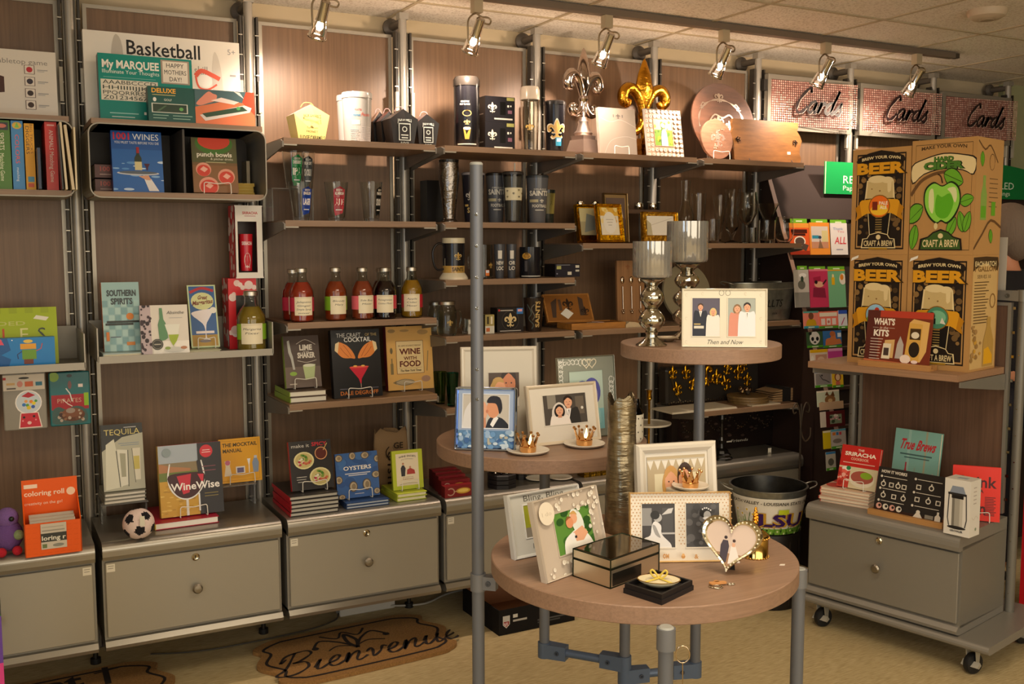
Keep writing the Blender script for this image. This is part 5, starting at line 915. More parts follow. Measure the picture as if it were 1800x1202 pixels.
def person_p(u, v, s, hair, coat, k, veil=None, skin=SK, fem=False):
    """bust: head height s (fraction of width), k = w/h"""
    o = []
    if veil: o += [('p', cat([(u-s*.75, v-s*1.9*k), (u-s*.7, v+.1*s*k), (u, v+s*.85*k), (u+s*.7, v+.1*s*k), (u+s*.85, v-s*1.9*k)], 4), veil)]
    if fem: o += [('e', u, v-.1*s*k, s*.52, s*.66*k, hair)]
    o += [('p', cat([(u-s*1.1, v-s*6*k), (u-s*.95, v-s*.95*k), (u-s*.3, v-s*.6*k), (u+s*.3, v-s*.6*k), (u+s*.95, v-s*.95*k), (u+s*1.1, v-s*6*k)], 4), coat)]
    o += [('p', [(u-s*.16, v-s*.3*k), (u+s*.16, v-s*.3*k), (u+s*.2, v-s*.7*k), (u-s*.2, v-s*.7*k)], SK2), ('e', u, v+.12*s*k, s*.42, s*.52*k, hair), ('e', u, v, s*.36, s*.48*k, skin), ('p', cat([(u-s*.36, v+.16*s*k), (u, v+.42*s*k), (u+s*.36, v+.16*s*k), (u+s*.3, v+.5*s*k), (u-s*.3, v+.5*s*k)], 3, True), hair)]
    if s > .2: o += [('e', u-s*.14, v+.04*s*k, s*.045, s*.03*k, '#3a2620'), ('e', u+s*.14, v+.04*s*k, s*.045, s*.03*k, '#3a2620'), ('p', [(u-s*.02, v), (u+s*.05, v-s*.1*k), (u-s*.04, v-s*.1*k)], SK2), ('e', u, v-s*.22*k, s*.12, s*.035*k, '#a8504a')]
    if not fem: o += [('p', [(u-s*.22, v-s*.58*k), (u+s*.22, v-s*.58*k), (u, v-s*1.5*k)], '#f0ece8'), ('p', [(u-s*.04, v-s*.7*k), (u+s*.04, v-s*.7*k), (u, v-s*1.3*k)], '#333')]
    return o
# ================================================================ FLEUR SOLIDS
def fleur3(mb, H, col, mat, M=None, t=.25):
    """solid fleur-de-lis of height H, base at z=0, centred on x"""
    Q = M or Matrix.Identity(4)
    pet = [(0, .30), (.07, .36), (.115, .50), (.135, .62), (.095, .80), (.03, .96), (0, 1)]
    mb.lathe([(a*H, b*H) for a, b in pet], col, mat, Q @ Matrix.Diagonal((1, .55, 1, 1)), 20, cap=False)
    for g in (-1, 1):
        P = cat([(.03, .30), (.05, .42), (.12, .56), (.23, .62), (.31, .56), (.32, .46), (.26, .42), (.22, .47)], 4); n = len(P)
        mb.tube([(g*x*H, 0, z*H) for x, z in P], [H*(.034+.042*math.sin(PI*i/(n-1))) for i in range(n)], col, mat, 10, Q)
        P = cat([(.03, .27), (.05, .16), (.13, .08), (.22, .09), (.25, .16), (.20, .19)], 4); n = len(P)
        mb.tube([(g*x*H, 0, z*H) for x, z in P], [H*(.04+.014*math.sin(PI*i/(n-1))) for i in range(n)], col, mat, 10, Q)
    mb.lathe([(.0, .245), (.075, .245), (.085, .26), (.085, .31), (.075, .325), (0, .325)] if False else [(0, .245*H), (.075*H, .245*H), (.088*H, .285*H), (.075*H, .325*H), (0, .325*H)], col, mat, Q @ Matrix.Diagonal((1, .8, 1, 1)), 18)
    mb.lathe([(0, 0), (.035*H, .0), (.05*H, .12*H), (.045*H, .25*H), (0, .25*H)], col, mat, Q, 14)
# ---------------------------------------------------------------- bay 3 top shelf
GO, BK = '#c8a860', '#17161a'
def tumbler(M, r, H, label, art, col=BK, mat='gloss', lid=None, lidh=.06, straw=None, k=.72, group=None, name='tumbler', a=(-1.4, .8), cat_='cup', zz=(.04, .9), ins=None):
    t = thing(name, label, cat_, M, group); m = MB(); b = r*k; Hb = H*(1-lidh) if lid else H
    if mat == 'glass':
        m.lathe([(0, 0), (b, 0), (r, Hb), (r-.0018, Hb), (b-.0016, .008), (0, .007)], col, 'glass', None, 28, cap=False)
    else: m.lathe([(0, 0), (b*.97, 0), (b, .003), (r, Hb)]+([] if lid else [(r-.002, Hb), (b-.002, .006), (0, .006)]), col, mat, None, 28, cap=False)
    m.build('cup_body', t)
    if ins: m = MB(); m.lathe([(0, .01), (b*.86, .01), (r*.88, Hb*.96)], ins, 'gloss', None, 24, cap=False); m.build('liner', t)
    if lid: m = MB(); m.lathe([(r*.97, Hb), (r*1.04, Hb), (r*1.04, Hb+H*lidh*.7), (r*.9, H), (0, H)], lid, 'gloss', None, 28, cap=False); m.build('lid', t)
    if straw: m = MB(); m.cyl((r*.2, 0, H*.2), .003, H*.8+straw, '#c8c4b8', 'gloss', 10); m.build('straw', t)
    if art: m = MB(); z0, z1 = Hb*zz[0], Hb*zz[1]; ra = b+(r-b)*zz[0]; rb_ = b+(r-b)*zz[1]; Face(m, (a[1]-a[0])*r, z1-z0, warp=cylwarp(ra+.0007, a[0], a[1], z0, z1, rb_+.0007)).draw(art); m.build('printed_wrap', t)
    return t
def KF(u, v, s, col, r, H, a=(-1, 1.2), out=None):
    k = (a[1]-a[0])*r/H; o = []
    if out: o += FLEUR(u, v, s*1.16, out, k)
    return o+FLEUR(u, v, s, col, k)
M, r, H = cylM(798, 843, 136, -.26, ZS1)
tumbler(M, r, H, 'tall black cylinder tin with gold rimmed glass picture', [('t', 'COLLECTIBLE', .38, .80, .03, '#e0d8c8', {'w': .3, 'b': .02}), ('t', 'PINT GLASSES', .38, .75, .03, '#e0d8c8', {'w': .36, 'b': .02}), ('e', .45, .60, .16, .06, GO), ('e', .45, .60, .13, .045, BK), ('p', [(.32, .32), (.58, .32), (.52, .12), (.38, .12)], '#c89840'), ('e', .45, .32, .13, .03, '#ece4d0'), ('r', .1, .02, .8, .04, '#d8d0c0')]+KF(.45, .43, .26, '#d8b878', r, H), lid='#2a2622', lidh=.13, k=1, name='cylinder_tin', cat_='tin')
def mugbox(z, label, pt):
    M, w, h = pose(853, 905, pt, z, -.24)
    return carton(label, M, w, h, .085, BK, FLEUR(.24, .55, .34, '#c8c0ac', w/h)+[('r', .5, .3, .68, .8, '#000'), ('r', .3, .1, .92, .16, '#b8b4a8'), ('r', .74, .6, .8, .68, '#c8c4b8'), ('r', .84, .62, .88, .68, '#c8c4b8'), ('r', .76, .35, .9, .48, '#6a4a58'), ('r', .72, .86, .97, .98, '#8a8a50')], '#0e0e10', [('r', .2, .3, .8, .34, '#a0a098')], name='mug_box', top='#2a2a2c', group='black mug boxes on the top shelf'), h
o, hb = mugbox(ZS1, 'black mug box with fleur emblem, lower of the two', 215); mugbox(ZS1+hb+.0006, 'black mug box with fleur emblem, upper of the two', 170)
M, r, H = cylM(915, 948, 153, -.25, ZS1); tumbler(M, r, H, 'clear travel tumbler with gold fleur emblem and pale lid', KF(.4, .5, .5, '#b89850', r, H, out='#2a2418'), col='#f0ece4', mat='glass', lid='#c0b4a4', lidh=.2, k=.85)
M, r, H = cylM(956, 994, 178, -.26, ZS1); tumbler(M, r, H, 'black cup with big gold fleur and dark lid', KF(.5, .5, 1.05, '#c8a460', r, H, out='#e8e0cc')+[('r', .45, .12, .75, .32, '#3a9ac0'), ('r', .5, .22, .7, .3, '#e8f0f0')], lid='#1c1a1a', lidh=.08, k=.78)
# silver finial, gold finial
Mx, w_, H = pose(992, 1053, 84, ZS1, -.18); x = Mx.translation.x
t = thing('fleur_finial', 'tall silver fleur finial on stepped base', 'finial', T3(x, -.19, ZS1, .25))
def fbase(H, col, mat, s=1):
    m = MB(); b = .25*H*.5*s
    for k, (r0, r1, z0, z1) in enumerate(((1, .98, 0, .035), (.92, .70, .035, .15), (.62, .66, .15, .19))):
        A0, A1 = b*r0, b*r1
        m.add([(-A0, -A0, z0*H), (A0, -A0, z0*H), (A0, A0, z0*H), (-A0, A0, z0*H), (-A1, -A1, z1*H), (A1, -A1, z1*H), (A1, A1, z1*H), (-A1, A1, z1*H)], [(3, 2, 1, 0), (4, 5, 6, 7), (0, 1, 5, 4), (1, 2, 6, 5), (2, 3, 7, 6), (3, 0, 4, 7)], col, mat)
    m.lathe([(b*.62, .19*H), (b*.72, .215*H), (b*.5, .24*H), (b*.38, .30*H), (b*.42, .32*H), (b*.3, .34*H), (b*.26, .36*H), (0, .36*H)], col, mat, None, 28, cap=False); return m
fbase(H, '#d4c4bc', 'metal').build('stepped_base', t)
m = MB(); fleur3(m, H*.66, '#c8bab2', 'chrome', Matrix.Translation((0, 0, H*.34))); m.build('fleur', t)
m = MB()
for g in (-1, 1): m.tube(cat([(g*.0, 0, H*.40), (g*H*.07, 0, H*.40), (g*H*.12, 0, H*.44), (g*H*.10, 0, H*.47)], 4), H*.018, '#c8bab2', 'chrome', 10)
m.build('lower_scroll', t)
Mx, w_, H = pose(1112, 1160, 104, ZS1, -.16); x = xat(1138, -.16, ZS1)
t = thing('fleur_finial', 'tall antique gold fleur finial behind the mosaic frame', 'finial', T3(x, -.13, ZS1, .0))
m = MB(); b = H*.1
for z0, z1, k in ((0, .04, 1), (.04, .10, .8), (.10, .16, .9), (.16, .22, .7)): m.box(-b*k, b*k, -b*k, b*k, z0*H, z1*H-.0005, '#b07c28', 'foil')
m.build('block_base', t); m = MB(); fleur3(m, H*.80, '#c08a26', 'foil', Matrix.Translation((0, 0, H*.22))); m.build('fleur', t)
# marble board
M, w, h = pose(1056, 1121, 190, ZS1+.004, -.28, lean=7); m = MB(); m.rbox(-w/2, w/2, 0, .022, 0, h, .004, '#8e8478', 'gloss')
Face(m, w, h, x0=-w/2, mat='gloss').draw([('s', cat([(0, .8), (.3, .7), (.6, .75), (1, .6)], 4), .006, '#b8aca4'), ('s', cat([(.1, .0), (.3, .3), (.7, .4), (1, .35)], 4), .005, '#bdb2aa')]+FLEUR(.52, .82, .13, '#5a5450', w/h)+[('r', .38, .8, .41, .86, '#6a6460'), ('r', .62, .8, .65, .86, '#6a6460')])
one(m, 'marble_board', 'pale marble serving board leaning beside the silver finial', 'serving board', M); easel(M, w*.8, 'the pale marble board', z0=ZS1, s=.8)
# mosaic frame
M, w, h = pose(1139, 1202, 193, ZS1+.004, -.285, lean=10)
rr = random.Random(5); ex = [('r', 0, 0, 1, 1, '#b89880')]
for i in range(9):
    for j in range(10):
        if not (1.6 < i < 6.4 and 1.8 < j < 7.2): u, v = (i+.5)/9, (j+.5)/10; ex += [('e', u+rr.uniform(-.012, .012), v, .045, .038, '#c8c2b6')]+([('c', u, v, .016, '#a08070')] if (i+j) % 2 else [])
frame('white floral mosaic frame with a woman outdoors', M, w, h, .003, '#c8c0b4', [(.24, .24, .74, .80, [('r', 0, 0, 1, 1, '#7aa040'), ('r', 0, .6, 1, 1, '#c8cca0')]+BLOBS(0, .1, 1, .9, 20, ['#a8b830', '#e0c840', '#5a8030'], .03, .09, .8, 3)+[('p', cat([(.35, 0), (.36, .35), (.45, .6), (.62, .6), (.7, .35), (.72, 0)], 3), '#a8b8d0'), ('c', .52, .74, .1, SK), ('e', .48, .77, .1, .08, '#e0d4b0')])], board='#b89880', mat='print', extra=ex, t=.01)
# platter, round board, cheese board
M, w, h = pose(1216, 1338, 147, ZS1+.012, -.20, lean=11); R = h/2
m = MB(); QX = Matrix.Translation((0, .02, R)) @ Matrix.Rotation(PI/2, 4, 'X'); m.lathe([(0, 0), (R*.7, 0), (R*.97, .012), (R, .016), (R, .024), (R*.95, .022), (R*.72, .008), (0, .008)], '#5e3c2a', 'woodx', QX, 64, cap=False)
f = Face(m, 2*R, 2*R, x0=-R, y0=.0105, mat='metal'); AR = []
for g in (-1, 1):
    AR += [('s', [(.5+g*(.36-.0)*math.sin(a), .5+.30*math.cos(a)) for a in [i*.1 for i in range(0, 19)]], [.018+.012*math.sin(i*1.1) for i in range(19)], '#d8c8b8')]
    AR += FLEUR(.5+g*.3, .72, .14, '#d8c8b8')
AR += FLEUR(.5, .83, .16, '#d8c8b8')+FLEUR(.62, .46, .14, '#d8c8b8')+FLEUR(.45, .5, .2, '#d8c8b8')+[('s', cat([(.3, .5), (.4, .6), (.52, .56), (.64, .6), (.72, .5)], 4), .02, '#d8c8b8')]
f.draw(AR); one(m, 'round_platter', 'large round brown platter with silver fleur inlay, leaning on the top shelf', 'platter', M)
M, w, h = pose(1236, 1291, 209, ZS1+.006, -.295, lean=9); R = h/2
m = MB(); m.lathe([(0, 0), (R*.98, 0), (R, .003), (R, .011), (R*.98, .014), (0, .014)], '#86604a', 'woodx', Matrix.Translation((0, .014, R)) @ Matrix.Rotation(PI/2, 4, 'X') @ Matrix.Diagonal((w/2/R, 1, 1, 1)), 48, cap=False)
Face(m, w, h, x0=-w/2).draw(FLEUR(.52, .5, .5, '#8a7468', w/h)+BLOBS(.3, .25, .75, .75, 30, ['#94806f', '#c0a08c'], .008, .02, 1, 3)); one(m, 'round_board', 'small round wooden board with grey fleur print', 'serving board', M); easel(M, w, 'the small round board', z0=ZS1)
M, w, h = pose(1287, 1411, 212, ZS1+.008, -.275, lean=6)
pts = [(-w*.46, 0), (w*.46, 0)]+[(w*.46+.008*math.sin(i*PI/2.0)+(.01 if 2 < i < 7 else 0), h*i/9) for i in range(1, 9)]+[(w*.46, h), (-w*.46, h)]+[(-w*.46-(.008 if 2 < i < 7 else 0)-.006*abs(math.sin(i*1.5)), h*(9-i)/9) for i in range(1, 9)]
t = thing('cheese_board', 'honey coloured wooden cheese board with pewter fleur handles', 'cheese board', M); m = MB(); m.prism(pts, 0, .016, '#7c5228', 'woodx'); Face(m, .02, .012, x0=w*.28, z0=h*.2).draw([('r', 0, 0, 1, 1, '#d8d0c0')]); m.build('board', t)
for g in (-1, 1): m = MB(); fleur3(m, .032, '#5a4a40', 'chrome', Matrix.Translation((g*w*.40-(.008 if g < 0 else 0), -.004, h*.5)) @ Matrix.Rotation(g*PI/2, 4, 'Y') @ Matrix.Translation((0, 0, -.016))); m.build('fleur_handle', t)
m = MB()
for g in (-1, 1): m.tube(cat([(g*w*.3, .06, .002), (g*w*.3, -.012, .002), (g*w*.3, -.02, .008), (g*w*.3, -.016, .016)], 4), .0018, '#2a2220', 'satin', 6)
m.tube([(-w*.3, .06, .002), (w*.3, .06, .002)], .0018, '#2a2220', 'satin', 6); m.tube([(-w*.3, .0, .003), (w*.3, .0, .003)], .0018, '#2a2220', 'satin', 6)
one(m, 'plate_stand', 'black wire stand under the wooden cheese board', 'stand', T3(M.translation.x, M.translation.y, ZS1))
# ---------------------------------------------------------------- bay 3 cups
M, w, h = pose(757, 776, 317, ZS2, -.17); carton('plain black box behind the crackled glass', M, w*1.6, h, .07, '#141214', name='box')
M, r, H = cylM(771, 808, 281, -.28, ZS2)
t = thing('beer_glass', 'tall smoky crackled beer glass with dark rim', 'glass', M); m = MB(); m.lathe([(0, 0), (r*.78, 0), (r*.8, .006), (r*.6, H*.06), (r*.62, H*.15), (r*.85, H*.5), (r*1.0, H*.72), (r*.92, H*.96)], '#8c8680', 'foil', None, 32, cap=False); m.build('crackled_body', t)
m = MB(); m.lathe([(r*.92, H*.955), (r*.96, H*.96), (r*.96, H), (r*.85, H), (r*.85, H*.95)], '#1a1816', 'gloss', None, 32, cap=False); m.build('rim_band', t)
WH = '#dcd8cc'
M, r, H = cylM(812, 852, 303, -.26, ZS2); tumbler(M, r, H, 'dark tumbler half hidden behind the grey pole', [('r', .0, .35, .2, .4, GO), ('t', 'S', .2, .2, .12, '#c8b070', {'b': .03})]+KF(.3, .6, .5, '#b8b4ac', r, H), col='#26242c', lid='#8a868a', k=.75)
ss = [('t', 'SAINTS', .5, .66, .12, WH, {'w': .95, 'b': .04}), ('r', 0, .49, .45, .56, '#b8b08c'), ('t', 'FOOTBALL', .55, .36, .07, WH, {'w': .8, 'b': .03}), ('r', .3, .28, .75, .30, WH), ('t', 'ORLEANS', .55, .80, .04, WH, {'w': .6})]
G_ = 'smoky football tumblers on the middle shelf'
M, r, H = cylM(854, 889, 304, -.19, ZS2); tumbler(M, r, H, 'grey lettered tumbler left of the one with a straw', ss+KF(.62, .52, .22, WH, r, H), col='#5c5e64', lid='#23201f', group=G_)
M, r, H = cylM(883, 920, 302, -.29, ZS2); tumbler(M, r, H, 'clear tumbler with cream fleur band and a straw', [('r', 0, .50, 1, .80, '#e0d8b8')]+sum([KF(u, v, .13, '#6a5a2a' if (i % 2) else '#3a3424', r, H) for i, (u, v) in enumerate(((.15, .72), (.15, .58), (.45, .66), (.7, .74), (.72, .58), (.9, .66)))], []), col='#c8c8c4', mat='glass', lid='#3a3634', straw=.035, ins='#8a8884')
M, r, H = cylM(925, 964, 308, -.28, ZS2); tumbler(M, r, H, 'grey lettered tumbler at the right of the shelf', ss+KF(.62, .52, .22, WH, r, H), col='#5c5e64', lid='#33383c', group=G_)
M, r, H = cylM(945, 976, 334, -.2, ZS2); tumbler(M, r, H, 'olive and black cup behind the right tumbler', [('r', .4, .3, 1, 1, '#6a6230'), ('t', 'A', .7, .6, .12, '#1a1810')], col='#1c2420', k=.8)
# stein and mugs z = ZM
M, r, H = cylM(778, 817, 418, -.30, ZM)
t = thing('beer_stein', 'black, white and gold beer stein with gold fleur', 'stein', M); m = MB()
m.lathe([(0, 0), (r*1.3, 0), (r*1.3, H*.04), (r*1.08, H*.13), (r, H*.16)], '#d8ceb4', 'gloss', None, 36, cap=False); m.lathe([(r, H*.16), (r, H*.33)], '#b8944c', 'gloss', None, 36, cap=False); m.lathe([(r, H*.33), (r, H*.87)], '#17161a', 'gloss', None, 36, cap=False); m.lathe([(r*1.0, H*.87), (r*1.03, H*.88), (r*1.02, H*.99), (r*.97, H), (r*.88, H), (r*.88, H*.2), (0, H*.2)], '#d0c8ac', 'gloss', None, 36, cap=False); m.build('stein_body', t)
m = MB(); z0, z1 = H*.16, H*.86; f = Face(m, 2.6*r, z1-z0, warp=cylwarp(r+.0005, -1.3, 1.3, z0, z1)); f.draw([('p', [(0, .24), (0, .5), (.3, .42), (.6, .28), (1, .30), (1, .24)], '#d4cdb8')]+FLEUR(.50, .56, .30, '#e8dcb0', 2.6*r/(z1-z0))+FLEUR(.50, .56, .27, '#b08c40', 2.6*r/(z1-z0))+[('t', 'SAINTS', .50, .06, .13, '#3a3018', {'w': .42, 'b': .02})]); m.build('printed_wrap', t)
m = MB(); m.tube(cat([(-r*.9, -.0, H*.84), (-r*1.5, -.0, H*.86), (-r*2.0, 0, H*.7), (-r*1.95, 0, H*.4), (-r*1.6, 0, H*.24), (-r*.95, 0, H*.25)], 5), .0042, '#17161a', 'gloss', 10); m.build('handle', t)
def mug(pl, pr, pt, z, y, label, col, mat, art, hs=1, group=None, ha=PI, name='mug', **k):
    M, r, H = cylM(pl, pr, pt, y, z); t = tumbler(M, r, H, label, art, col=col, mat=mat, k=k.pop('k', 1), group=group, name=name, cat_='mug', **k)
    m = MB(); Q = Matrix.Rotation(ha, 4, 'Z'); m.tube(cat([(r*.95, 0, H*.8), (r*1.35, 0, H*.8), (r*1.65, 0, H*.6), (r*1.6, 0, H*.35), (r*1.3, 0, H*.2), (r*.95, 0, H*.22)], 4), .0035, col, mat if mat != 'glass' else 'glass', 8, Q); m.build('handle', t); return t
mug(832, 866, 430, ZM, -.26, 'clear glass mug half hidden behind the pole', '#d8d8d0', 'glass', [('r', .55, .05, .75, .25, '#e07a30'), ('r', .57, .15, .73, .24, '#d8e0e8')]+KF(.85, .4, .3, '#b8964c', .02, .06))
for i, (a_, b_, lab) in enumerate(((868, 888, 'smoky shot mug with white letters, left one'), (890, 908, 'smoky shot mug with white letters, right one'))):
    M, r, H = cylM(a_, b_, 429, -.28, ZM); tumbler(M, r, H, lab, [('r', .3, .62, .65, .9, WH), ('t', 'NEW' if i == 0 else 'OR', .5, .42, .12, WH, {'w': .7, 'b': .03}), ('t', 'LOC' if i == 0 else 'LO', .5, .24, .12, WH, {'w': .7, 'b': .03})], col='#4a4c52', group='smoky lettered mugs beside the stein')
mug(913, 950, 434, ZM, -.27, 'black glass mug with gold helmet emblem', '#1a1a20', 'gloss', [('e', .25, .78, .2, .12, '#c89a40'), ('e', .25, .78, .13, .08, '#a87a2c'), ('r', .18, .2, .3, .6, '#4a484c'), ('r', 0, .0, 1, .04, '#c8c4b8')], ha=.4)
M, w, h = pose(972, 1023, 464, ZM, -.25); carton('flat dark box with small white labels beside the black mug', M, w*.85, h, .09, '#262430', [('r', .06, .6, .24, .85, '#b8b870'), ('r', .5, .15, .66, .4, '#e0dccc'), ('r', .82, .7, .97, .9, '#e0dccc'), ('r', .82, .4, .97, .55, '#d0ccbc'), ('r', .05, .9, .6, .95, '#8a8a90'), ('r', .05, .2, .1, .3, '#9a9aa8')], '#15141a', name='box', top='#101014')
# mason jars etc z = ZL
def mason(pl, pr, pt, y, label, fl=True):
    M, r, H = cylM(pl, pr, pt, y, ZL); t = thing('mason_jar', label, 'jar', M, 'mason jars on the shelf'); m = MB(); m.lathe([(0, 0), (r*.85, 0), (r*.97, .006), (r, H*.15), (r, H*.68), (r*.9, H*.78), (r*.8, H*.84), (r*.8, H*.9), (r*.8-.002, H*.9), (r*.8-.002, H*.84), (r*.9-.002, H*.78), (r-.002, H*.68), (r-.002, .010), (0, .008)], '#e8eee8', 'glass', None, 28, cap=False)
    if fl: m.tube(cat([(r*.95, 0, H*.68), (r*1.4, 0, H*.7), (r*1.6, 0, H*.5), (r*1.4, 0, H*.25), (r*.97, 0, H*.2)], 4), .004, '#e0e8e0', 'glass', 8)
    m.build('jar_body', t); m = MB(); m.lathe([(r*.83, H*.89), (r*.86, H*.9), (r*.86, H*.98), (r*.8, H), (0, H)], '#b8b4a4', 'metal', None, 28, cap=False); m.build('screw_lid', t)
    if fl: m = MB(); Face(m, 1.6*r, H*.6, warp=cylwarp(r+.0006, -.8, .8, .08*H, .68*H)).draw(FLEUR(.45, .5, .42, '#b89c58', 1.6*r/(H*.6))); m.build('fleur_print', t)
mason(752, 779, 530, -.2, 'mason jar standing behind the handled one', False); mason(768, 803, 529, -.31, 'mason jar mug with gold fleur and metal lid')
M, r, H = cylM(811, 825, 560, -.29, ZL); pint(M, H, r, None, 'tiny shot glass beside the mason jar mug', group=None, name='shot_glass')
M, w, h = pose(823, 833, 562, ZL, -.29); carton('tiny white box left of the pole', M, w, h, .02, '#d8d4c8', [('r', .2, .5, .8, .7, '#8a8a80')])
M, w, h = pose(853, 869, 553, ZL, -.31); carton('tiny gold and white souvenir box', M, w, h, .03, '#a8985c', [('r', 0, 0, 1, .4, '#d8d4c4'), ('r', .2, .5, .4, .9, '#3a3424'), ('r', .6, .5, .8, .9, '#e8e0c8'), ('r', .1, .1, .5, .3, '#c87040')], '#4a4430')
M, w, h = pose(874, 920, 541, ZL, -.29); carton('black coaster box with gold fleur in a circle', M, w, h, .06, '#231e1e', [('c', .5, .48, .33, '#4a423a'), ('c', .5, .48, .31, '#1c1818')]+FLEUR(.5, .48, .52, '#e0c890', w/h)+[('r', .74, .74, .98, .98, '#3a7ac0'), ('r', .78, .84, .95, .94, '#e8a8b0'), ('r', .12, .88, .6, .92, '#c8c0b4'), ('c', .07, .91, .04, '#c04040'), ('r', .1, .04, .9, .07, '#d0c8bc')], '#0e0c0c', name='coaster_box', top='#2a2624')
M, r, H = cylM(920, 956, 523, -.29, ZL); tumbler(M, r, H, 'brown and black cup with vertical gold lettering', [('t', 'SAINTS', .72, .1, .17, '#c8a868', {'a': 'l', 'r': 90, 'w': 1.5*.8, 'b': .03}), ('s', cat([(.1, .9), (.3, .6), (.15, .4), (.4, .2), (.3, .05)], 4), .05, '#4a5450'), ('s', cat([(.45, .9), (.3, .75), (.45, .5), (.35, .35)], 4), .04, '#6a6658')], col='#2c221c', k=.76)
M, r, H = cylM(783, 807, 655, -.32, ZJ); pint(M, H, r, None, 'dark green ribbed glass tumbler half behind the photo frames', group='green glass tumblers', g='#2fa078'); M, r, H = cylM(762, 786, 653, -.24, ZJ); pint(M, H, r, None, 'olive green glass tumbler behind the dark green one', group='green glass tumblers', g='#86a850')
# ---------------------------------------------------------------- bay 4 gold frames z = ZG
gart = [('r', 0, 0, 1, 1, '#e8e0c8'), ('r', 0, .7, 1, 1, '#e0b040')]+BLOBS(0, .5, 1, 1, 14, ['#e8c860', '#f0d890', '#d8a030'], .05, .12, 1, 4)+[('e', .5, .45, .36, .4, '#ece8dc'), ('r', .3, .55, .7, .57, '#a8a090'), ('r', .35, .45, .65, .47, '#a8a090'), ('r', .4, .35, .6, .37, '#a8a090')]
M, w, h = pose(1017, 1062, 359, ZG+.003, -.225, lean=12); frame('gold beaded frame at left with dim reflection', M, w, h, .011, '#c8940c', [(.16, .2, .84, .9, [('r', 0, 0, 1, 1, '#b8ac84'), ('r', 0, .5, 1, 1, '#d8cc98'), ('p', [(.2, .1), (.8, .2), (.9, .7), (.4, .8)], '#8a9088')])], mat='foil', r=.006, group='gold frames on the shelf')
M, w, h = pose(1053, 1099, 358, ZG+.003, -.31, lean=12); frame('gold beaded frame with pale round card inside', M, w, h, .011, '#c8940c', [(.16, .2, .84, .9, gart)], mat='foil', r=.006, group='gold frames on the shelf')
M, w, h = pose(1130, 1193, 372, ZG+.003, -.31, lean=5); frame('gold beaded frame with bright white picture', M, w, h, .008, '#e0b440', [(.14, .24, .88, .86, [('r', 0, 0, 1, 1, '#ece8dc'), ('p', [(0, 0), (.2, 0), (.15, .6), (0, .8)], '#c0b898'), ('s', [(.1, .5), (.95, .9)], .01, '#b8b0a0')])], mat='foil', r=.006, group='gold frames on the shelf')
M, w, h = pose(1064, 1106, 339, ZG+.003, -.20, lean=5); frame('dull bronze mirror frame behind the gold ones', M, w, h, .007, '#a08860', [(.12, .1, .88, .9, [('r', 0, 0, 1, 1, '#6a564c'), ('p', [(.1, .7), (.9, .5), (.8, .85), (.2, .85)], '#c8c0b8'), ('r', .3, .1, .8, .5, '#9a8478')])], mat='metal')
xa, xb = xat(1010, -.12, ZG+.1), xat(1156, -.12, ZG+.1); zc = zat(368, (xa+xb)/2, -.12)
t = thing('votive_tray', 'narrow wooden plank on feet carrying small silver cups', 'votive holder', T3((xa+xb)/2, -.12, ZG)); W = (xb-xa)/2; m = MB(); m.box(-W, W, -.025, .025, zc-ZG-.018, zc-ZG, '#6e5440', 'woodh')
for g in (-1, 1): m.box(g*W*.9-.01, g*W*.9+.01, -.025, .025, 0, zc-ZG-.018, '#6e5440', 'woodh')
m.build('plank', t); vc = MB(); vc.lathe([(0, 0), (.017, 0), (.021, .012), (.019, .03), (.017, .03), (.017, .004), (0, .004)], '#c8c0b0', 'chrome', None, 18, cap=False); v0 = None
for i in range(6):
    Q = T3((xa+xb)/2-W*.88+i*W*.35, -.12, zc+.0003); lab = 'small silver votive cup on the plank, '+('leftmost', 'second from the left', 'third from the left', 'third from the right', 'second from the right', 'rightmost')[i]
    v0 = one(vc, 'votive_cup', lab, 'votive cup', Q, 'silver votive cups on the wooden plank') if v0 is None else (dup(v0, Q, lab), v0)[1]
# ---------------------------------------------------------------- clear glassware bay 5
def glassw(px, hw, pt, y, prof, name, label, z=ZG, th=.0016):
    M, r, H = cylM(px-hw, px+hw, pt, y, z); out = [(a*r, b*H) for a, b in prof]; k = next((i for i, (a, b) in enumerate(prof) if len(prof[i]) and b >= 0 and i > 0 and a == max(q[0] for q in prof)), 0)
    return M, r, H, out
def gl(px, hw, pt, y, outer, inner, name, label, group='clear glassware on the shelf'):
    M, r, H = cylM(px-hw, px+hw, pt, y, ZG); t = MB(); P = [(a*r, b*H) for a, b in outer]+[(max(a*r-(.0015 if a else 0), 0), b*H) for a, b in inner]
    t.lathe(P, '#f4f2ec', 'glass', None, 28, cap=False); return one(t, name, label, 'glass', M, group)
gl(1204, 14, 317, -.2, [(0, 0), (.9, 0), (1, .05), (1, .45), (.55, .62), (.5, .8), (.62, 1)], [(.62, 1), (.5, .8), (.55, .62), (1, .45), (1, .06), (0, .04)], 'carafe', 'clear glass carafe with a narrow neck behind the tall holder')
gl(1227, 13, 340, -.25, [(0, 0), (.7, 0), (.72, .04), (1, 1)], [(1, 1), (.72, .07), (0, .06)], 'pint_glass', 'tall clear flared glass right of the carafe')
gl(1252, 12, 385, -.30, [(0, 0), (.92, 0), (1, .06), (1, 1)], [(1, 1), (1, .1), (0, .08)], 'tumbler', 'short ribbed clear tumbler behind the mercury holder')
gl(1264, 12, 343, -.20, [(0, 0), (.6, 0), (.62, .03), (.25, .08), (.4, .25), (.8, .6), (1, 1)], [(1, 1), (.8, .6), (.4, .28), (0, .2)], 'pilsner_glass', 'clear footed pilsner glass')
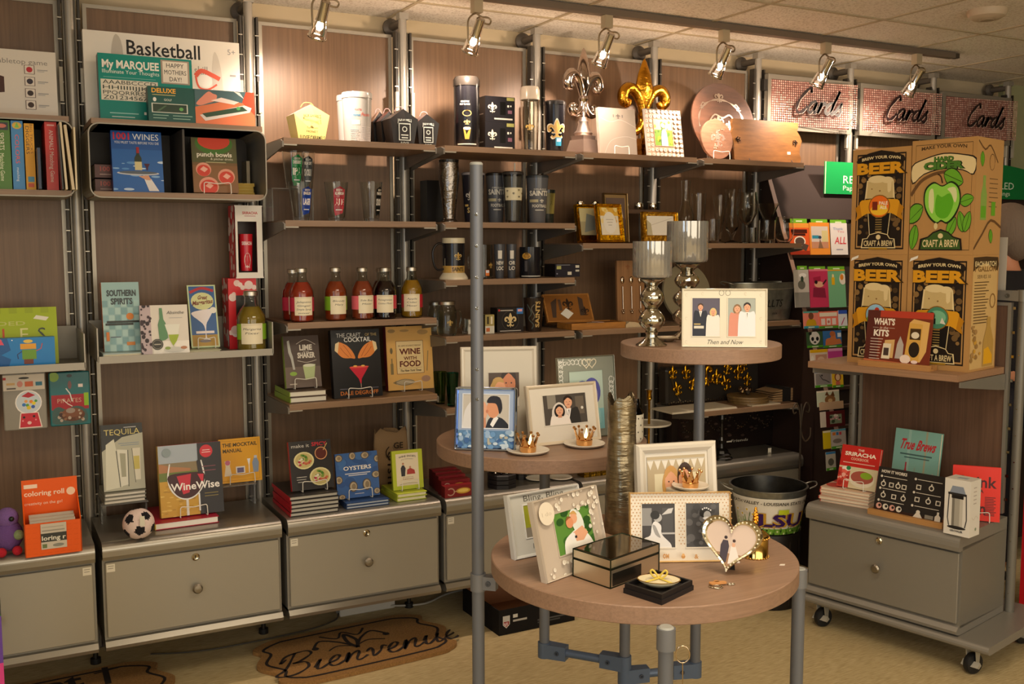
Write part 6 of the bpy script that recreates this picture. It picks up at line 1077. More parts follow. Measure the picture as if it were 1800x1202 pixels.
gl(1286, 15, 332, -.13, [(0, 0), (.8, 0), (.82, .02), (.2, .06), (.2, .12), (.75, .3), (.62, .6), (.95, 1)], [(.95, 1), (.62, .6), (.75, .3), (0, .16)], 'hurricane_glass', 'tall clear hurricane glass')
gl(1312, 19, 338, -.25, [(0, 0), (.75, 0), (.75, .02), (.12, .04), (.1, .35), (.5, .42), (.95, .6), (1, .75), (.85, 1)], [(.85, 1), (1, .75), (.95, .6), (.5, .43), (0, .38)], 'wine_goblet', 'large clear balloon wine goblet')
gl(1348, 20, 358, -.19, [(0, 0), (.6, 0), (.6, .02), (.08, .05), (.08, .45), (1, 1)], [(1, 1), (.1, .5), (0, .49)], 'martini_glass', 'clear martini glass behind the rocks glass')
gl(1321, 9, 400, -.32, [(0, 0), (.95, 0), (1, .03), (1, 1)], [(1, 1), (1, .08), (0, .06)], 'shot_glass', 'narrow clear shot glass at the shelf front')
gl(1347, 15, 387, -.32, [(0, 0), (.95, 0), (1, .04), (1, 1)], [(1, 1), (1, .16), (0, .14)], 'rocks_glass', 'heavy based clear rocks glass')
gl(1378, 17, 381, -.30, [(0, 0), (.55, 0), (.9, .2), (1, .45), (.85, 1)], [(.85, 1), (1, .45), (.9, .2), (.5, .04), (0, .03)], 'stemless_glass', 'round clear stemless glass at the right shelf end')
# ---------------------------------------------------------------- carving set, spoons, towel
M, w, h = pose(1005, 1100, 564, ZL, -.33); d = .12; AM = '#b47a34'
t = thing('carving_set', 'open amber wooden box with knives in its lid', 'knife set', M)
m = MB(); m.box(-w/2, w/2, 0, d, 0, .003, AM, 'woodx')
for a in ((-w/2, w/2, 0, .006), (-w/2, w/2, d-.006, d), (-w/2, -w/2+.006, .006, d-.006), (w/2-.006, w/2, .006, d-.006)): m.box(a[0], a[1], a[2], a[3], .003, .026, AM, 'woodx')
m.box(-w/2+.006, w/2-.006, .006, d-.006, .003, .022, '#8a5a28', 'woodx'); m.box(-.03, .0, .02, .05, .0222, .0246, '#c8c0b4', 'print'); m.box(.02, .05, .04, .09, .0222, .0246, '#d0b8b8', 'print'); m.build('box_base', t)
Q = Matrix.Translation((-.03, d+.004, .026)) @ Matrix.Rotation(-.42, 4, 'X'); m = MB(); lw, lh = w*.86, .125; m.box(-lw/2-.03, lw/2-.03, 0, .012, 0, lh, AM, 'woodx', Q)
f = Face(m, lw, lh, M=Q, x0=-lw/2-.03); f.draw([('r', .03, .04, .97, .96, '#8f5c26'), ('p', [(.12, .15), (.2, .15), (.28, .85), (.14, .7)], '#4a3a30'), ('p', [(.72, .2), (.82, .2), (.84, .8), (.74, .9)], '#4a3a30'), ('r', .3, .4, .36, .8, '#5a4434')]+FLEUR(.5, .6, .26, '#2c1e16', lw/lh)+FLEUR(.84, .34, .2, '#2c1e16', lw/lh)+[('p', [(.3, .28), (.44, .48), (.58, .28), (.44, .08)], '#e8e4d8')]); m.build('lid', t)
M, w, h = pose(1086, 1134, 458, ZL, -.20, lean=3); t = thing('spoon_plank', 'upright wooden plank with three silver serving spoons', 'spoon set', M); m = MB(); m.box(-w/2, w/2, 0, .012, 0, h, '#9a7048', 'woodv'); m.box(-w/2-.03, w/2, -.03, 0, 0, .012, '#b08050', 'woodh'); Face(m, w, h, x0=-w/2).draw(FLEUR(.4, .9, .16, '#8a5a3a', w/h)); m.build('plank', t)
for i in range(3):
    m = MB(); X = -w*.32+i*w*.32; m.ball((X, -.006, h*.70), .011, '#d0c4b4', 'chrome', sz=(.8, .35, 1.4)); m.tube([(X, -.006, h*.60), (X, -.006, h*.25)], .0022, '#c8b8a4', 'chrome', 8); m.ball((X, -.006, h*.19), .006, '#c8b8a4', 'chrome'); m.ball((X-.005, -.006, h*.22), .004, '#c8b8a4', 'chrome'); m.ball((X+.005, -.006, h*.22), .004, '#c8b8a4', 'chrome'); m.build('spoon', t)
q = at(1112, 572, y=-.31); m = MB(); P = [(-.05, 0), (.05, 0), (.052, .006), (.03, .012), (.0, .022), (-.03, .024), (-.052, .010)]; m.prism(P, -.03, .05, '#cdb894', 'fabric'); one(m, 'folded_cloth', 'small cream folded cloth beside the open knife box', 'cloth', T3(q.x, -.30, ZL))
M, w, h = pose(1170, 1252, 463, ZL, -.16, lean=9); R = h/2; m = MB(); m.lathe([(0, 0)]+[(R*(i+1)/12, .003*(i % 2)) for i in range(12)]+[(R, -.01), (0, -.01)], '#8f8468', 'fabric', Matrix.Translation((0, 0, R)) @ Matrix.Rotation(PI/2, 4, 'X'), 40, cap=False); one(m, 'woven_placemat', 'round grey beige woven placemat standing on the shelf', 'placemat', M)
# tub
def tub(M, R0, R1, H, sy, col, label, name, art=None, aw=(-1.1, 1.1), mat='galv', hnd=1, zz=(.08, .80), face='print', cat_='tub', inner='#5a5a54'):
    t = thing(name, label, cat_, M); m = MB()
    m.lathe([(0, 0), (R0*.96, 0), (R0, .006), (R0+(R1-R0)*.28, H*.28), (R0+(R1-R0)*.28+.002, H*.30), (R0+(R1-R0)*.32, H*.32), (R0+(R1-R0)*.8, H*.80), (R0+(R1-R0)*.82+.003, H*.82), (R0+(R1-R0)*.84, H*.84), (R1, H*.98), (R1+.005, H*.985), (R1+.005, H), (R1-.003, H)], col, mat, None, 48, cap=False, sy=sy)
    m.lathe([(R1-.003, H), (R0-.003, .008), (0, .008)], inner, 'galv', None, 48, cap=False, sy=sy); m.build('pail_body', t)
    if art:
        m = MB(); rA = R0+(R1-R0)*zz[0]; rB = R0+(R1-R0)*zz[1]; g = cylwarp(rA, aw[0], aw[1], H*zz[0], H*zz[1], rB); Face(m, (aw[1]-aw[0])*R1, H*(zz[1]-zz[0]), warp=lambda u, v, e: (lambda p: (p[0], p[1]*sy, p[2]))(g(u, v, e+.0035)), mat=face).draw(art); m.build('painted_band', t)
    for g_ in (-1, 1):
        m = MB(); X = g_*(R1+.004); m.tube(cat([(X, -.04, H*.93), (X+g_*.03, -.035, H*.99), (X+g_*.04, 0, H*1.03), (X+g_*.03, .035, H*.99), (X, .04, H*.93)], 4), .0035, '#a8a8a0', 'galv', 8); m.build('handle', t)
    return t
M, r, H = cylM(1269, 1412, 494, -.17, ZL); tub(Matrix.Translation((xat(1341, -.26, ZL), -.25, ZL)), r*.80, r*.95, H, .5, '#a8aca4', 'oval galvanised tub with dark lettering on the shelf', 'oval_tub', [('t', 'BALLTS', .44, .40, .26, '#1e1e20', {'w': .38, 'i': .15}), ('t', 'mix', .52, .12, .1, '#2a2a2c', {'w': .08})])
# ---------------------------------------------------------------- bay 5 low shelf z = ZN
M, w, h = pose(1172, 1335, 640, ZN, -.16, lean=2)
t = thing('beaded_bag', 'dark shiny bag covered with gold fleur ornaments', 'bag', M); m = MB(); m.rbox(-w/2, w/2, 0, .07, 0, h, .02, '#2a2622', 'gloss'); Face(m, w, h, x0=-w/2, mat='chrome').draw([('r', .02+.96*i/40, .04+.05*(i*7 % 5)/5, .03+.96*i/40, .07+.05*(i*7 % 5)/5, '#d8d0c0') for i in range(40)]+[('s', cat([(.04, .8), (.08, .4), (.14, .1)], 4), .012, '#c8c0b0')]); m.build('bag_body', t)
rr = random.Random(9)
for i, (u, v, s) in enumerate(((.06, .82, .28), (.2, .8, .3), (.12, .4, .3), (.25, .5, .3), (.43, .72, .6), (.52, .62, .34), (.62, .85, .3), (.64, .45, .34), (.75, .7, .34), (.85, .5, .3), (.83, .88, .26), (.35, .35, .26))):
    m = MB(); fleur3(m, s*h*1.25, '#d8a420', 'foil', Matrix.Translation((-w/2+u*w, -.006, v*h-s*h*.45)) @ Matrix.Rotation(rr.uniform(-.4, .4), 4, 'Y')); m.build('gold_fleur', t)
def cloth(pl, pr, y, z, d, hgt, col, label, name='napkin', n=3, rz=0):
    x0, x1 = xat(pl, y, z), xat(pr, y, z); w = x1-x0; m = MB()
    for k in range(n): P = [(-w/2+.002*k, .0), (w/2-.003*k, 0), (w/2-.003*k, hgt/n*.85), (w/4, hgt/n*.95), (-w/4, hgt/n*.85), (-w/2+.002*k, hgt/n*.8)]; m.prism([(u, v+k*hgt/n) for u, v in P], 0+.002*k, d-.002*k, col, 'fabric')
    return one(m, name, label, 'napkin', T3((x0+x1)/2, y, z, rz))
cloth(1182, 1296, -.355, ZN, .16, .008, '#d8d0bc', 'flat cream napkin at the front of the low shelf', n=2)
cloth(1322, 1372, -.35, ZN, .13, .006, '#c8bca4', 'second cream napkin hanging near the burlap roll', n=1)
M, r, H = cylM(1283, 1353, 688, -.26, ZN)
for k in range(3): m = MB(); m.lathe([(0, 0), (r, 0), (r*1.01, .002), (r*1.01, .010), (r, .012), (0, .012)], '#7a6038', 'woodx', None, 36); one(m, 'wood_coaster', 'round brown wooden slab in the small pile, '+('bottom', 'middle', 'top')[k], 'wooden slab', Matrix.Translation((M.translation.x-.004*k, -.25, ZN+k*.0125)), 'round wooden slabs in a pile')
m = MB(); rr = random.Random(2)
for i in range(9): m.ball((rr.uniform(-.03, .03), rr.uniform(-.02, .02), .012+rr.uniform(0, .02)), .012, ('#8a7a6a', '#b0a090', '#6a5a50')[i % 3], 'film' if i % 3 == 0 else 'chrome', 10)
one(m, 'wrapped_ornament', 'small shiny ornament wrapped in clear film on the wooden slabs', 'ornament', Matrix.Translation((M.translation.x-.01, -.25, ZN+.038)))
x0, x1 = xat(1352, -.27, ZN), xat(1412, -.27, ZN); w = x1-x0; t = thing('burlap_napkins', 'folded tan burlap napkins tied with a black band', 'napkins', T3((x0+x1)/2, -.30, ZN)); m = MB()
for k in range(5): m.prism(cat([(-w/2, .003+k*.011), (-w*.2, .0+k*.012), (w*.2, .003+k*.0115), (w/2+.003*(k % 2), .001+k*.010), (w/2, .010+k*.010), (w*.15, .012+k*.012), (-w*.2, .010+k*.012), (-w/2, .011+k*.009)], 3, True), 0, .12, '#a4845c', 'fabric')
m.build('cloth_stack', t); m = MB(); m.box(-w*.25, -w*.02, -.003, .123, -.0, .064, '#1a1614', 'fabric'); m.build('band', t)
# ---------------------------------------------------------------- cabinet tops bays 3-5
def redbox(k, pl, pr, pt, y, lab):
    M, w, h = pose(pl, pr, pt, ZCAB, y); carton(lab, M, w, h, .033, '#7c1c22', [('s', [(.2+.12*math.cos(a), .5+.3*math.sin(a)) for a in [i*.3-2.5 for i in range(17)]], .035, '#b89080'), ('e', .62, .52, .24, .26, '#c89838'), ('e', .62, .54, .18, .16, '#e8c868'), ('r', .3, .47, .45, .53, '#c8a878')], '#5c1418', name='gift_box', group='red bottle opener boxes')
redbox(0, 782, 834, 853, -.405, 'red opener box at the cabinet front, nearest'); redbox(1, 776, 826, 843, -.355, 'red opener box just behind the nearest'); redbox(2, 771, 818, 835, -.305, 'red opener box, third from the front'); redbox(3, 766, 811, 829, -.255, 'red opener box, fourth from the front'); redbox(4, 760, 803, 824, -.205, 'red opener box at the very back')
def tagm(m, x, y, z, s=.012): m.box(x, x+s, y, y+.001, z, z+s*1.1, '#e0dccc', 'print')
for i, (pl, pr, y, lab) in enumerate(((858, 905, -.33, 'stack of black velvet bracelet cases behind the pole'), (905, 925, -.25, 'small black jewelry case under the middle table'))):
    x0, x1 = xat(pl, y, ZCAB), xat(pr, y, ZCAB); w = x1-x0; m = MB()
    for k in range(3): m.lathe([(0, 0), (w/2, 0), (w/2, .014), (w*.45, .018), (0, .018)], '#151214', 'satin', Matrix.Translation((0, 0, k*.0185)), 8, sm=False)
    for k in range(10): a = k*.7; m.ball((w*.3*math.cos(a), w*.3*math.sin(a), .060), .006, '#c8c4bc' if k % 2 else '#2a2628', 'chrome', 8)
    tagm(m, 0, -w*.3, .058); one(m, 'jewelry_case', lab, 'jewelry case', T3((x0+x1)/2, y, ZCAB), 'black jewelry cases')
for i, (pc, y, r, lab) in enumerate(((945, -.30, .05, 'flat white plate on the cabinet, left of the pipe'), (985, -.33, .05, 'flat white plate on the cabinet, right of the pipe'))):
    x = xat(pc, y, ZCAB); m = MB(); m.lathe([(0, 0), (r*.6, 0), (r, .008), (r*.97, .010), (r*.6, .003), (0, .003)], '#cfc8b8', 'gloss', None, 32, cap=False); one(m, 'plate', lab, 'plate', T3(x, y, ZCAB), 'white plates on the cabinet')
for i, (pl, pr, z, lab) in enumerate(((1027, 1047, 0, 'small gold wrapped box, left'), (1048, 1066, 0, 'small gold wrapped box, lower right'), (1049, 1067, .03, 'small gold wrapped box, upper right'))):
    x0, x1 = xat(pl, -.36, ZCAB), xat(pr, -.36, ZCAB); w = x1-x0; m = MB(); m.box(-w/2, w/2, 0, w, 0, .0295, '#a8842c', 'foil'); m.box(-w*.08, w*.08, -.0005, w, .0, .0297, '#6a5218', 'foil'); m.box(-w/2, w/2, -.0007, 0, .012, .016, '#6a5218', 'foil'); one(m, 'gift_box', lab, 'gift box', T3((x0+x1)/2, -.36, ZCAB+z*.99), 'gold wrapped boxes')
# gold stand, mug on the cabinet behind
x = xat(1140, -.26, ZCAB); zt_ = zat(744, x, -.26)
t = thing('pedestal_stand', 'tall gold stemmed stand with round white tray', 'jewelry stand', T3(x, -.26, ZCAB)); H = zt_-ZCAB; m = MB(); m.lathe([(0, 0), (.05, 0), (.05, .006), (.008, .012), (.0055, .02), (.0055, H+.10), (.012, H+.11), (.010, H+.135), (.014, H+.15), (0, H+.15)], '#b88a28', 'chrome', None, 24, cap=False); m.build('stem', t)
m = MB(); m.lathe([(.006, H-.010), (.095, H-.004), (.098, H), (.098, H+.004), (.09, H+.004), (.088, H), (.006, H-.002)], '#d8d2c2', 'gloss', None, 40, cap=False); m.build('tray', t)
# dark lace bag, candlestick
M, w, h = pose(1180, 1368, 712, ZCAB, -.17)
t = thing('lace_box', 'large black box with silver beaded swags', 'box', M); m = MB(); m.box(-w/2, w/2, 0, .10, 0, h, '#1c1412', 'gloss'); Face(m, w, h, x0=-w/2).draw([('t', 'Friends', .62, .14, .06, '#b8b4a8', {'w': .16, 'i': .3}), ('r', .5, .15, .55, .18, '#c8c4b8')]+BLOBS(.03, .2, .97, .9, 60, ['#3a2c26', '#46362e', '#2c2420'], .004, .02, 1.4, 8)); m.build('box_body', t)
for k in range(4):
    m = MB()
    for i in range(13): u = i/12; m.ball((-w/2+w*(.06+.235*k+.2*u), -.005, h*(.80-.32*math.sin(PI*u))), .0042, '#b8b0a0', 'chrome', 8)
    m.ball((-w/2+w*(.27+.235*k) if k < 3 else w*.49, -.006, h*.66), .006, '#b8b0a0', 'chrome', 8); m.build('bead_swag', t)
m = MB(); tagm(m, xat(1350, -.33, ZCAB), 0, 0, .02); 
one(m, 'price_card', 'tiny white price card standing on the cabinet', 'price card', T3(0, -.33, ZCAB))
x = xat(1268, -.33, ZCAB); zt_ = zat(725, x, -.33); H = zt_-ZCAB
m = MB(); m.lathe([(0, 0), (.05, 0), (.05, .008), (.044, .012), (.044, .022), (.034, .028), (.03, .04), (.014, .05), (.010, .07), (.014, .085), (.008, .10), (.007, H-.05), (.014, H-.03), (.012, H-.01), (.02, H), (0, H)], '#141210', 'gloss', None, 10, sm=False); one(m, 'candlestick', 'black turned candlestick standing on the cabinet behind the tables', 'candlestick', T3(x, -.33, ZCAB))
# ---------------------------------------------------------------- painted bucket on a black barrel, hook stand
xb_, yb_ = 3.215, -.67; rim = V((xb_, yb_, 0)); Dr = dep((xb_, yb_, .5)); Rb_ = 66/FPX*Dr
zb1 = zat(850, xb_, yb_); zb0 = zat(938, xb_, yb_-Rb_*.7)
GR, YL, PU = '#5c9a2a', '#e8c830', '#3a1a5c'
rr = random.Random(4); ba = [('r', 0, 0, 1, 1, '#ece8dc'), ('r', 0, 0, 1, .16, '#7aac3a')]
for i in range(70): u = rr.random(); v = rr.uniform(.12, .34 if .3 < u < .8 else .6); ba.append(('s', [(u, 0), (u+rr.uniform(-.02, .03), v*.6), (u+rr.uniform(-.03, .04), v)], .006, rr.choice([GR, '#3c7a1e', '#8cc04a'])))
for u, v in ((.08, .62), (.14, .52), (.2, .66), (.26, .55), (.9, .6), (.95, .5)): ba += [('c', u+.018*math.cos(a), v+.0, .010, '#f4f0e4') for a in (0,)]+[('c', u+.017*math.cos(a*1.26), v+.055*math.sin(a*1.26), .011, '#f4f0e8') for a in range(5)]+[('c', u, v, .010, YL)]
ba += [('r', .50, .58, .60, .72, '#c8d830'), ('t', 'LSU', .545, .24, .34, PU, {'w': .46, 'b': .03, 'o': '#c89a30'}), ('t', 'DEATH VALLEY - LOUISIANA STATE UNIVERSITY', .5, .84, .085, '#2a2622', {'w': .96, 'i': .1, 'b': .015})]
for i in range(16): u = .36+i*.035; ba.append(('c', u, .08+.05*math.sin(i*1.7), .010, '#2c4a1c' if i % 2 else '#d0e0a0'))
tub(T3(xb_, yb_, zb0, -.45), Rb_*.78, Rb_, zb1-zb0, 1, '#9a9c96', 'round metal bucket painted with grass, daisies and purple letters', 'painted_bucket', ba, aw=(-1.45, 1.45), zz=(.02, .84), cat_='bucket', inner='#3a3a38')
m = MB(); m.lathe([(0, 0), (Rb_*.84, 0), (Rb_*.86, .01), (Rb_*.86, zb0-.012), (Rb_*.84, zb0-.001), (0, zb0-.001)], '#1c1713', 'satin', None, 40, cap=False)
for i in range(12): m.box(Rb_*.86, Rb_*.865, -.004, .004, .02, zb0-.03, '#2e261f', 'satin', Matrix.Rotation(i*PI/6, 4, 'Z'))
one(m, 'barrel_stand', 'dark round barrel stand carrying the painted bucket', 'stand', T3(xb_, yb_, 0))
xh = xat(1408, -.40, ZCAB); yh = -.44; xh = xat(1407, yh, .6)
t = thing('hook_stand', 'thin dark iron hook stand with curled arms', 'hook stand', T3(xh, yh, 0)); zt_ = zat(712, xh, yh)
m = MB(); m.cyl((0, 0, 0), .05, .006, '#3a3026', 'satin'); m.cyl((0, 0, .006), .005, zt_, '#3a3026', 'satin', 10); m.build('pole', t)
for g in (-1, 1): m = MB(); m.tube(cat([(0, 0, zt_-.12), (g*.01, 0, zt_-.03), (g*.03, 0, zt_+.01), (g*.05, 0, zt_-.01), (g*.045, 0, zt_-.035), (g*.03, 0, zt_-.03)], 5), .0035, '#4a3e30', 'satin', 8); m.build('scroll', t)
m = MB(); m.tube(cat([(0, 0, zt_-.06), (.005, 0, zt_-.13), (.03, 0, zt_-.17), (.058, 0, zt_-.15), (.06, 0, zt_-.11)], 5), .0035, '#6a5a48', 'satin', 8); m.build('hook', t)
# ================================================================ ON THE ROUND TABLES
def on(p, z, e=0): return at(*p, z=z)
# ---- middle table
sepia = [('r', 0, 0, 1, 1, '#6a5040'), ('r', 0, 0, .3, 1, '#8a7050')]
A1 = [('r', 0, 0, 1, 1, '#4c3a2e')]+person_p(.66, .66, .62, '#2a1a12', '#d8d4cc', 1.25, skin='#c8805a')+[('p', cat([(0, 0), (.02, .5), (.2, .8), (.45, .75), (.55, .5), (.55, 0)], 3), '#c8a468')]+[('e', .34, .42, .24, .36, '#e0a078'), ('p', cat([(.05, .4), (.15, .8), (.4, .86), (.5, .7), (.3, .72), (.15, .5)], 3, True), '#c09a58'), ('e', .27, .44, .03, .02, '#3a2620'), ('e', .42, .42, .03, .02, '#3a2620'), ('e', .37, .24, .07, .025, '#b85a4a')]
M, w, h = pose2((812, 775), (946, 771), 609, TM, lean=6)
frame('tall pale frame with a cheek to cheek couple, at the middle table back', M, w, h, .014, '#d8d0c0', [(.36, .36, .76, .72, A1)], board='#c9c3b4', mat='gloss')
A2 = [('r', 0, 0, 1, 1, '#c4bfb4'), ('p', cat([(0, 0), (.04, .5), (.2, .8), (.34, .6), (.36, 0)], 3), '#dcdcdc')]+[('e', .42, .5, .12, .3, SK), ('p', [(.36, .3), (.5, .3), (.52, 0), (.3, 0)], SK2)]+[('p', cat([(.5, 0), (.56, .25), (.66, .34), (.85, .3), (1, .1), (1, 0)], 3), '#1c1a1c'), ('p', [(.6, .1), (.7, .38), (.78, .3), (.66, .02)], '#eee'), ('e', .66, .58, .14, .28, '#d8966c'), ('p', cat([(.52, .76), (.6, .95), (.8, .92), (.86, .6), (.8, .42), (.76, .62), (.7, .74)], 3, True), '#1e1512'), ('e', .53, .5, .03, .05, '#c8805c')]
M, w, h = pose2((798, 791), (907, 794), 680, TM, lean=9); rr = random.Random(12)
gem = [('r', .03, .02, .97, .32, '#5c86b0')]+[('e', rr.uniform(.06, .94), rr.uniform(.04, .3), rr.uniform(.02, .06), rr.uniform(.02, .05), rr.choice(['#9ab8d8', '#3a64a0', '#c8dcec', '#6a98c8', '#b8b8a8'])) for _ in range(60)]
frame('mirror frame with blue crystals below a kissing couple', M, w, h, .010, '#a8b8d4', [(.13, .36, .87, .88, A2)], board='#9cb0d0', mat='chrome', r=.008, extra=gem, lay='#dfe4ec')
A3 = [('r', 0, 0, 1, 1, '#4c4640'), ('r', .1, .55, .3, 1, '#8a8478'), ('r', .75, .3, .95, .9, '#6a6054'), ('c', .9, .5, .03, '#d8d4c8')]+person_p(.58, .72, .26, '#281a14', '#2c2a28', 1.4)+person_p(.36, .46, .24, '#1e1614', '#e8e0d8', 1.4, veil='#d8d0c8', fem=True)
M, w, h = pose2((934, 787), (1057, 773), 674, TM, lean=11)
frame('champagne frame with white mat, showing a bride and groom', M, w, h, .011, '#d4c6ae', [(.22, .33, .83, .82, A3)], board='#d9d3c6', mat='gloss', extra=None)
M2 = M; m = MB(); f = Face(m, w, h, M=None, x0=-w/2, y0=.0010); 
A4 = [('r', 0, 0, 1, 1, '#b8ccc0'), ('r', 0, 0, 1, .35, '#8ac4cc')]+[('e', .38, .62, .26, .22, '#5a6eb0'), ('e', .4, .56, .19, .2, '#9a94b8'), ('e', .66, .64, .26, .24, '#5a5ca8'), ('e', .64, .58, .19, .2, '#a49cc0'), ('p', cat([(.15, .1), (.2, .36), (.5, .4), (.85, .36), (.9, .1)], 3), '#9cd0d4'), ('e', .36, .52, .03, .02, '#5a5090'), ('e', .62, .54, .03, .02, '#5a5090')]
M, w, h = pose2((986, 775), (1086, 764), 626, TM, lean=6)
sc = []; 
for (u0, v0, du, dv, n) in ((.06, .52, 0, .46, 9), (.06, .93, .42, 0, 7), (.93, .30, 0, .40, 8)):
    for i in range(n):
        u = u0+du*i/(n-1); v = v0+dv*i/(n-1); sc.append(('s', [(u+.03*math.cos(a)*(.3+a/9), v+.03*math.sin(a)*(.3+a/9)) for a in [j*.6+i for j in range(11)]], .012, '#e4e4dc'))
def heart(u, v, s, k, n=26): return [(u+s*.5*math.sin(t)**3, v+s*k*.5*(.8125*math.cos(t)-.3125*math.cos(2*t)-.125*math.cos(3*t)-.0625*math.cos(4*t))) for t in [2*PI*i/n for i in range(n+1)]]
sc += [('s', heart(.50, .915, .15, w/h), .014, '#e8e0c8'), ('s', heart(.60, .915, .15, w/h), .014, '#e8e0c8')]
frame('pewter frame with twin hearts and scrollwork around a bluish photo', M, w, h, .003, '#9a9c90', [(.2, .1, .78, .82, A4)], board='#8f9488', mat='metal', extra=sc, t=.008)
def crown(x, y, z, r, H, lab):
    t = thing('ring_holder', lab, 'ring holder', T3(x, y, z), 'gold crown ring holders'); m = MB(); CG = '#e8b478'
    m.lathe([(0, 0), (r*.72, 0), (r*.76, .002), (r*.78, H*.30), (r*.74, H*.32), (r*.68, H*.3), (r*.66, .004), (0, .004)], CG, 'chrome', None, 32, cap=False); m.build('band', t)
    m = MB(); n = 8
    for i in range(n):
        a0, a1, am = 2*PI*(i-.5)/n, 2*PI*(i+.5)/n, 2*PI*i/n; R0, R1 = r*.74, r*1.0
        P = lambda a, R, zz: (R*math.cos(a), R*math.sin(a), zz)
        vs = [P(a0, R0, H*.30), P(a1, R0, H*.30), P(am, R1, H*.86), P(a0, R0-.002, H*.30), P(a1, R0-.002, H*.30), P(am, R1-.002, H*.86)]
        m.add(vs, [(0, 1, 2), (5, 4, 3), (0, 2, 5, 3), (1, 4, 5, 2)], CG, 'chrome'); m.ball(P(am, R1, H*.93), H*.085, CG, 'chrome', 10)
    m.build('points', t); return t
def dish(px, py, rpx, z, lab, lab2, cy):
    q = at(px, py, z=z); r = rpx/FPX*dep(q); q = q+V((Fw.x, Fw.y, 0)).normalized()*r*.0
    m = MB(); m.lathe([(0, 0), (r*.62, 0), (r*.92, .005), (r, .010), (r*.97, .0115), (r*.85, .0075), (r*.6, .004), (0, .0035)], '#ded6c6', 'gloss', None, 40, cap=False); one(m, 'trinket_dish', lab, 'dish', Matrix.Translation((q.x, q.y, z)), 'white trinket dishes'); crown(q.x, q.y, z+.0042, .0295*r/.058, .050*r/.058, lab2)
dish(928, 796, 38, TM, 'white trinket dish on the middle table, left of two', 'gold crown ring holder on the left trinket dish', 0)
dish(1027, 784, 37, TM, 'white trinket dish on the middle table, right of two', 'gold crown ring holder on the right trinket dish', 0)
q = at(1111, 776, z=TM); M = Matrix.Translation((q.x, q.y, TM)); r = .034; H = .085
t = thing('dotted_cup', 'white cup with black dots behind the bark vase', 'cup', M); m = MB(); m.lathe([(0, 0), (r*.8, 0), (r, .012), (r, H), (r-.003, H), (r-.003, .014), (0, .006)], '#e0dccc', 'gloss', None, 30, cap=False); m.build('cup_body', t)
m = MB(); f = Face(m, .1, H, warp=cylwarp(r+.0004, -1.5, 1.5, 0, H)); f.draw([('e', .06+.17*i+.08*(j % 2), .16+.24*j, .016, .030, '#1c1a18') for i in range(6) for j in range(4)]); m.build('dots', t)
m = MB(); m.lathe([(0, 0), (.02, 0), (.024, .012), (.014, .03), (.010, .055), (0, .055)], '#26282c', 'chrome', Matrix.Translation((.012, 0, H-.01)), 14)
one(m, 'bottle_stopper', 'dark metal bottle stopper standing in the dotted cup', 'bottle stopper', M)
# ---- upper table
def holder(px, py, pt, cw, lab):
    q = at(px, py, z=TU); D = dep(q); r = cw/2/FPX*D; H = zat(pt, q.x, q.y)-TU; t = thing('candle_holder', lab, 'candle holder', T3(q.x, q.y, TU), 'mercury glass candle holders'); hs = H*.36; k = r/.055
    P = [(0, 0), (.042, 0), (.045, .004), (.030, .014), (.017, .026), (.016, .034), (.020, .04)]; P = [(a*k, b) for a, b in P]; z = .042; n = 3 if H > .3 else 2
    hb = H*.60-.05; 
    for i in range(n):
        c0 = z+hb/n*i; c1 = z+hb/n*(i+1); 
        for j in range(7): u = j/6; P.append(((.017+.021*math.sin(PI*u))*k*(1 if i < n-1 else .9), c0+(c1-c0)*u))
    P += [(.022*k, H*.60), (.034*k, H*.625), (.036*k, H*.64), (0, H*.645)]
    m = MB(); m.lathe(P, '#c4bfb2', 'mercury', None, 40, cap=False); m.build('stem', t)
    m = MB(); m.lathe([(r*.45, H*.64), (r*.93, H*.66), (r, H*.68), (r, H), (r-.003, H), (r-.003, H*.69), (0, H*.66)], '#c8c6c0', 'ridged', None, 96, cap=False, rip=(28, .012)); m.build('ribbed_cup', t)
    m = MB(); m.cyl((0, 0, H*.665), r*.62, H*.2, '#cfc4a4', 'satin', 24); m.cyl((0, 0, H*.865), .001, .008, '#2a2420', 'matte', 6); one(m, 'pillar_candle', 'cream candle inside the '+('taller' if n == 3 else 'shorter')+' mercury glass holder', 'candle', T3(q.x, q.y, TU), 'pillar candles in the holders')
holder(1145, 608, 424, 68, 'shorter mercury glass candle holder at the front left of the upper table'); holder(1206, 596, 389, 71, 'taller mercury glass candle holder behind the shorter one')
q = at(1172, 602, z=TU); m = MB(); m.lathe([(0, 0), (.018, 0), (.036, .012), (.034, .014), (.0, .006)], '#b8a88c', 'gloss', None, 24, cap=False)
Face(m, .06, .012, warp=cylwarp(.03, -1.5, 1.5, .004, .011)).draw(BLOBS(0, 0, 1, 1, 14, ['#2c2018'], .02, .035, 4, 3)); one(m, 'spotted_dish', 'tiny spotted dish between the candle holders', 'dish', T3(q.x+.02, q.y+.03, TU))
B1 = [('r', 0, 0, 1, 1, '#5a5668')]+person_p(.3, .76, .26, '#4a3424', '#1e2434', .66)+person_p(.76, .64, .25, '#d8c080', '#e8e4dc', .66, fem=True)+[('r', .06, .2, .42, .27, '#d8d4c4'), ('r', .06, .3, .3, .33, '#c8b070')]
B2 = [('r', 0, 0, 1, 1, '#a8b0a8')]+person_p(.34, .72, .3, '#8a6a48', '#d8907a', .66, fem=True)+person_p(.7, .76, .32, '#2a1e18', '#e8e8ec', .66)
M, w, h = pose2((1198, 610), (1349, 611), 507, TU, lean=6)
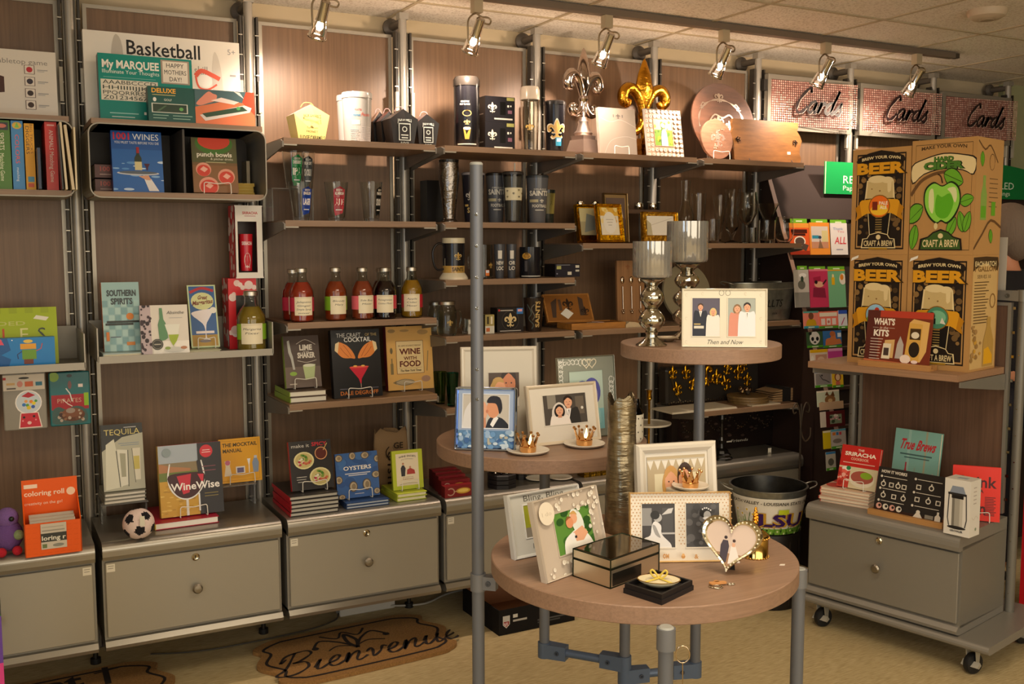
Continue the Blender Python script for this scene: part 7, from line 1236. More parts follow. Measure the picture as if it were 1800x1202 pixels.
frame('white double frame with two wedding rings on top, on the upper table', M, w, h, .006, '#e6e0cc', [(.125, .19, .445, .835, B1), (.54, .19, .86, .835, B2)], board='#e2dcc8', mat='gloss', extra=[('s', [(.465+.028*math.cos(a), .925+.045*math.sin(a)) for a in [i*.35 for i in range(19)]], .006, '#8a8878'), ('s', [(.54+.028*math.cos(a), .925+.045*math.sin(a)) for a in [i*.35 for i in range(19)]], .006, '#8a8878'), ('t', 'Then and Now', .5, .055, .075, '#4a463c', {'w': .42, 'i': .35})]+[('s', [(x+.03*math.cos(a)*(a/5), y+.04*math.sin(a)*(a/5)) for a in [j*.6 for j in range(9)]], .004, '#cdc6b0') for x, y in ((.06, .9), (.06, .5), (.06, .1), (.93, .9), (.93, .5), (.93, .1), (.25, .92), (.75, .92))])
# ---- lower table
FRG = '#d4cfc2'
M, w, h = pose2((905, 985), (1030, 958), 860, TL, lean=13)
frame('glossy white frame with engraved lettering behind the beige one', M, w, h, .008, '#cfd0cc', [(.20, .30, .80, .80, [('r', 0, 0, 1, 1, '#9aa030'), ('r', 0, 0, 1, .3, '#8a8478'), ('r', .3, .2, .45, 1, '#4a3a2a'), ('r', .1, .4, .3, .9, '#b8b040')])], board='#c8c8c0', mat='gloss', extra=[('t', 'Bling, Bling', .5, .86, .09, '#5a5850', {'w': .56}), ('t', 'I', .28, .12, .08, '#5a5850')], t=.015, lay='#e4e4e0')
rr = random.Random(8); pe = []
for _ in range(120):
    u, v = rr.random(), rr.random(); e = min(u, 1-u, v, 1-v)
    if e < .22 and (u+v > 1.15 or v < .22 or u > .85) and not (u < .25 and v > .6): rad = rr.uniform(.008, .03); pe += [('c', u, v, rad, '#efe9dc'), ('c', u+rad*.2, v+rad*.2, rad*.7, '#d8d0c0')] if rad > .015 else [('c', u, v, rad, '#e8e2d4')]
C1_ = [('r', 0, 0, 1, 1, '#5a8a3a')]+BLOBS(0, .1, 1, 1, 24, ['#3a6a2c', '#8ab058', '#a8c478', '#2c5424'], .05, .12, .9, 2)+[('p', cat([(.62, 0), (.78, .5), (.7, .9), (.5, 1), (.42, .8), (.5, .5)], 3, True), '#dfe4dc'), ('p', cat([(.15, 0), (.2, .3), (.4, .45), (.6, .5), (.85, .3), (.98, 0)], 3), '#ecebe4'), ('p', [(.45, .45), (.72, .55), (.85, .35), (.7, .2), (.5, .22)], SK), ('e', .52, .78, .10, .13, SK), ('e', .40, .70, .10, .13, '#d8946c'), ('p', cat([(.42, .9), (.55, .96), (.63, .84), (.55, .88)], 3, True), '#c8a060'), ('p', cat([(.3, .76), (.36, .86), (.46, .82), (.38, .8)], 3, True), '#8a5a34'), ('p', [(.3, .34), (.48, .44), (.5, .3), (.42, .26)], '#e8e8e8'), ('r', .47, .3, .53, .36, '#22252a')]
M, w, h = pose2((960, 1026), (1070, 985), 867, TL, lean=14)
frame('beige frame with pearl dots and I do seal, front left of the lower table', M, w, h, .004, '#c4b8a8', [(.27, .26, .84, .78, C1_)], board='#bdb0a0', mat='satin', extra=pe+[('c', .16, .82, .115, '#e0d6c2'), ('t', 'I do', .16, .79, .05, '#c4b8a4', {'w': .14})], t=.014)
# bark vase
q = at(1091, 934, z=TL); D = dep(q); r = 26.5/FPX*D; H = zat(700, q.x, q.y)-TL
m = MB(); n = 40; vs = []; rr = random.Random(3); L = 26; off = [rr.uniform(-.02, .02) for _ in range(n)]
for j in range(L+1):
    v = j/L
    for i in range(n):
        a = 2*PI*i/n; k = 1+.05*math.sin(v*5+1)-.03*v+.02*math.sin(3*a+v*4)+.012*math.sin(9*a+v*20)+.02*(math.sin(v*31) > .8); top = .010*math.sin(3*a+1)+.006*math.sin(7*a) if j == L else 0
        vs.append((r*k*math.cos(a), r*k*math.sin(a), H*v+top))
m.add(vs, [(j*n+i, j*n+(i+1) % n, (j+1)*n+(i+1) % n, (j+1)*n+i) for j in range(L) for i in range(n)]+[tuple(range(n-1, -1, -1))], '#a3967a', 'bark', True)
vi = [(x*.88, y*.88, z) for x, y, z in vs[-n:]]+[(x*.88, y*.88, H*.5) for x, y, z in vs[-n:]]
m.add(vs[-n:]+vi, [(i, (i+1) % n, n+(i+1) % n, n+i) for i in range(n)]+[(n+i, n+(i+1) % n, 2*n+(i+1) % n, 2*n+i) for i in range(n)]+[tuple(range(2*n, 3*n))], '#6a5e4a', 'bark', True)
one(m, 'bark_vase', 'tall silver gold vase textured like birch bark', 'vase', T3(q.x, q.y, TL))
# white riser, dish and crown behind the double frame
q = at(1222, 862, z=TL+.125); m = MB(); m.rbox(-.045, .045, -.045, .045, 0, .125, .004, '#b8b2a4', 'satin'); one(m, 'display_riser', 'small pale display riser hidden behind the dotted double frame', 'riser', T3(q.x, q.y+.02, TL))
zz = TL+.1255; q.y += .02; m = MB(); r = .048; m.lathe([(0, 0), (r*.62, 0), (r*.92, .005), (r, .010), (r*.97, .0115), (r*.85, .0075), (r*.6, .004), (0, .0035)], '#ded6c6', 'gloss', None, 40, cap=False); one(m, 'trinket_dish', 'white trinket dish just above the dotted double frame', 'dish', T3(q.x, q.y, zz), 'white trinket dishes'); crown(q.x, q.y, zz+.0042, .0275, .046, 'gold crown ring holder above the dotted double frame')
D1 = [('r', 0, 0, 1, 1, '#b8a888'), ('r', .12, .0, .86, .74, '#dcd4b4')]+[('p', [(u, 1-.06-.0*u), (u+.11, 1-.06), (u+.055, .80)], '#e0dcd0') for u in [i*.125 for i in range(8)]]+[('s', [(0, .95), (1, .95)], .012, '#c8c4b8')]+person_p(.40, .60, .30, '#c89a58', '#e8dcc8', 1.35, fem=True)+person_p(.64, .62, .32, '#3a2418', '#2a2624', 1.35)+[('c', .56, .22, .07, '#b8cc40')]
M, w, h = pose2((1124, 946), (1264, 934), 778, TL, lean=7)
frame('wide white frame with bunting over a couple, behind the crown dish', M, w, h, .024, '#dcd6c8', [(.13, .14, .86, .86, D1)], mat='gloss', t=.02)
E1_ = [('r', 0, 0, 1, 1, '#3c3a3c'), ('r', 0, .5, .3, .9, '#8a8a8a'), ('r', .62, .35, .95, .9, '#4a4a4c'), ('r', .6, .3, 1, .34, '#b8b8b8'), ('p', cat([(.0, 0), (.05, .2), (.25, .28), (.3, .5), (.4, .6), (.58, .5), (.6, .3), (.85, .1), (.9, 0)], 3), '#e0e0e0'), ('e', .48, .68, .13, .1, '#b0b0b0'), ('e', .4, .74, .14, .1, '#1c1c1c'), ('p', cat([(.32, .5), (.4, .3), (.56, .22), (.5, .34), (.4, .5)], 3, True), '#9a9a9a'), ('p', [(.6, .74), (.8, .88), (.96, .9), (.9, .78)], '#c8c8c8')]
E2_ = [('r', 0, 0, 1, 1, '#4a4a4c')]+BLOBS(0, 0, 1, 1, 20, ['#5a5a5c', '#3c3c3e', '#666668'], .05, .14, .7, 6)+[('e', .58, .78, .17, .12, '#222'), ('e', .64, .72, .11, .1, '#a8a8a8'), ('p', cat([(.5, .66), (.72, .68), (.95, .5), (1, .2), (.8, .3), (.66, .56)], 3, True), '#dcdcdc')]+[('c', .5+.06*i, .86+.03*math.sin(i), .025, '#d8d8d8') for i in range(5)]
M, w, h = pose2((1108, 989), (1286, 986), 865, TL, lean=8)
frame('gold dotted white double frame with two black and white photos', M, w, h, .003, '#d8b070', [(.12, .21, .445, .84, E1_), (.555, .21, .885, .84, E2_)], board='#e6dfd0', mat='gloss', extra=[('c', .02+.033*i+.016*(j % 2), .04+.045*j, .0065, '#b89060') for i in range(30) for j in range(22) if j > 17 or (j > 4 and (i < 3 or i > 26 or 13 < i < 16))]+[('t', 'OM', .34, .07, .06, '#c8904a', {'b': .05, 'w': .06}), ('c', .51, .09, .02, '#c8904a'), ('c', .51, .115, .014, '#e0b070'), ('t', '&', .64, .06, .06, '#c8904a', {'b': .03})], t=.014)
# mirrored box
Lp, Fp, Rp = at(1015, 1010, z=TL), at(1073, 1035, z=TL), at(1158, 1003, z=TL); Lp.z = Fp.z = Rp.z = TL
H = zat(984, Fp.x, Fp.y)-TL; dx = (Rp-Fp); dy = (Lp-Fp); w = dx.length; d = dy.length; ang = math.atan2(dx.y, dx.x)
t = thing('mirrored_box', 'mirrored glass jewelry box with dark edges', 'jewelry box', T3(Fp.x, Fp.y, TL, ang)); nx = V((math.cos(ang), math.sin(ang), 0)); ny = V((-math.sin(ang), math.cos(ang), 0)); a0, a1 = dy.dot(nx), dy.dot(ny)
P = [(0, 0), (w, 0), (w+a0*.3, a1), (a0*.3, a1)]
m = MB(); m.prism(P, 0, H*.62, '#e0d8c4', 'metal', ax='z'); m.build('box_base', t); m = MB(); m.prism(P, H*.66, H-.002, '#dcd4c0', 'metal', ax='z'); m.prism([(w*.04+x*.92, a1*.04+y*.92) for x, y in P], H-.002, H, '#6a5c4c', 'chrome', ax='z'); m.build('lid', t)
m = MB()
for z in (.0, H*.62, H*.66, H-.002):
    pp = [(x, y, z+.001) for x, y in P]; m.tube(pp+[pp[0]], .0016, '#2c3428', 'metal', 6)
for x, y in P: m.tube([(x, y, 0), (x, y, H)], .0016, '#2c3428', 'metal', 6)
m.build('edge_strips', t); m = MB(); m.prism([(w*.04, -.0006), (w*.62, -.0006), (w*.62, .001), (w*.04, .001)], H*.06, H*.5, '#1c1a16', 'gloss', ax='z'); m.build('dark_inlay', t)
# black tray with oval dish and bow
Lp, Fp, Rp = at(1098, 1042, z=TL), at(1163, 1063, z=TL), at(1217, 1037, z=TL); dx = (Rp-Fp); dy = Lp-Fp; w = dx.length; d = dy.length; ang = math.atan2(dx.y, dx.x)
t = thing('gift_tray', 'open black gift box holding an oval white dish', 'gift box', T3(Fp.x, Fp.y, TL, ang)); nx = V((math.cos(ang), math.sin(ang), 0)); ny = V((-math.sin(ang), math.cos(ang), 0)); a0, a1 = dy.dot(nx), dy.dot(ny)
def q2(u, v): return (u*w+v*a0, v*a1)
m = MB(); HT = .022
m.prism([q2(0, 0), q2(1, 0), q2(1, 1), q2(0, 1)], 0, .004, '#141214', 'satin', ax='z')
for A in (((0, 0), (1, 0), (1, .05), (0, .05)), ((0, .95), (1, .95), (1, 1), (0, 1)), ((0, .05), (.05, .05), (.05, .95), (0, .95)), ((.95, .05), (1, .05), (1, .95), (.95, .95))): m.prism([q2(*a) for a in A], .004, HT, '#141214', 'satin', ax='z')
e = .02; m.prism([q2(-e, -e), q2(1+e, -e), q2(1+e, 1+e), q2(-e, 1+e)], .0, HT*.5, '#1a1719', 'satin', ax='z'); m.build('tray_body', t)
cx_, cy_ = q2(.5, .5); toC = math.atan2((CAM-Fp).y, (CAM-Fp).x)-ang+PI/2
ov = thing('oval_dish', 'oval white and gold dish tied with a ribbon, inside the black box', 'dish', T3(Fp.x, Fp.y, TL+HT-.008, ang) @ Matrix.Translation((cx_, cy_, 0)) @ Matrix.Rotation(toC, 4, 'Z'))
m = MB(); m.lathe([(0, 0), (.026, 0), (.044, .011), (.046, .014), (.043, .014), (.0, .008)], '#e6dcb8', 'gloss', None, 40, cap=False, sx=1, sy=.74); m.lathe([(.0455, .0135), (.0475, .0145), (.0455, .0155)], '#c8a040', 'chrome', None, 40, cap=False, sy=.74); m.lathe([(0, .0085), (.03, .0085), (.028, .013), (0, .014)], '#dcd2b4', 'gloss', None, 24, cap=False, sy=.7); m.build('dish_body', ov)
m = MB()
for g in (-1, 1): m.tube(cat([(0, 0, .016), (g*.006, 0, .026), (g*.014, .0, .034), (g*.018, 0, .028), (g*.010, 0, .018), (0, 0, .016)], 4), .0022, '#d8c050', 'satin', 6); m.tube(cat([(0, 0, .016), (g*.012, -.012, .016), (g*.03, -.02, .012)], 4), .002, '#d8c050', 'satin', 6)
m.build('ribbon_bow', ov)
# heart frame
q = at(1276, 1011, z=TL); D = dep(q); W = 107/FPX*D; Hh = 96/FPX*D
tc = V((CAM.x-q.x, CAM.y-q.y, 0)).normalized(); ang = math.atan2(tc.y, tc.x)+PI/2-.18; L = math.radians(12)
Mh = T3(q.x, q.y, TL+.004, ang) @ Matrix.Rotation(-L, 4, 'X') @ Matrix.Rotation(.08, 4, 'Y')
HP = [(W*.5*math.sin(a)**3, Hh*.56+Hh*.565*(.8125*math.cos(a)-.3125*math.cos(2*a)-.125*math.cos(3*a)-.0625*math.cos(4*a))) for a in [2*PI*i/48 for i in range(48)]]
z0 = min(p[1] for p in HP); HP = [(x, y-z0) for x, y in HP]; cyc = Hh*.52
t = thing('heart_frame', 'small heart shaped pearl frame with a walking couple', 'photo frame', Mh)
def hs(k): return [(x*k, cyc+(y-cyc)*k) for x, y in HP]
m = MB(); Ls = [(hs(1), .010), (hs(1), 0), (hs(.95), -.004), (hs(.86), -.003), (hs(.80), .002)]; n = 48; vs = [(u, y, v) for P, y in Ls for u, v in P]; m.add(vs, [(k*n+i, (k+1)*n+i, (k+1)*n+(i+1) % n, k*n+(i+1) % n) for k in range(4) for i in range(n)], '#d8cfae', 'chrome', False); m.prism(hs(.99), .002, .010, '#c8bfa0', 'satin'); m.build('frame_border', t)
m = MB(); 
for i, (x, z) in enumerate(hs(.905)): m.ball((x, -.0042, z), .0022, '#f0e8d0', 'gloss', 8)
m.build('pearl_beads', t)
m = MB(); m.prism(hs(.81), .001, .0019, '#d8c4b4', 'print'); f = Face(m, W, Hh, x0=-W/2, y0=.0009)
f.draw([('p', [(x/W+.5, z/Hh) for x, z in hs(.8) if z < Hh*.42], '#a8805c'), ('p', [(.36, .22), (.35, .5), (.38, .6), (.46, .6), (.49, .5), (.47, .2), (.42, .2)], '#4a4048'), ('c', .42, .65, .028, '#3a2a28'), ('p', [(.52, .5), (.56, .56), (.60, .5), (.70, .24), (.50, .18)], '#ece4dc'), ('c', .56, .61, .026, '#4a3428'), ('r', .535, .5, .585, .57, '#e0b090')]); m.build('photo', t)
m = MB(); m.prism([(-.012, 0), (.012, 0), (.006, .05), (-.006, .05)], .012, .014, '#1c1a18', 'matte', Matrix.Translation((0, .034, 0)) @ Matrix.Rotation(L*2.2, 4, 'X')); m.build('back_strut', t)
# gold lidded jar
q = at(1343, 984, z=TL); D = dep(q); r = 24/FPX*D; H = 92/FPX*D; t = thing('gold_jar', 'gold mirrored trinket jar with figurine lid', 'jar', T3(q.x, q.y+r, TL))
m = MB(); m.lathe([(0, 0), (r*.98, 0), (r, .002), (r*.98, H*.03), (r*.96, H*.36), (0, H*.36)], '#d8b468', 'chrome', None, 40, cap=False)
for i in range(24): a = 2*PI*i/24; m.ball((r*math.cos(a), r*math.sin(a), H*.02), .0022, '#e0b060', 'chrome', 8)
m.build('jar_body', t); m = MB(); m.lathe([(r, H*.37), (r*1.02, H*.40), (r*.98, H*.44), (r*.6, H*.52), (r*.2, H*.54), (0, H*.54)], '#d8b468', 'chrome', None, 40, cap=False)
for i in range(24): a = 2*PI*i/24; m.ball((r*math.cos(a), r*math.sin(a), H*.39), .0028, '#e0a850', 'chrome', 8)
m.build('lid', t); m = MB(); rr = random.Random(6)
for i in range(22): v = i/21; m.ball((.007*math.sin(i*2.2)*(1-v), .007*math.cos(i*1.9)*(1-v), H*(.53+.42*v)), .0068*(1-.5*v), '#e0a03a', 'chrome', 8)
m.build('figurine', t)
# key ring charm, price tag, hanging ring
q = at(1262, 1028, z=TL); t = thing('keychain', 'cork key chain with silver rings lying on the lower table', 'key chain', T3(q.x, q.y, TL+.0002, -.3)); m = MB(); m.prism(rrect(-.02, .02, -.006, .008, .006), .003, .006, '#c88c50', 'satin', ax='z'); m.lathe([(0, .003), (.006, .003), (.006, .006), (0, .006)], '#c88c50', 'satin', Matrix.Translation((.0, .009, 0)), 14); m.build('cork_fob', t)
m = MB()
for x, y, r in ((-.008, -.016, .012), (-.012, -.010, .013), (.026, -.004, .005), (.033, -.004, .004)): m.tube([(x+r*math.cos(a), y+r*.9*math.sin(a), .0016) for a in [i*PI/9 for i in range(18)]], .0012, '#c8c0ac', 'chrome', 6, closed=True)
m.build('rings', t)
q = at(1375, 993, z=TL); m = MB(); m.prism([(-.009, 0), (0, .006), (.010, .001), (.002, -.006)], 0, .0008, '#e8e0d4', 'print', ax='z'); one(m, 'price_tag', 'tiny white price tag lying near the right rim of the lower table', 'price tag', T3(q.x, q.y, TL+.0002))
p = CAM+ray(1200, 1150)*2.03; m = MB(); R = .014; d = V((Rt.x, Rt.y, 0)).normalized()
m.tube([p+d*R*math.cos(a)+V((0, 0, R*1.25*math.sin(a))) for a in [i*PI/14 for i in range(28)]], .0014, '#c8b8a0', 'chrome', 8, closed=True); m.tube([p+V((0, 0, -R*1.25)), p+V((.002, 0, -.1)), V((p.x+.004, p.y, .02)), V((p.x+.004, p.y, .003))], .0012, '#b0a088', 'chrome', 6)
for g in (-1, 1): m.tube([V((p.x+.004, p.y, .002)), V((p.x+.004+g*.05, p.y, .0014)), V((p.x+.004+g*.05, p.y+.03, .0014))], .0014, '#b0a088', 'chrome', 6)
one(m, 'ring_stand', 'thin wire ring stand on the floor before the front pipe', 'wire stand')
# ================================================================ CARD RACK UNDER THE CARDS SIGNS
SLP = math.atan(.415)
def onrack(px, py, off=0):
    d = ray(px, py); t = -(CAM.y-.415*CAM.z+.851+off)/(d.y-.415*d.z); return CAM+d*t
rk = thing('card_rack', 'dark sloping greeting card rack behind the cart', 'card rack', T3(4.5, -.3, 0)); RM = Matrix.Translation((-4.5, .3, 0))
DK = '#33241d'
yz = lambda z, e=0: .415*z-.851+e
for x in (3.70, 5.75):
    m = MB(); m.prism([(-.05, 0), (yz(.02), 0), (yz(.02), .02), (yz(1.86), 1.86), (-.05, 1.86)], x-.011, x+.011, '#2a1c17', 'satin', RM, 'x')
    m.prism([(yz(.02, -.003), .02), (yz(1.86, -.003), 1.86), (yz(1.86), 1.86), (yz(.02), .02)], x-.012, x+.012, '#8d7060', 'satin', RM, 'x'); m.build('side_board', rk)
m = MB(); m.prism([(yz(.1, .02), .1), (yz(1.62, .02), 1.62), (yz(1.62, .035), 1.62), (yz(.1, .035), .1)], 3.712, 5.738, '#221712', 'satin', RM, 'x'); m.build('back_board', rk)
m = MB(); m.prism([(yz(1.635, .004), 1.635), (yz(1.905, .004), 1.905), (yz(1.905, .022), 1.905), (yz(1.635, .022), 1.635)], 3.712, 5.738, '#2e211b', 'matte', RM, 'x'); m.build('header_board', rk)
rows = [448, 541, 578, 612, 646, 682, 715, 752, 790]
for py in rows:
    z = onrack(1440, py).z; m = MB(); m.prism([(yz(z, -.012), z-.014), (yz(z, .02), z-.014), (yz(z, .02), z), (yz(z, -.012), z)], 3.712, 5.738, '#3a2a22', 'satin', RM, 'x'); m.build('rail', rk)
def cardm(px0, px1, py0, py1):
    A = onrack(px0, py1, .016 if True else 0); Bq = onrack(px1, py1, .016); Bq.y = A.y; Bq.z = A.z = A.z+.001; Bq.x = xat(px1, A.y, A.z); return frame_at(A, Bq, py0, 6)
def tab(px0, px1, py, col='#6fae2c'):
    M, w, h = cardm(px0, px1, py, py+8); m = MB(); m.box(-w/2, w/2, .006, .008, 0, h, col, 'print', rk.matrix_world.inverted() @ M if False else RM @ M); f = Face(m, w, h, M=RM @ M, x0=-w/2, y0=.0055); f.draw([('r', .3, .3, .7, .6, '#d8e8b8')]); m.build('category_tab', rk)
bpy.context.view_layer.update()
for a in ((1392, 1420, 384), (1427, 1456, 385), (1461, 1489, 386), (1403, 1420, 467), (1424, 1452, 468), (1457, 1486, 468)): tab(*a)
def card(px0, px1, py0, py1, bg, art, label, foot=None):
    M, w, h = cardm(px0, px1, py0, py1); m = MB(); m.box(-w/2, w/2, 0, .0025, 0, h, bg, 'print'); f = Face(m, w, h, x0=-w/2); f.draw(art+([('r', 0, 0, 1, .14, foot), ('r', .3, .04, .7, .09, '#e8f0d8')] if foot else [])); one(m, 'greeting_card', label, 'greeting card', M, 'greeting cards in the sloping rack')
def fig(u, v, r, body, headc): return [('p', cat([(u-r*1.3, 0), (u-r, v-r*1.0), (u, v-r*.6), (u+r, v-r*1.0), (u+r*1.3, 0)], 3), body), ('e', u, v, r*.6, r*.75, headc)]
GR2 = '#4f9a28'
card(1390, 1424, 392, 448, '#e8602c', [('r', 0, .85, 1, 1, '#f0a040'), ('r', .08, .68, .9, .8, '#4a2018'), ('r', .15, .6, .8, .67, '#4a2018'), ('e', .5, .42, .3, .17, '#f4ecd8'), ('e', .5, .42, .24, .13, '#5c4a40'), ('p', [(.5, .4), (.95, .3), (.8, .1), (.6, .2)], '#5c4a40'), ('r', 0, 0, 1, .12, '#a83a24')], 'orange greeting card with a dark animal in the top row')
card(1425, 1460, 391, 448, '#f0983a', [('r', .08, .2, .92, .88, '#d8ccc0'), ('r', .08, .2, .92, .4, '#c89070'), ('r', .12, .5, .45, .6, '#3a90a8'), ('r', .6, .4, .9, .75, '#d8cc90'), ('p', [(.4, .2), (.5, .5), (.65, .2)], '#8a6a50'), ('e', .5, .54, .08, .05, '#3a4a5a')], 'orange bordered greeting card with a seated figure')
card(1462, 1491, 392, 448, '#ece6e0', [('t', 'Thank', .45, .78, .08, '#6a8ac0', {'w': .6}), ('t', 'You', .6, .7, .07, '#d86a7a', {'w': .4}), ('t', 'ALL', .55, .34, .22, '#d83a44', {'w': .7, 'i': .2, 'b': .01}), ('r', .3, .15, .7, .18, '#99a')], 'white greeting card with ALL in red letters')
card(1398, 1424, 474, 541, '#c8c4bc', [('e', .6, .85, .25, .06, '#f0f0ec'), ('e', .5, .6, .25, .12, '#6a6a60'), ('e', .55, .75, .1, .08, '#3a4a3c'), ('r', 0, 0, 1, .4, '#8a8a84')], 'grey greeting card with speech bubble, second row')
card(1425, 1458, 473, 541, '#c83a60', [('r', 0, .95, 1, 1, '#e87a90'), ('p', [(.2, .78), (.6, .82), (.6, .7), (.25, .65)], '#a82848'), ('p', [(.15, .28), (.85, .25), (.8, .5), (.2, .52)], '#8a2844'), ('e', .5, .6, .25, .08, '#e8b090'), ('e', .35, .66, .08, .05, '#2a1a1c'), ('s', [(.7, .6), (.9, .72)], .06, '#3a2426')], 'pink greeting card with a figure on a bed')
card(1458, 1488, 474, 541, '#78b88c', [('r', 0, .97, 1, 1, '#e8a830'), ('r', .2, .6, .38, .8, '#e8b81c'), ('e', .29, .84, .06, .05, '#f0e0a0'), ('e', .85, .75, .2, .15, '#f0e8d8'), ('e', .8, .8, .1, .08, '#e8902c')], 'mint green greeting card with yellow bottle')
card(1413, 1440, 547, 578, '#e88a78', [('r', 0, .9, 1, 1, '#5aa8a0')]+fig(.5, .72, .28, '#c8a020', '#7a4a34'), 'salmon greeting card with person in yellow top', '#3a9ab0')
card(1440, 1474, 547, 578, '#f0806a', [('r', .05, .7, .95, .92, '#ece4d0'), ('r', .12, .2, .32, .58, '#ece0d8'), ('r', .4, .2, .6, .58, '#ece0d8'), ('r', .68, .2, .88, .58, '#ece0d8'), ('c', .5, .38, .06, '#c87a6a')], 'coral greeting card with three small panels', GR2)
card(1475, 1490, 545, 578, '#e0e4ea', [('r', 0, .8, 1, 1, '#3a5ac0'), ('s', [(.3, .2), (.7, .6)], .1, '#c04a7a')], 'pale blue greeting card beside the coral one', GR2)
card(1419, 1447, 583, 612, '#3c5a3a', [('e', .5, .6, .32, .42, '#d8d8d4'), ('e', .36, .55, .09, .13, '#1c1c1e'), ('e', .66, .55, .09, .13, '#1c1c1e'), ('e', .5, .34, .08, .06, '#1c1c1e'), ('e', .22, .9, .1, .1, '#222')], 'greeting card with a panda face', GR2)
card(1448, 1480, 581, 612, '#3a70b0', [('r', .78, .6, .98, .85, '#d8e4f0'), ('p', cat([(.1, .1), (.15, .5), (.4, .6), (.45, .9), (.65, .9), (.7, .5), (.9, .5), (1, .2)], 3), '#c87a4a'), ('e', .5, .82, .14, .16, '#b86a3c')], 'blue greeting card with an orange animal', GR2)
card(1425, 1456, 614, 646, '#e8d8c8', [('r', 0, .82, 1, 1, '#e8b818'), ('r', .3, .1, .95, .7, '#c89880'), ('e', .6, .4, .2, .18, '#e0c0a8'), ('e', .12, .4, .1, .25, '#f0ece0')], 'cream greeting card with yellow top edge')
card(1457, 1482, 612, 646, '#c8489c', [('r', 0, .85, 1, 1, '#e8a0d0')], 'plain magenta greeting card')
card(1433, 1463, 650, 682, '#c0bcb8', [('r', 0, .84, 1, 1, '#2a6ab0'), ('r', .06, .16, .94, .8, '#8a8484'), ('s', cat([(.3, .7), (.45, .45), (.6, .4), (.85, .25)], 3), .04, '#3a3638'), ('e', .42, .68, .05, .05, '#2a2628')], 'blue topped greeting card with grey photo', GR2)
card(1464, 1483, 650, 682, '#e8c030', [('e', .5, .6, .3, .25, '#8a4028'), ('e', .5, .58, .2, .18, '#e8c8a0'), ('r', .3, .1, .7, .35, '#d87060')], 'yellow greeting card with red haired face', GR2)
card(1437, 1476, 686, 716, '#c4ccb4', [('r', 0, .9, 1, 1, '#e8dcc8'), ('e', .58, .4, .24, .3, '#8a6038'), ('p', [(.35, .7), (.45, .95), (.55, .65)], '#6a4424'), ('p', [(.6, .65), (.72, .95), (.8, .6)], '#6a4424'), ('e', .58, .35, .1, .12, '#c8a878'), ('e', .2, .2, .12, .1, '#a8885c')], 'pale green greeting card with a kitten')
card(1441, 1483, 706, 722, '#c4a484', [], 'plain tan greeting card envelope')
card(1443, 1453, 724, 752, '#d8ccc0', [], 'narrow pale greeting card beside the maroon one')
card(1453, 1486, 722, 752, '#5a1c20', [('r', .2, .2, .82, .78, '#8a9a80')]+BLOBS(.22, .25, .8, .75, 14, ['#e0dcd0', '#3a4a34', '#d8a0a8'], .04, .09, 1, 3), 'maroon greeting card with small flower picture')
card(1448, 1461, 757, 790, '#d8c01c', [('r', 0, .9, 1, 1, '#e8e0c0')], 'narrow bright yellow greeting card')
card(1462, 1488, 754, 790, '#c8c0bc', [('r', 0, .9, 1, 1, '#5ab0d0'), ('r', .1, .7, .3, .85, '#e08030'), ('r', .35, .7, .5, .85, '#3a80c0'), ('r', .55, .7, .7, .85, '#d84a5a'), ('e', .4, .4, .3, .12, '#8a8078')], 'grey greeting card with coloured balloons', GR2)
card(1453, 1470, 794, 828, '#b8b4a8', [('r', 0, .88, 1, 1, '#3a80b8'), ('e', .5, .45, .3, .2, '#5a5a50')], 'grey greeting card low on the rack', GR2)
card(1785, 1812, 392, 446, '#e8e0e4', [('r', .05, .1, .9, .85, '#e0a0b0'), ('r', 0, .92, 1, 1, '#4a9ac0')], 'pink and white greeting card at the right picture edge')
def gsign(x0, x1, label, arch):
    w = x1-x0; z0 = 1.762; h = .158; m = MB(); P = [(-w/2, 0), (w/2, 0), (w/2, h)]+([(w/2-w*i/10, h+arch*math.sin(PI*i/10)) for i in range(1, 10)] if arch else [])+[(-w/2, h)]
    m.prism(P, 0, .006, '#1f9a50' if not arch else '#177a40', 'print'); m.box(-w/2, -w/2+.006, -.001, 0, 0, h, '#b8e0b0', 'print')
    Face(m, w, h, x0=-w/2, y0=-.0003).draw([('t', 'RECYCLED', .20, .34, .24, '#e4f4e4', {'a': 'l', 'w': .55}), ('t', 'Paper greetings', .20, .12, .15, '#e4f4e4', {'a': 'l', 'w': .50})]); one(m, 'green_sign', label, 'sign', T3((x0+x1)/2, -.135, z0), 'green recycled paper signs')
gsign(xat(1450, -.135, 1.84), xat(1450, -.135, 1.84)+.62, 'green recycled paper sign left of the cider box', 0)
xs = xat(1755, -.135, 1.84)-.32; gsign(xs, xs+.60, 'green recycled paper sign with arched top at the right', .03)
# ================================================================ ROLLING CART
O3 = V((3.19635, -1.03996, 0)); AC = math.atan2(-.97197, .2351); CM = T3(O3.x, O3.y, 0, AC); CI = CM.inverted()
def cl(px, py, yl=None, z=None):
    """place on the cart (its own axes) seen at a pixel, on its plane y=yl or height z"""
    o = CI @ CAM; d = CI.to_3x3() @ ray(px, py); t = (yl-o.y)/d.y if yl is not None else (z-o.z)/d.z; return o+d*t
ZC1, ZC0 = .495, .13
ct = thing('rolling_display_cart', 'grey rolling display cart with drawer, shelf and pipe frame', 'display cart', CM)
m = MB(); U0, U1 = -.09, .522
m.box(U0, U1, .0, .36, .155, .45, '#858177', 'powder')
pr = [(.36, .45), (.36, ZC1)]+[(.0-.028*math.cos(a)*1, .467+.028*math.sin(a)) for a in [PI/2-i*PI/10 for i in range(6)]]+[(-.028, .452), (-.024, .437), (0, .437)]
m.prism(pr, U0, U1, '#8f8b82', 'powder', ax='x'); pr = [(.36, .13), (.36, .155), (0, .165), (-.012, .162), (-.024, .148), (-.02, .136), (0, .13)]; m.prism(pr, U0, U1, '#8f8b82', 'powder', ax='x'); m.build('drawer_case', ct)
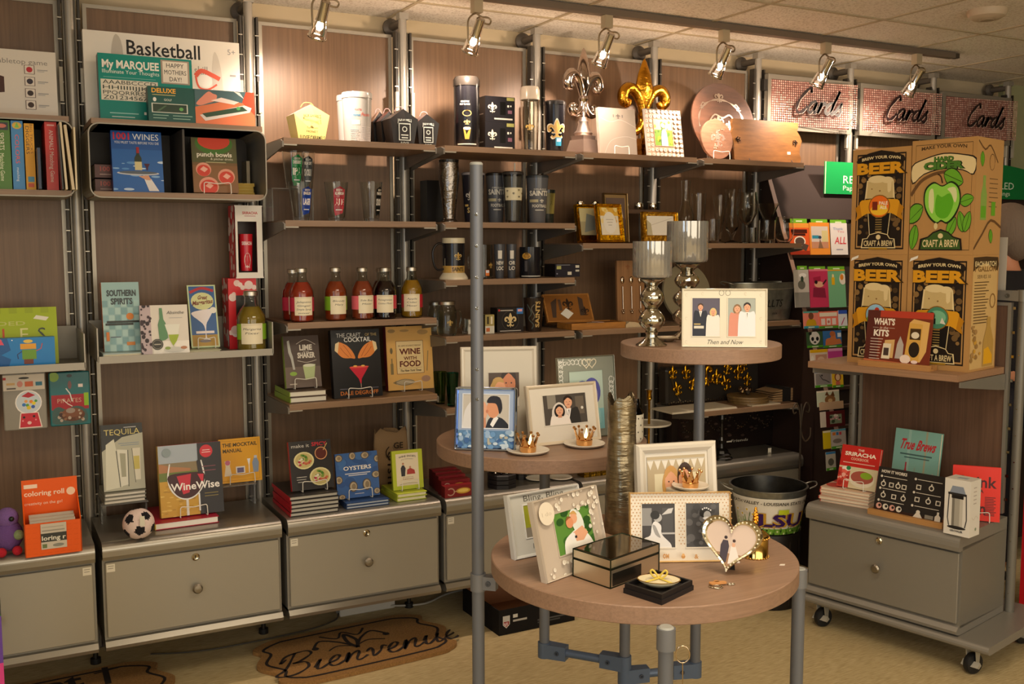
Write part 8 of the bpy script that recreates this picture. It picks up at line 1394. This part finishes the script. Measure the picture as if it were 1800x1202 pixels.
m = MB(); m.rbox(U0+.008, U1-.008, -.012, 0, .172, .427, .004, '#8c887e', 'powder'); d_ = m.build('drawer', ct)
m = MB(); m.lathe([(.006, 0), (.006, .012), (.015, .018), (.017, .026), (.012, .031), (0, .032)], '#9a9488', 'metal', Matrix.Translation((.215, -.012, .305)) @ Matrix.Rotation(PI/2, 4, 'X'), 20); m.build('knob', d_)
m = MB(); m.lathe([(.013, 0), (.013, .005), (.009, .008), (.005, .006), (0, .006)], '#c8c0ac', 'chrome', Matrix.Translation((.215, -.012, .408)) @ Matrix.Rotation(PI/2, 4, 'X'), 18); m.build('lock', d_)
m = MB(); pr = [(.50, .098), (.50, .128), (-.02, .128)]+[(-.02-.016*math.sin(a), .113+.015*math.cos(a)) for a in [i*PI/6 for i in range(7)]]; m.prism(pr, -.12, .64, '#8f8b82', 'powder', ax='x'); m.build('base', ct)
for u, v in ((-.03, .02), (.565, .02), (-.03, .43), (.565, .43)):
    m = MB(); Q = Matrix.Translation((u, v, 0)); m.lathe([(0, -.012), (.022, -.013), (.036, -.011), (.038, -.006), (.038, .006), (.036, .011), (.022, .013), (0, .012)], '#19191b', 'satin', Q @ Matrix.Translation((0, 0, .038)) @ Matrix.Rotation(PI/2, 4, 'Y') @ Matrix.Rotation(.3, 4, 'X'), 28); w_ = m.build('caster', ct)
    m = MB(); m.box(-.022, .022, -.02, .02, .088, .098, '#a8a498', 'powder', Q)
    for s in (-1, 1): m.prism([(-.02, .09), (.016, .09), (.008, .03), (-.008, .03)], s*.017-.0015, s*.017+.0015, '#b0ac9e', 'powder', Q, 'x')
    m.prism([(-.03, .034), (-.018, .028), (.0, .036), (-.012, .05)], -.03, .03, '#b8b4a6', 'powder', Q, 'x'); m.build('caster_fork', w_)
UP = cl(1779, 900, yl=.37).x; UL = cl(1496, 740, yl=.37).x; zt_ = cl(1785, 520, yl=.37).z
for u, nm in ((UL, 'post'), (UP, 'post')):
    m = MB(); m.cyl((u, .385, .128), .017, zt_-.128, '#77746b', 'powder', 22); m.cyl((u, .385, zt_-.02), .022, .042, '#807d74', 'powder', 22)
    for k in range(12): m.box(u-.002, u+.002, .3665, .3685, .2+k*.1, .204+k*.1, '#b8b4a8', 'chrome')
    m.build(nm, ct)
m = MB(); m.tube([(UL, .385, zt_+.002), (UP, .385, zt_+.002)], .0155, '#807d74', 'powder', 18); m.prism([(UP-.10, zt_-.016), (UP, zt_-.02), (UP, zt_+.02), (UP-.10, zt_+.018)], .366, .404, '#807d74', 'powder')
m.lathe([(.008, 0), (.008, .003), (.003, .003), (0, .001)], '#4a4840', 'satin', Matrix.Translation((UP-.05, .366, zt_)) @ Matrix.Rotation(PI/2, 4, 'X'), 14); m.build('top_bar', ct)
PU0, PU1 = UL+.035, UP-.035; zp = cl(1758, 531, yl=.37).z
m = MB(); m.box(PU0+.012, PU1-.012, .372, .384, .50, zp-.012, '#6a4f3e', 'woodv'); m.build('back_panel', ct)
m = MB()
for a in ((PU0, PU1, zp-.012, zp), (PU0, PU0+.012, .50, zp-.012), (PU1-.012, PU1, .50, zp-.012)): m.box(a[0], a[1], .366, .388, a[2], a[3], '#8a867c', 'powder')
for k in range(9): m.box(PU1+.004, PU1+.014, .372, .376, .55+k*.09, .56+k*.09, '#a8a498', 'chrome')
m.build('panel_frame', ct)
ZK = 1.056; m = MB(); m.box(-.105, .485, -.015, .362, ZK-.024, ZK, '#a07c5e', 'woodh'); m.build('shelf_board', ct)
for u in (-.09, .488): m = MB(); m.prism([(.36, ZK-.026), (.36, ZK-.085), (.30, ZK-.08), (.0, ZK-.045), (-.0, ZK-.026)], u-.003, u+.003, '#8a867c', 'powder', None, 'x'); m.build('shelf_bracket', ct)
# ---- kit boxes
KB = '#b58a52'; INK = '#241a12'; AMB = '#d89a1e'; CR = '#e0cc98'
def kitart(badge):
    a = [('r', .08, .05, .92, .95, INK), ('r', .10, .065, .90, .935, KB), ('r', .12, .08, .88, .92, INK)]
    a += BLOBS(.14, .2, .32, .85, 22, ['#6e5430', '#8a6a3c', '#4a3820'], .02, .05, .55, 4)+BLOBS(.70, .2, .88, .85, 22, ['#6e5430', '#8a6a3c', '#4a3820'], .02, .05, .55, 5)
    a += [('p', cat([(.12, .86), (.5, .93), (.88, .86), (.88, .92), (.5, .98), (.12, .92)], 2, True), INK), ('t', 'BREW YOUR OWN', .5, .885, .026, CR, {'w': .66, 'b': .03, 'arc': .018}), ('t', 'BEER', .5, .765, .095, AMB, {'w': .82, 'b': .05, 'o': '#3a2810'})]
    a += [('p', [(.24, .52), (.27, .70), (.73, .70), (.76, .52)], CR), ('p', [(.27, .53), (.29, .69), (.71, .69), (.73, .53)], '#c8b078'), ('e', .45, .71, .16, .035, CR), ('e', .62, .70, .1, .03, CR), ('p', [(.62, .7), (.7, .7), (.69, .6), (.65, .58), (.63, .6)], CR), ('c', .36, .62, .012, '#8a6a3c'), ('c', .5, .6, .014, '#8a6a3c'), ('r', .25, .50, .75, .53, '#17110c')]
    a += [('p', [(.27, .5), (.73, .5), (.66, .14), (.34, .14)], '#17120e')]+[('r', .44, .17+.022*i, .55, .178+.022*i, '#a08448') for i in range(9)]+[('s', [(.29, .5), (.35, .15)], .012, CR), ('s', [(.71, .5), (.65, .15)], .012, CR)]
    a += [('p', cat([(.16, .5), (.3, .52), (.5, .53), (.7, .52), (.84, .5), (.84, .36), (.7, .39), (.5, .38), (.3, .39), (.16, .36)], 3, True), AMB), ('p', [(.16, .48), (.08, .44), (.12, .38), (.09, .32), (.2, .36)], '#b87c14'), ('p', [(.84, .48), (.92, .44), (.88, .38), (.91, .32), (.8, .36)], '#b87c14'), ('c', .5, .455, .185, '#8a5a14')]
    a += badge+[('p', [(.2, .06), (.22, .15), (.3, .155), (.34, .19), (.5, .215), (.66, .19), (.7, .155), (.78, .15), (.8, .06)], CR), ('p', [(.22, .07), (.24, .145), (.31, .15), (.35, .185), (.5, .205), (.65, .185), (.69, .15), (.76, .145), (.78, .07)], INK), ('t', 'CRAFT A BREW', .5, .082, .05, CR, {'w': .5, 'b': .02}), ('c', .5, .165, .04, CR), ('r', .34, .05, .66, .065, '#a8801c')]
    return a
bA = [('c', .5, .455, .17, '#e8701c'), ('e', .5, .42, .15, .05, '#f0c030'), ('r', .38, .42, .47, .5, '#7a2a14'), ('t', 'PALE', .57, .47, .03, '#f4ead0', {'w': .15, 'b': .03}), ('t', 'ALE', .57, .43, .03, '#f4ead0', {'w': .12, 'b': .03})]
bB = [('c', .5, .455, .17, '#9ac8e0'), ('e', .5, .41, .16, .05, '#7ab040'), ('p', [(.42, .4), (.44, .5), (.54, .5), (.57, .4)], '#e0a020'), ('c', .52, .5, .04, '#c83a20'), ('c', .52, .47, .04, '#e8c0a0')]
bC = [('c', .5, .455, .17, '#4a8a6a'), ('e', .5, .46, .14, .06, '#7ab890'), ('e', .42, .47, .05, .035, '#16261e'), ('r', .38, .4, .48, .45, '#16261e'), ('p', [(.55, .41), (.58, .46), (.64, .4)], '#dcd8c8')]
def leaf(u, v, l, a, k, w=.5): 
    ca, sa = math.cos(a), math.sin(a); P = lambda x, y: (u+(x*ca-y*sa)*l, v+(x*sa+y*ca)*l*k); o = cat([(0, 0), (.3, w*.5), (.7, w*.45), (1, 0), (.7, -w*.45), (.3, -w*.5)], 3, True)
    return [('p', [P(x*1.06-.03, y*1.15) for x, y in o], '#1c2c10'), ('p', [P(x, y) for x, y in o], '#68a82a'), ('s', [P(0, 0), P(.95, 0)], l*.03, '#1c2c10')]
ka = .9
cid = [('r', .06, .04, .94, .96, '#4a3820'), ('r', .065, .045, .935, .955, KB), ('t', 'MAKE YOUR OWN', .5, .91, .028, '#4a3820', {'w': .7, 'b': .03, 'arc': .015})]
cid += [('s', cat([(.0, .52), (.15, .64), (.35, .7), (.55, .72)], 4), .05, '#6a4c2c'), ('p', cat([(.0, .78), (.2, .84), (.5, .88), (.8, .86), (1.0, .82), (.97, .68), (.8, .72), (.5, .74), (.2, .70), (.02, .62)], 3, True), INK), ('p', cat([(.015, .775), (.2, .83), (.5, .87), (.8, .85), (.985, .81), (.955, .69), (.8, .73), (.5, .75), (.2, .71), (.03, .635)], 3, True), CR), ('t', 'HARD', .5, .81, .036, '#4c7c2c', {'w': .3, 'b': .05, 'o': '#1c2c10'}), ('t', 'CIDER', .5, .745, .055, '#4c7c2c', {'w': .62, 'b': .06, 'o': '#1c2c10'})]
cid += leaf(.52, .70, .3, -.3, ka)+leaf(.2, .42, .3, 3.6, ka)+leaf(.78, .45, .2, .2, ka)+leaf(.72, .32, .22, -2.2, ka)+leaf(.1, .26, .24, -1.8, ka)+leaf(.84, .2, .2, 1.9, ka)+leaf(.86, .2, .2, 1.2, ka)
cid += [('s', cat([(.5, .62), (.47, .68), (.42, .7)], 3), .02, '#3a2a14'), ('p', cat([(.5, .60), (.36, .635), (.23, .57), (.22, .44), (.30, .33), (.42, .27), (.5, .29), (.60, .27), (.72, .34), (.79, .46), (.76, .58), (.64, .635)], 4, True), '#1c2c10'), ('p', cat([(.5, .59), (.37, .62), (.25, .56), (.24, .44), (.32, .34), (.43, .285), (.5, .305), (.59, .285), (.70, .35), (.77, .46), (.74, .57), (.63, .62)], 4, True), '#8cd04a'), ('p', cat([(.42, .52), (.5, .5), (.62, .53), (.68, .44), (.6, .33), (.48, .32), (.4, .38)], 3, True), '#5cae22'), ('p', cat([(.3, .55), (.36, .57), (.38, .45), (.36, .36), (.30, .42)], 3, True), '#d8dca0'), ('p', cat([(.58, .57), (.7, .58), (.73, .5), (.7, .45), (.64, .53)], 3, True), '#d8dca0'), ('e', .42, .25, .03, .03, '#d8c890')]
cid += [('p', [(.16, .04), (.18, .14), (.3, .16), (.38, .2), (.5, .225), (.62, .2), (.7, .16), (.82, .14), (.84, .04)], INK), ('p', [(.19, .05), (.21, .13), (.31, .15), (.39, .19), (.5, .21), (.61, .19), (.69, .15), (.79, .13), (.81, .05)], '#3c5a24'), ('t', 'CRAFT A BREW', .5, .07, .06, CR, {'w': .56, 'b': .02}), ('c', .5, .165, .04, CR)]
csd = [('s', cat([(.05, .97), (.3, .9), (.5, .94), (.8, .8)], 3), .03, '#6a4c2c'), ('s', [(.58+.12*math.cos(a)*(1-.03*a), .8+.07*math.sin(a)) for a in [i*.6 for i in range(18)]], .01, '#6a4c2c')]+leaf(.2, .88, .25, -1.5, .5)+[('p', [(.2, .3), (.2, .52), (.26, .6), (.26, .68), (.36, .68), (.36, .6), (.42, .52), (.42, .3)], '#88a850'), ('r', .22, .32, .40, .42, '#68a82a')]+LINES(.5, .66, .85, 7, .04, '#6a5030', .15)+[('r', .6, .34, .75, .46, '#68a82a'), ('s', cat([(0, .05), (.3, .18), (.6, .3), (1, .24)], 3), .04, '#6a4c2c')]+leaf(.6, .22, .24, -1.4, .5)
bsd = [('r', .04, .02, .96, .98, '#cfae72'), ('p', cat([(.04, .86), (.5, .93), (.96, .86), (.96, .98), (.04, .98)], 2), '#4a3820'), ('t', 'EACH BATCH', .5, .905, .04, CR, {'w': .8, 'b': .03}), ('t', '1 GALLON', .5, .86, .04, '#8a6a3c', {'w': .8, 'b': .04}), ('t', 'SERVES 10', .45, .80, .03, '#4a3820', {'w': .5})]+LINES(.1, .77, .65, 15, .025, '#5a4428', .3)+[('s', [(.8+.1*math.cos(a), .6+.06*math.sin(a)) for a in [i*.5 for i in range(14)]], .02, '#8a6434'), ('p', [(.5, .03), (.5, .25), (.62, .38), (.62, .46), (.76, .46), (.76, .38), (.9, .25), (.9, .03)], '#b8944c'), ('p', [(.54, .05), (.54, .18), (.7, .2), (.86, .12), (.86, .05)], '#e0a820')]+BLOBS(.06, .05, .42, .4, 20, ['#a88450', '#c89a3c', '#9a7844'], .02, .06, .4, 8)
def kit(label, A, Bq, h, d, art, sd, z, stk=None):
    dd = Bq-A; w = dd.length; ang = math.atan2(dd.y, dd.x); M = CM @ T3((A.x+Bq.x)/2, (A.y+Bq.y)/2, z, ang)
    m = MB(); m.box(-w/2, w/2, 0, d, 0, h, '#a87e4a', 'card'); m.box(-w/2, w/2, d*.48, d*.52, h, h+.0006, '#7a5c34', 'card'); f = Face(m, w, h, x0=-w/2, mat='card'); f.draw([('r', 0, 0, 1, 1, KB)]+art+([('p', [(.03, .94), (.16, .97), (.17, .995), (.05, .97)], '#e8e4d8')] if stk else []))
    if sd: Face(m, d, h, M=Matrix.Translation((w/2, 0, 0)) @ Matrix.Rotation(PI/2, 4, 'Z'), mat='card').draw([('r', 0, 0, 1, 1, '#bb9058')]+sd)
    return one(m, 'kit_box', label, 'kit box', M, 'brewing kit boxes stacked on the cart')
a0 = cl(1489, 630, yl=.085); a1 = cl(1589, 638, yl=.085); b0 = cl(1590.5, 638, yl=.087); b1 = cl(1702, 642, yl=.092)
a0.z = a1.z = b0.z = b1.z = 0; zt1 = cl(1489, 447, yl=.085).z; h1 = zt1-ZK-.0005; zt2 = cl(1489, 265, yl=.085).z; h2 = zt2-zt1; dK = .225
kit('bottom left cardboard beer kit box with farmer badge', a0, a1, h1, dK, kitart(bB), None, ZK, 1); kit('bottom right cardboard beer kit box with green badge', b0, b1, h1, dK, kitart(bC), bsd, ZK, 1)
kit('top left cardboard beer kit box with orange badge', a0, a1, h2, dK, kitart(bA), None, ZK+h1+.0005); kit('top right cardboard hard cider kit box with green apple', b0, b1, h2*1.04, dK, cid, csd, ZK+h1+.0005)
def cpose(pl, pr, pyt, z, yl, yr=None, lean=0, py=800):
    A = CM @ cl(pl, py, yl=yl); Bq = CM @ cl(pr, py, yl=yl if yr is None else yr); A.z = Bq.z = z; return frame_at(A, Bq, pyt, lean)
def holder_strip(M, w, label):
    m = MB(); m.box(-w/2-.012, w/2+.012, -.02, -.004, 0, .02, '#b98850', 'woodh'); m.box(-w/2-.012, w/2+.012, -.004, .012, 0, .006, '#b98850', 'woodh'); m.box(-w/2-.012, w/2+.012, .012, .04, 0, .02, '#a87a48', 'woodh')
    p = M.translation; return one(m, 'wood_sign_stand', label, 'sign stand', T3(p.x, p.y, p.z-.0065, math.atan2(M[1][0], M[0][0])))
M, w, h = cpose(1518, 1633, 547, ZK+.0065, .035, lean=7, py=630); holder_strip(M, w, 'wooden slot stand holding the red kits sign')
BR = '#7a3420'; m = MB(); m.box(-w/2, w/2, 0, .003, 0, h, BR, 'print')
Face(m, w, h, x0=-w/2).draw([('r', 0, .88, 1, 1, '#b8402c'), ('r', 0, 0, .2, 1, '#5a2820'), ('t', "WHAT'S", .27, .74, .11, '#f4ead8', {'w': .33, 'b': .04}), ('t', 'in the', .27, .66, .05, '#e8d8c8', {'w': .13, 'i': .3}), ('r', .1, .68, .19, .685, '#e8d8c8'), ('r', .35, .68, .44, .685, '#e8d8c8'), ('t', 'KITS', .24, .53, .11, '#f4ead8', {'w': .24, 'b': .04})]+LINES(.08, .48, .28, 8, .052, '#e8d8c8', .2)+[('p', [(.62, .12), (.66, .80), (.72, .87), (.96, .82), (.94, .3), (.86, .1)], '#e0b468'), ('p', [(.62, .12), (.66, .80), (.86, .78), (.84, .12)], '#d8a850'), ('r', .68, .5, .84, .7, '#4a3418'), ('e', .76, .58, .06, .06, '#e8dcc0'), ('e', .76, .32, .08, .14, '#2a2018'), ('p', [(.28, .14), (.31, .46), (.46, .48), (.45, .14)], '#d8b070'), ('p', [(.27, .12), (.29, .4), (.41, .4), (.40, .12)], '#e8dcc0'), ('r', .30, .18, .38, .32, '#4a3a34'), ('p', [(.48, .14), (.5, .4), (.54, .55), (.6, .4), (.6, .14)], '#b8b0a8'), ('e', .64, .14, .08, .08, '#f0dccc'), ('e', .78, .1, .05, .03, '#f0d8d0'), ('s', [(0, .07), (1, .03)], .04, '#c87048')])
one(m, 'kits_sign', 'red printed sign reading WHATS in the KITS on a wooden stand', 'sign', M)
# ---- goods on the cart cabinet
A = at(1441, 881, z=ZC1); Bq = at(1528, 896, z=ZC1); A.z = Bq.z = 0; dd = Bq-A; w = dd.length; ang = math.atan2(dd.y, dd.x); nb = 5; tb = .0125; first = None
for k in range(nb):
    lab = 'red and white cookbook lying in the cart stack, '+ORD[nb-1-k]; rr = random.Random(k); M = T3((A.x+Bq.x)/2+rr.uniform(-.004, .004), (A.y+Bq.y)/2+rr.uniform(-.004, .004), ZC1+(k+1)*tb, ang+rr.uniform(-.05, .05)) @ Matrix.Rotation(-PI/2, 4, 'X')
    if first is None: first = book(lab, M, w, .20, tb*.96, '#d8b8a0', [('r', 0, .55, 1, 1, '#c83a30'), ('e', .6, .3, .25, .2, '#e0d0a0'), ('e', .2, .3, .2, .2, '#c84a40')], '#c8483c', page='#e4d8c0', group='red cookbooks stacked on the cart')
    else: dup(first, M, lab)
zb = ZC1+nb*tb; bq0 = at(1470, 855, z=zb); bq1 = at(1538, 867, z=zb)
M, w, h = frame_at(bq0+V((0, 0, .004)), bq1+V((0, 0, .004)), 785, 16)
art = [('r', 0, .5, 1, 1, '#c42a24'), ('t', 'THE', .5, .88, .05, '#f0e0d0', {'w': .16, 'b': .02}), ('t', 'SRIRACHA', .5, .76, .085, '#f4ead8', {'w': .8, 'b': .035}), ('t', 'COOKBOOK', .5, .66, .06, '#e8b8a0', {'w': .46, 'b': .03}), ('r', .08, .58, .9, .6, '#e8b8a8'), ('r', 0, 0, 1, .5, '#d8cca8'), ('e', .62, .24, .32, .2, '#e8e0c8'), ('e', .62, .28, .29, .15, '#a8584a'), ('e', .72, .33, .15, .08, '#8ab030'), ('r', 0, 0, .3, .46, '#c84438'), ('e', .2, .44, .12, .06, '#f0e8dc'), ('e', .25, .46, .06, .05, '#2a8a50')]+BLOBS(.0, .02, .32, .4, 14, ['#e86a5a', '#a82a24', '#f0b0a0'], .02, .06, .8, 3)
book('red topped cookbook with food bowl leaning on its stack', M, w, h, .016, '#c42a24', art, '#a82420'); easel(M, w, 'the red topped cookbook', z0=zb, s=.9)
M, w, h = cpose(1562, 1642, 757, ZC1+.003, .24, lean=9, py=855)
bots = sum([[('p', [(u-.05, 0), (u-.05, .3+dv), (u-.015, .42+dv), (u-.015, .5+dv), (u+.015, .5+dv), (u+.015, .42+dv), (u+.05, .3+dv), (u+.05, 0)], cc)] for u, dv, cc in ((.1, -.06, '#22343c'), (.3, .06, '#b03a44'), (.5, .0, '#8aa89a'), (.7, -.06, '#3a2c2c'), (.9, -.04, '#b0b8b0'))], [])
book('teal brewing book with a row of bottles on its cover', M, w, h, .02, '#7ab0a4', [('r', 0, 0, 1, 1, '#86b8ac'), ('r', .3, 0, .36, 1, '#9cc4b8'), ('r', .68, 0, .72, 1, '#a8a88c')]+bots+[('t', 'True Brews', .5, .74, .13, '#c8343c', {'w': .78, 'i': .3, 'b': .03}), ('r', .15, .66, .85, .68, '#4a6a66'), ('r', .25, .62, .8, .635, '#4a6a66')], '#a8c8c0')
M, w, h = cpose(1534, 1655, 829, ZC1+.0065, .03, lean=12, py=915); holder_strip(M, w, 'wooden slot stand holding the black how it works sign')
IC = '#d8d0c0'; hw = [('r', 0, 0, 1, .12, '#3a241c'), ('t', 'HOW IT WORKS', .24, .88, .06, IC, {'w': .38, 'b': .04})]
for u, v in ((.06, .80), (.06, .54), (.06, .28), (.56, .86), (.56, .58), (.56, .30)): hw += [('c', u, v, .018, IC), ('r', u+.03, v-.006, u+.38, v+.006, IC)]
for i, (u, v) in enumerate(((.10, .64), (.22, .64), (.32, .64), (.41, .64), (.12, .40), (.28, .40), (.42, .40), (.62, .70), (.80, .72), (.62, .44), (.78, .44), (.92, .44))):
    hw += [('r', u-.035, v-.05, u+.035, v+.05, IC), ('r', u-.022, v-.032, u+.022, v+.032, '#2a2624')] if i % 2 else [('c', u, v, .038, IC), ('c', u, v, .024, '#2a2624'), ('r', u-.01, v+.05, u+.01, v+.09, IC)]
for u, cc in ((.08, '#d8a090'), (.18, IC), (.28, '#d8a090'), (.38, IC)): hw += [('c', u, .16, .042, cc), ('c', u+.01, .17, .02, '#2a2624')]
hw += [('p', [(.58, .04), (.66, .22), (.74, .04)], IC), ('c', .66, .18, .03, IC), ('r', .76, .08, .88, .16, '#8a8478'), ('p', [(.9, .02), (.9, .16), (.925, .2), (.925, .26), (.955, .26), (.955, .2), (.98, .16), (.98, .02)], IC)]
m = MB(); m.box(-w/2, w/2, 0, .003, 0, h, '#2a2624', 'print'); Face(m, w, h, x0=-w/2).draw(hw); one(m, 'instruction_sign', 'black printed sign with white how it works pictograms', 'sign', M)
g0 = at(1658, 936, z=ZC1); g1 = at(1703, 946, z=ZC1); M, w, h = frame_at(g0, g1, 843, 0)
m = MB(); d = .075; m.box(-w/2, w/2, 0, d, 0, h, '#e0dcd2', 'print'); Face(m, w, h, x0=-w/2).draw([('r', .3, .14, .72, .70, '#a8a498'), ('r', .3, .14, .4, .70, '#7a766c'), ('r', .60, .14, .72, .70, '#c4c0b4'), ('r', .28, .66, .74, .80, '#1e1c1c'), ('p', [(.2, .76), (.3, .88), (.72, .88), (.82, .76)], '#8a94a4'), ('s', [(.18, .74), (.14, .3), (.2, .16)], .04, '#3a3a3c'), ('s', [(.84, .74), (.88, .3), (.82, .16)], .04, '#3a3a3c'), ('r', .14, .72, .86, .76, '#2c2a2a'), ('e', .5, .14, .36, .03, '#2a2828'), ('t', 'GROWLER', .5, .06, .035, '#3a3838', {'w': .5, 'b': .03})]); Face(m, d, h, M=Matrix.Translation((w/2, 0, 0)) @ Matrix.Rotation(PI/2, 4, 'Z')).draw([('r', .3, .86-.07*i, .6, .88-.07*i, '#b8b0a8') for i in range(5)]+[('s', cat([(.2, .35), (.4, .3), (.6, .36), (.8, .3)], 3), .02, '#c0b4a8'), ('c', .6, .12, .08, '#8a9a80')]); m.box(-.015, .02, d*.3, d*.6, h, h+.0006, '#a8b0b8', 'print')
one(m, 'growler_box', 'white box picturing a steel bottle on the cart', 'box', M)
M, w, h = cpose(1672, 1757, 820, ZC1+.003, .17, .245, lean=6, py=920)
book('bright red drinks book behind the white box', M, w, h, .024, '#e0301c', [('t', 'Drink', .52, .62, .2, '#4a1410', {'w': .8, 'b': .02}), ('t', 'LIKE A', .5, .52, .06, '#4a1410', {'w': .3, 'b': .03}), ('t', 'man', .45, .12, .22, '#4a1410', {'w': .5, 'b': .02})]+LINES(.68, .45, .92, 12, .03, '#6a1c14', .5), '#b82818'); easel(M, w, 'the bright red drinks book', z0=ZC1)
A = CM @ cl(1742, 500, yl=.40); Bq = CM @ cl(1767, 500, yl=.40); zz = (CM @ V((0, 0, zt_+.018))).z; A.z = Bq.z = zz; M, w, h = frame_at(A, Bq, 417, 0); m = MB(); m.box(-w/2, w/2, 0, .006, 0, h, '#b8b2a4', 'print'); one(m, 'sign_card', 'blank pale sign card standing on the cart top bar', 'sign card', M)
A = CM @ cl(1794, 1000, yl=.80); q = A; m = MB(); m.box(0, .3, 0, .02, 0, .58, '#b8101c', 'print'); m.box(0, .3, 0, .02, .58, .78, '#1c7a58', 'print'); one(m, 'red_display_board', 'red and green display board at the right frame edge', 'display board', T3(q.x, q.y, 0, AC+.3))
# ================================================================ PERSON BEHIND THE CART
PX = CAM+ray(1768, 420)*4.3
pt = thing('person', 'person with greying hair and dark jacket, seen from behind at right', 'person', T3(PX.x, PX.y, 0, .35))
Hh = zat(357, PX.x, PX.y)
def skinned(name, verts, edges, rad, col, mat, parent, sub=2):
    me = bpy.data.meshes.new(name); me.from_pydata(verts, edges, []); ob = bpy.data.objects.new(name, me); COL.objects.link(ob)
    md = ob.modifiers.new('s', 'SKIN'); ob.modifiers.new('u', 'SUBSURF').levels = sub
    for i, v in enumerate(me.skin_vertices[0].data): v.radius = rad[i] if isinstance(rad[i], tuple) else (rad[i], rad[i]); v.use_root = (i == 0)
    bpy.context.view_layer.update(); ev = ob.evaluated_get(bpy.context.evaluated_depsgraph_get()).to_mesh()
    m = MB(); m.add([tuple(v.co) for v in ev.vertices], [tuple(p.vertices) for p in ev.polygons], col, mat, True); COL.objects.unlink(ob); bpy.data.objects.remove(ob); return m.build(name, parent)
k = Hh/1.75
J = {'pel': (0, 0, .95), 'wst': (0, 0, 1.10), 'chs': (0, -.01, 1.30), 'nkb': (0, .0, 1.44), 'nk': (0, .01, 1.50), 'hd': (0, .02, 1.60), 'top': (0, .01, 1.685)}
for g, n in ((-1, 'l'), (1, 'r')): J.update({'sh'+n: (g*.18, 0, 1.40), 'el'+n: (g*.23, .03, 1.13), 'wr'+n: (g*.21, .16, .93), 'ha'+n: (g*.20, .20, .87), 'hp'+n: (g*.09, 0, .90), 'kn'+n: (g*.10, .02, .50), 'an'+n: (g*.10, -.01, .09), 'to'+n: (g*.11, .12, .04)})
ks = list(J); Vv = [tuple(a*k for a in J[n]) for n in ks]; ix = {n: i for i, n in enumerate(ks)}
E_ = [('pel', 'wst'), ('wst', 'chs'), ('chs', 'nkb'), ('nkb', 'nk'), ('nk', 'hd'), ('hd', 'top')]
for n in 'lr': E_ += [('chs', 'sh'+n), ('sh'+n, 'el'+n), ('el'+n, 'wr'+n), ('wr'+n, 'ha'+n), ('pel', 'hp'+n), ('hp'+n, 'kn'+n), ('kn'+n, 'an'+n), ('an'+n, 'to'+n)]
RD = {'pel': (.15, .10), 'wst': (.13, .10), 'chs': (.15, .11), 'nkb': .062, 'nk': .055, 'hd': (.078, .092), 'top': (.06, .07), 'sh': .055, 'el': .042, 'wr': .03, 'ha': .035, 'hp': .085, 'kn': .058, 'an': .04, 'to': .04}
skinned('body', Vv, [(ix[a], ix[b]) for a, b in E_], [RD.get(n, RD.get(n[:2])) for n in ks], '#c88a6a', 'satin', pt)
nm = ['pel', 'wst', 'chs', 'nkb', 'shl', 'shr', 'ell', 'elr', 'wrl', 'wrr']; jx = {n: i for i, n in enumerate(nm)}
skinned('jacket', [tuple(a*k for a in J[n]) for n in nm], [(jx[a], jx[b]) for a, b in (('pel', 'wst'), ('wst', 'chs'), ('chs', 'nkb'), ('chs', 'shl'), ('chs', 'shr'), ('shl', 'ell'), ('shr', 'elr'), ('ell', 'wrl'), ('elr', 'wrr'))], [(.175, .125), (.16, .125), (.18, .135), (.075, .075), .08, .08, .06, .06, .042, .042], '#1c1a1f', 'fabric', pt)
nm = ['pel', 'hpl', 'hpr', 'knl', 'knr', 'anl', 'anr']; jx = {n: i for i, n in enumerate(nm)}
skinned('trousers', [tuple(a*k for a in J[n]) for n in nm], [(jx[a], jx[b]) for a, b in (('pel', 'hpl'), ('pel', 'hpr'), ('hpl', 'knl'), ('hpr', 'knr'), ('knl', 'anl'), ('knr', 'anr'))], [(.165, .12), .105, .105, .075, .075, .06, .06], '#2a2a34', 'fabric', pt)
m = MB(); m.ball((0, -.012*k, 1.635*k), .112*k, '#7a6a5c', 'hair', 32, sz=(.86, 1.0, 1.05)); m.ball((0, -.045*k, 1.58*k), .085*k, '#6e5f52', 'hair', 24, sz=(.9, .8, 1.0)); m.build('hair', pt)
for g in (-1, 1): m = MB(); m.ball((g*.088*k, .02*k, 1.59*k), .024*k, '#c07e60', 'satin', 12, sz=(.4, .8, 1.2)); m.build('ear', pt)
for g in (-1, 1): m = MB(); m.ball((g*.11*k, .07*k, .04*k), .06*k, '#1a1614', 'satin', 16, sz=(.8, 2.0, .66)); m.build('shoe', pt)
m = MB(); m.ball((0, .115*k, 1.585*k), .018*k, '#c88a6a', 'satin', 10, sz=(.8, .9, 1.3)); m.build('nose', pt)
bpy.context.view_layer.update()
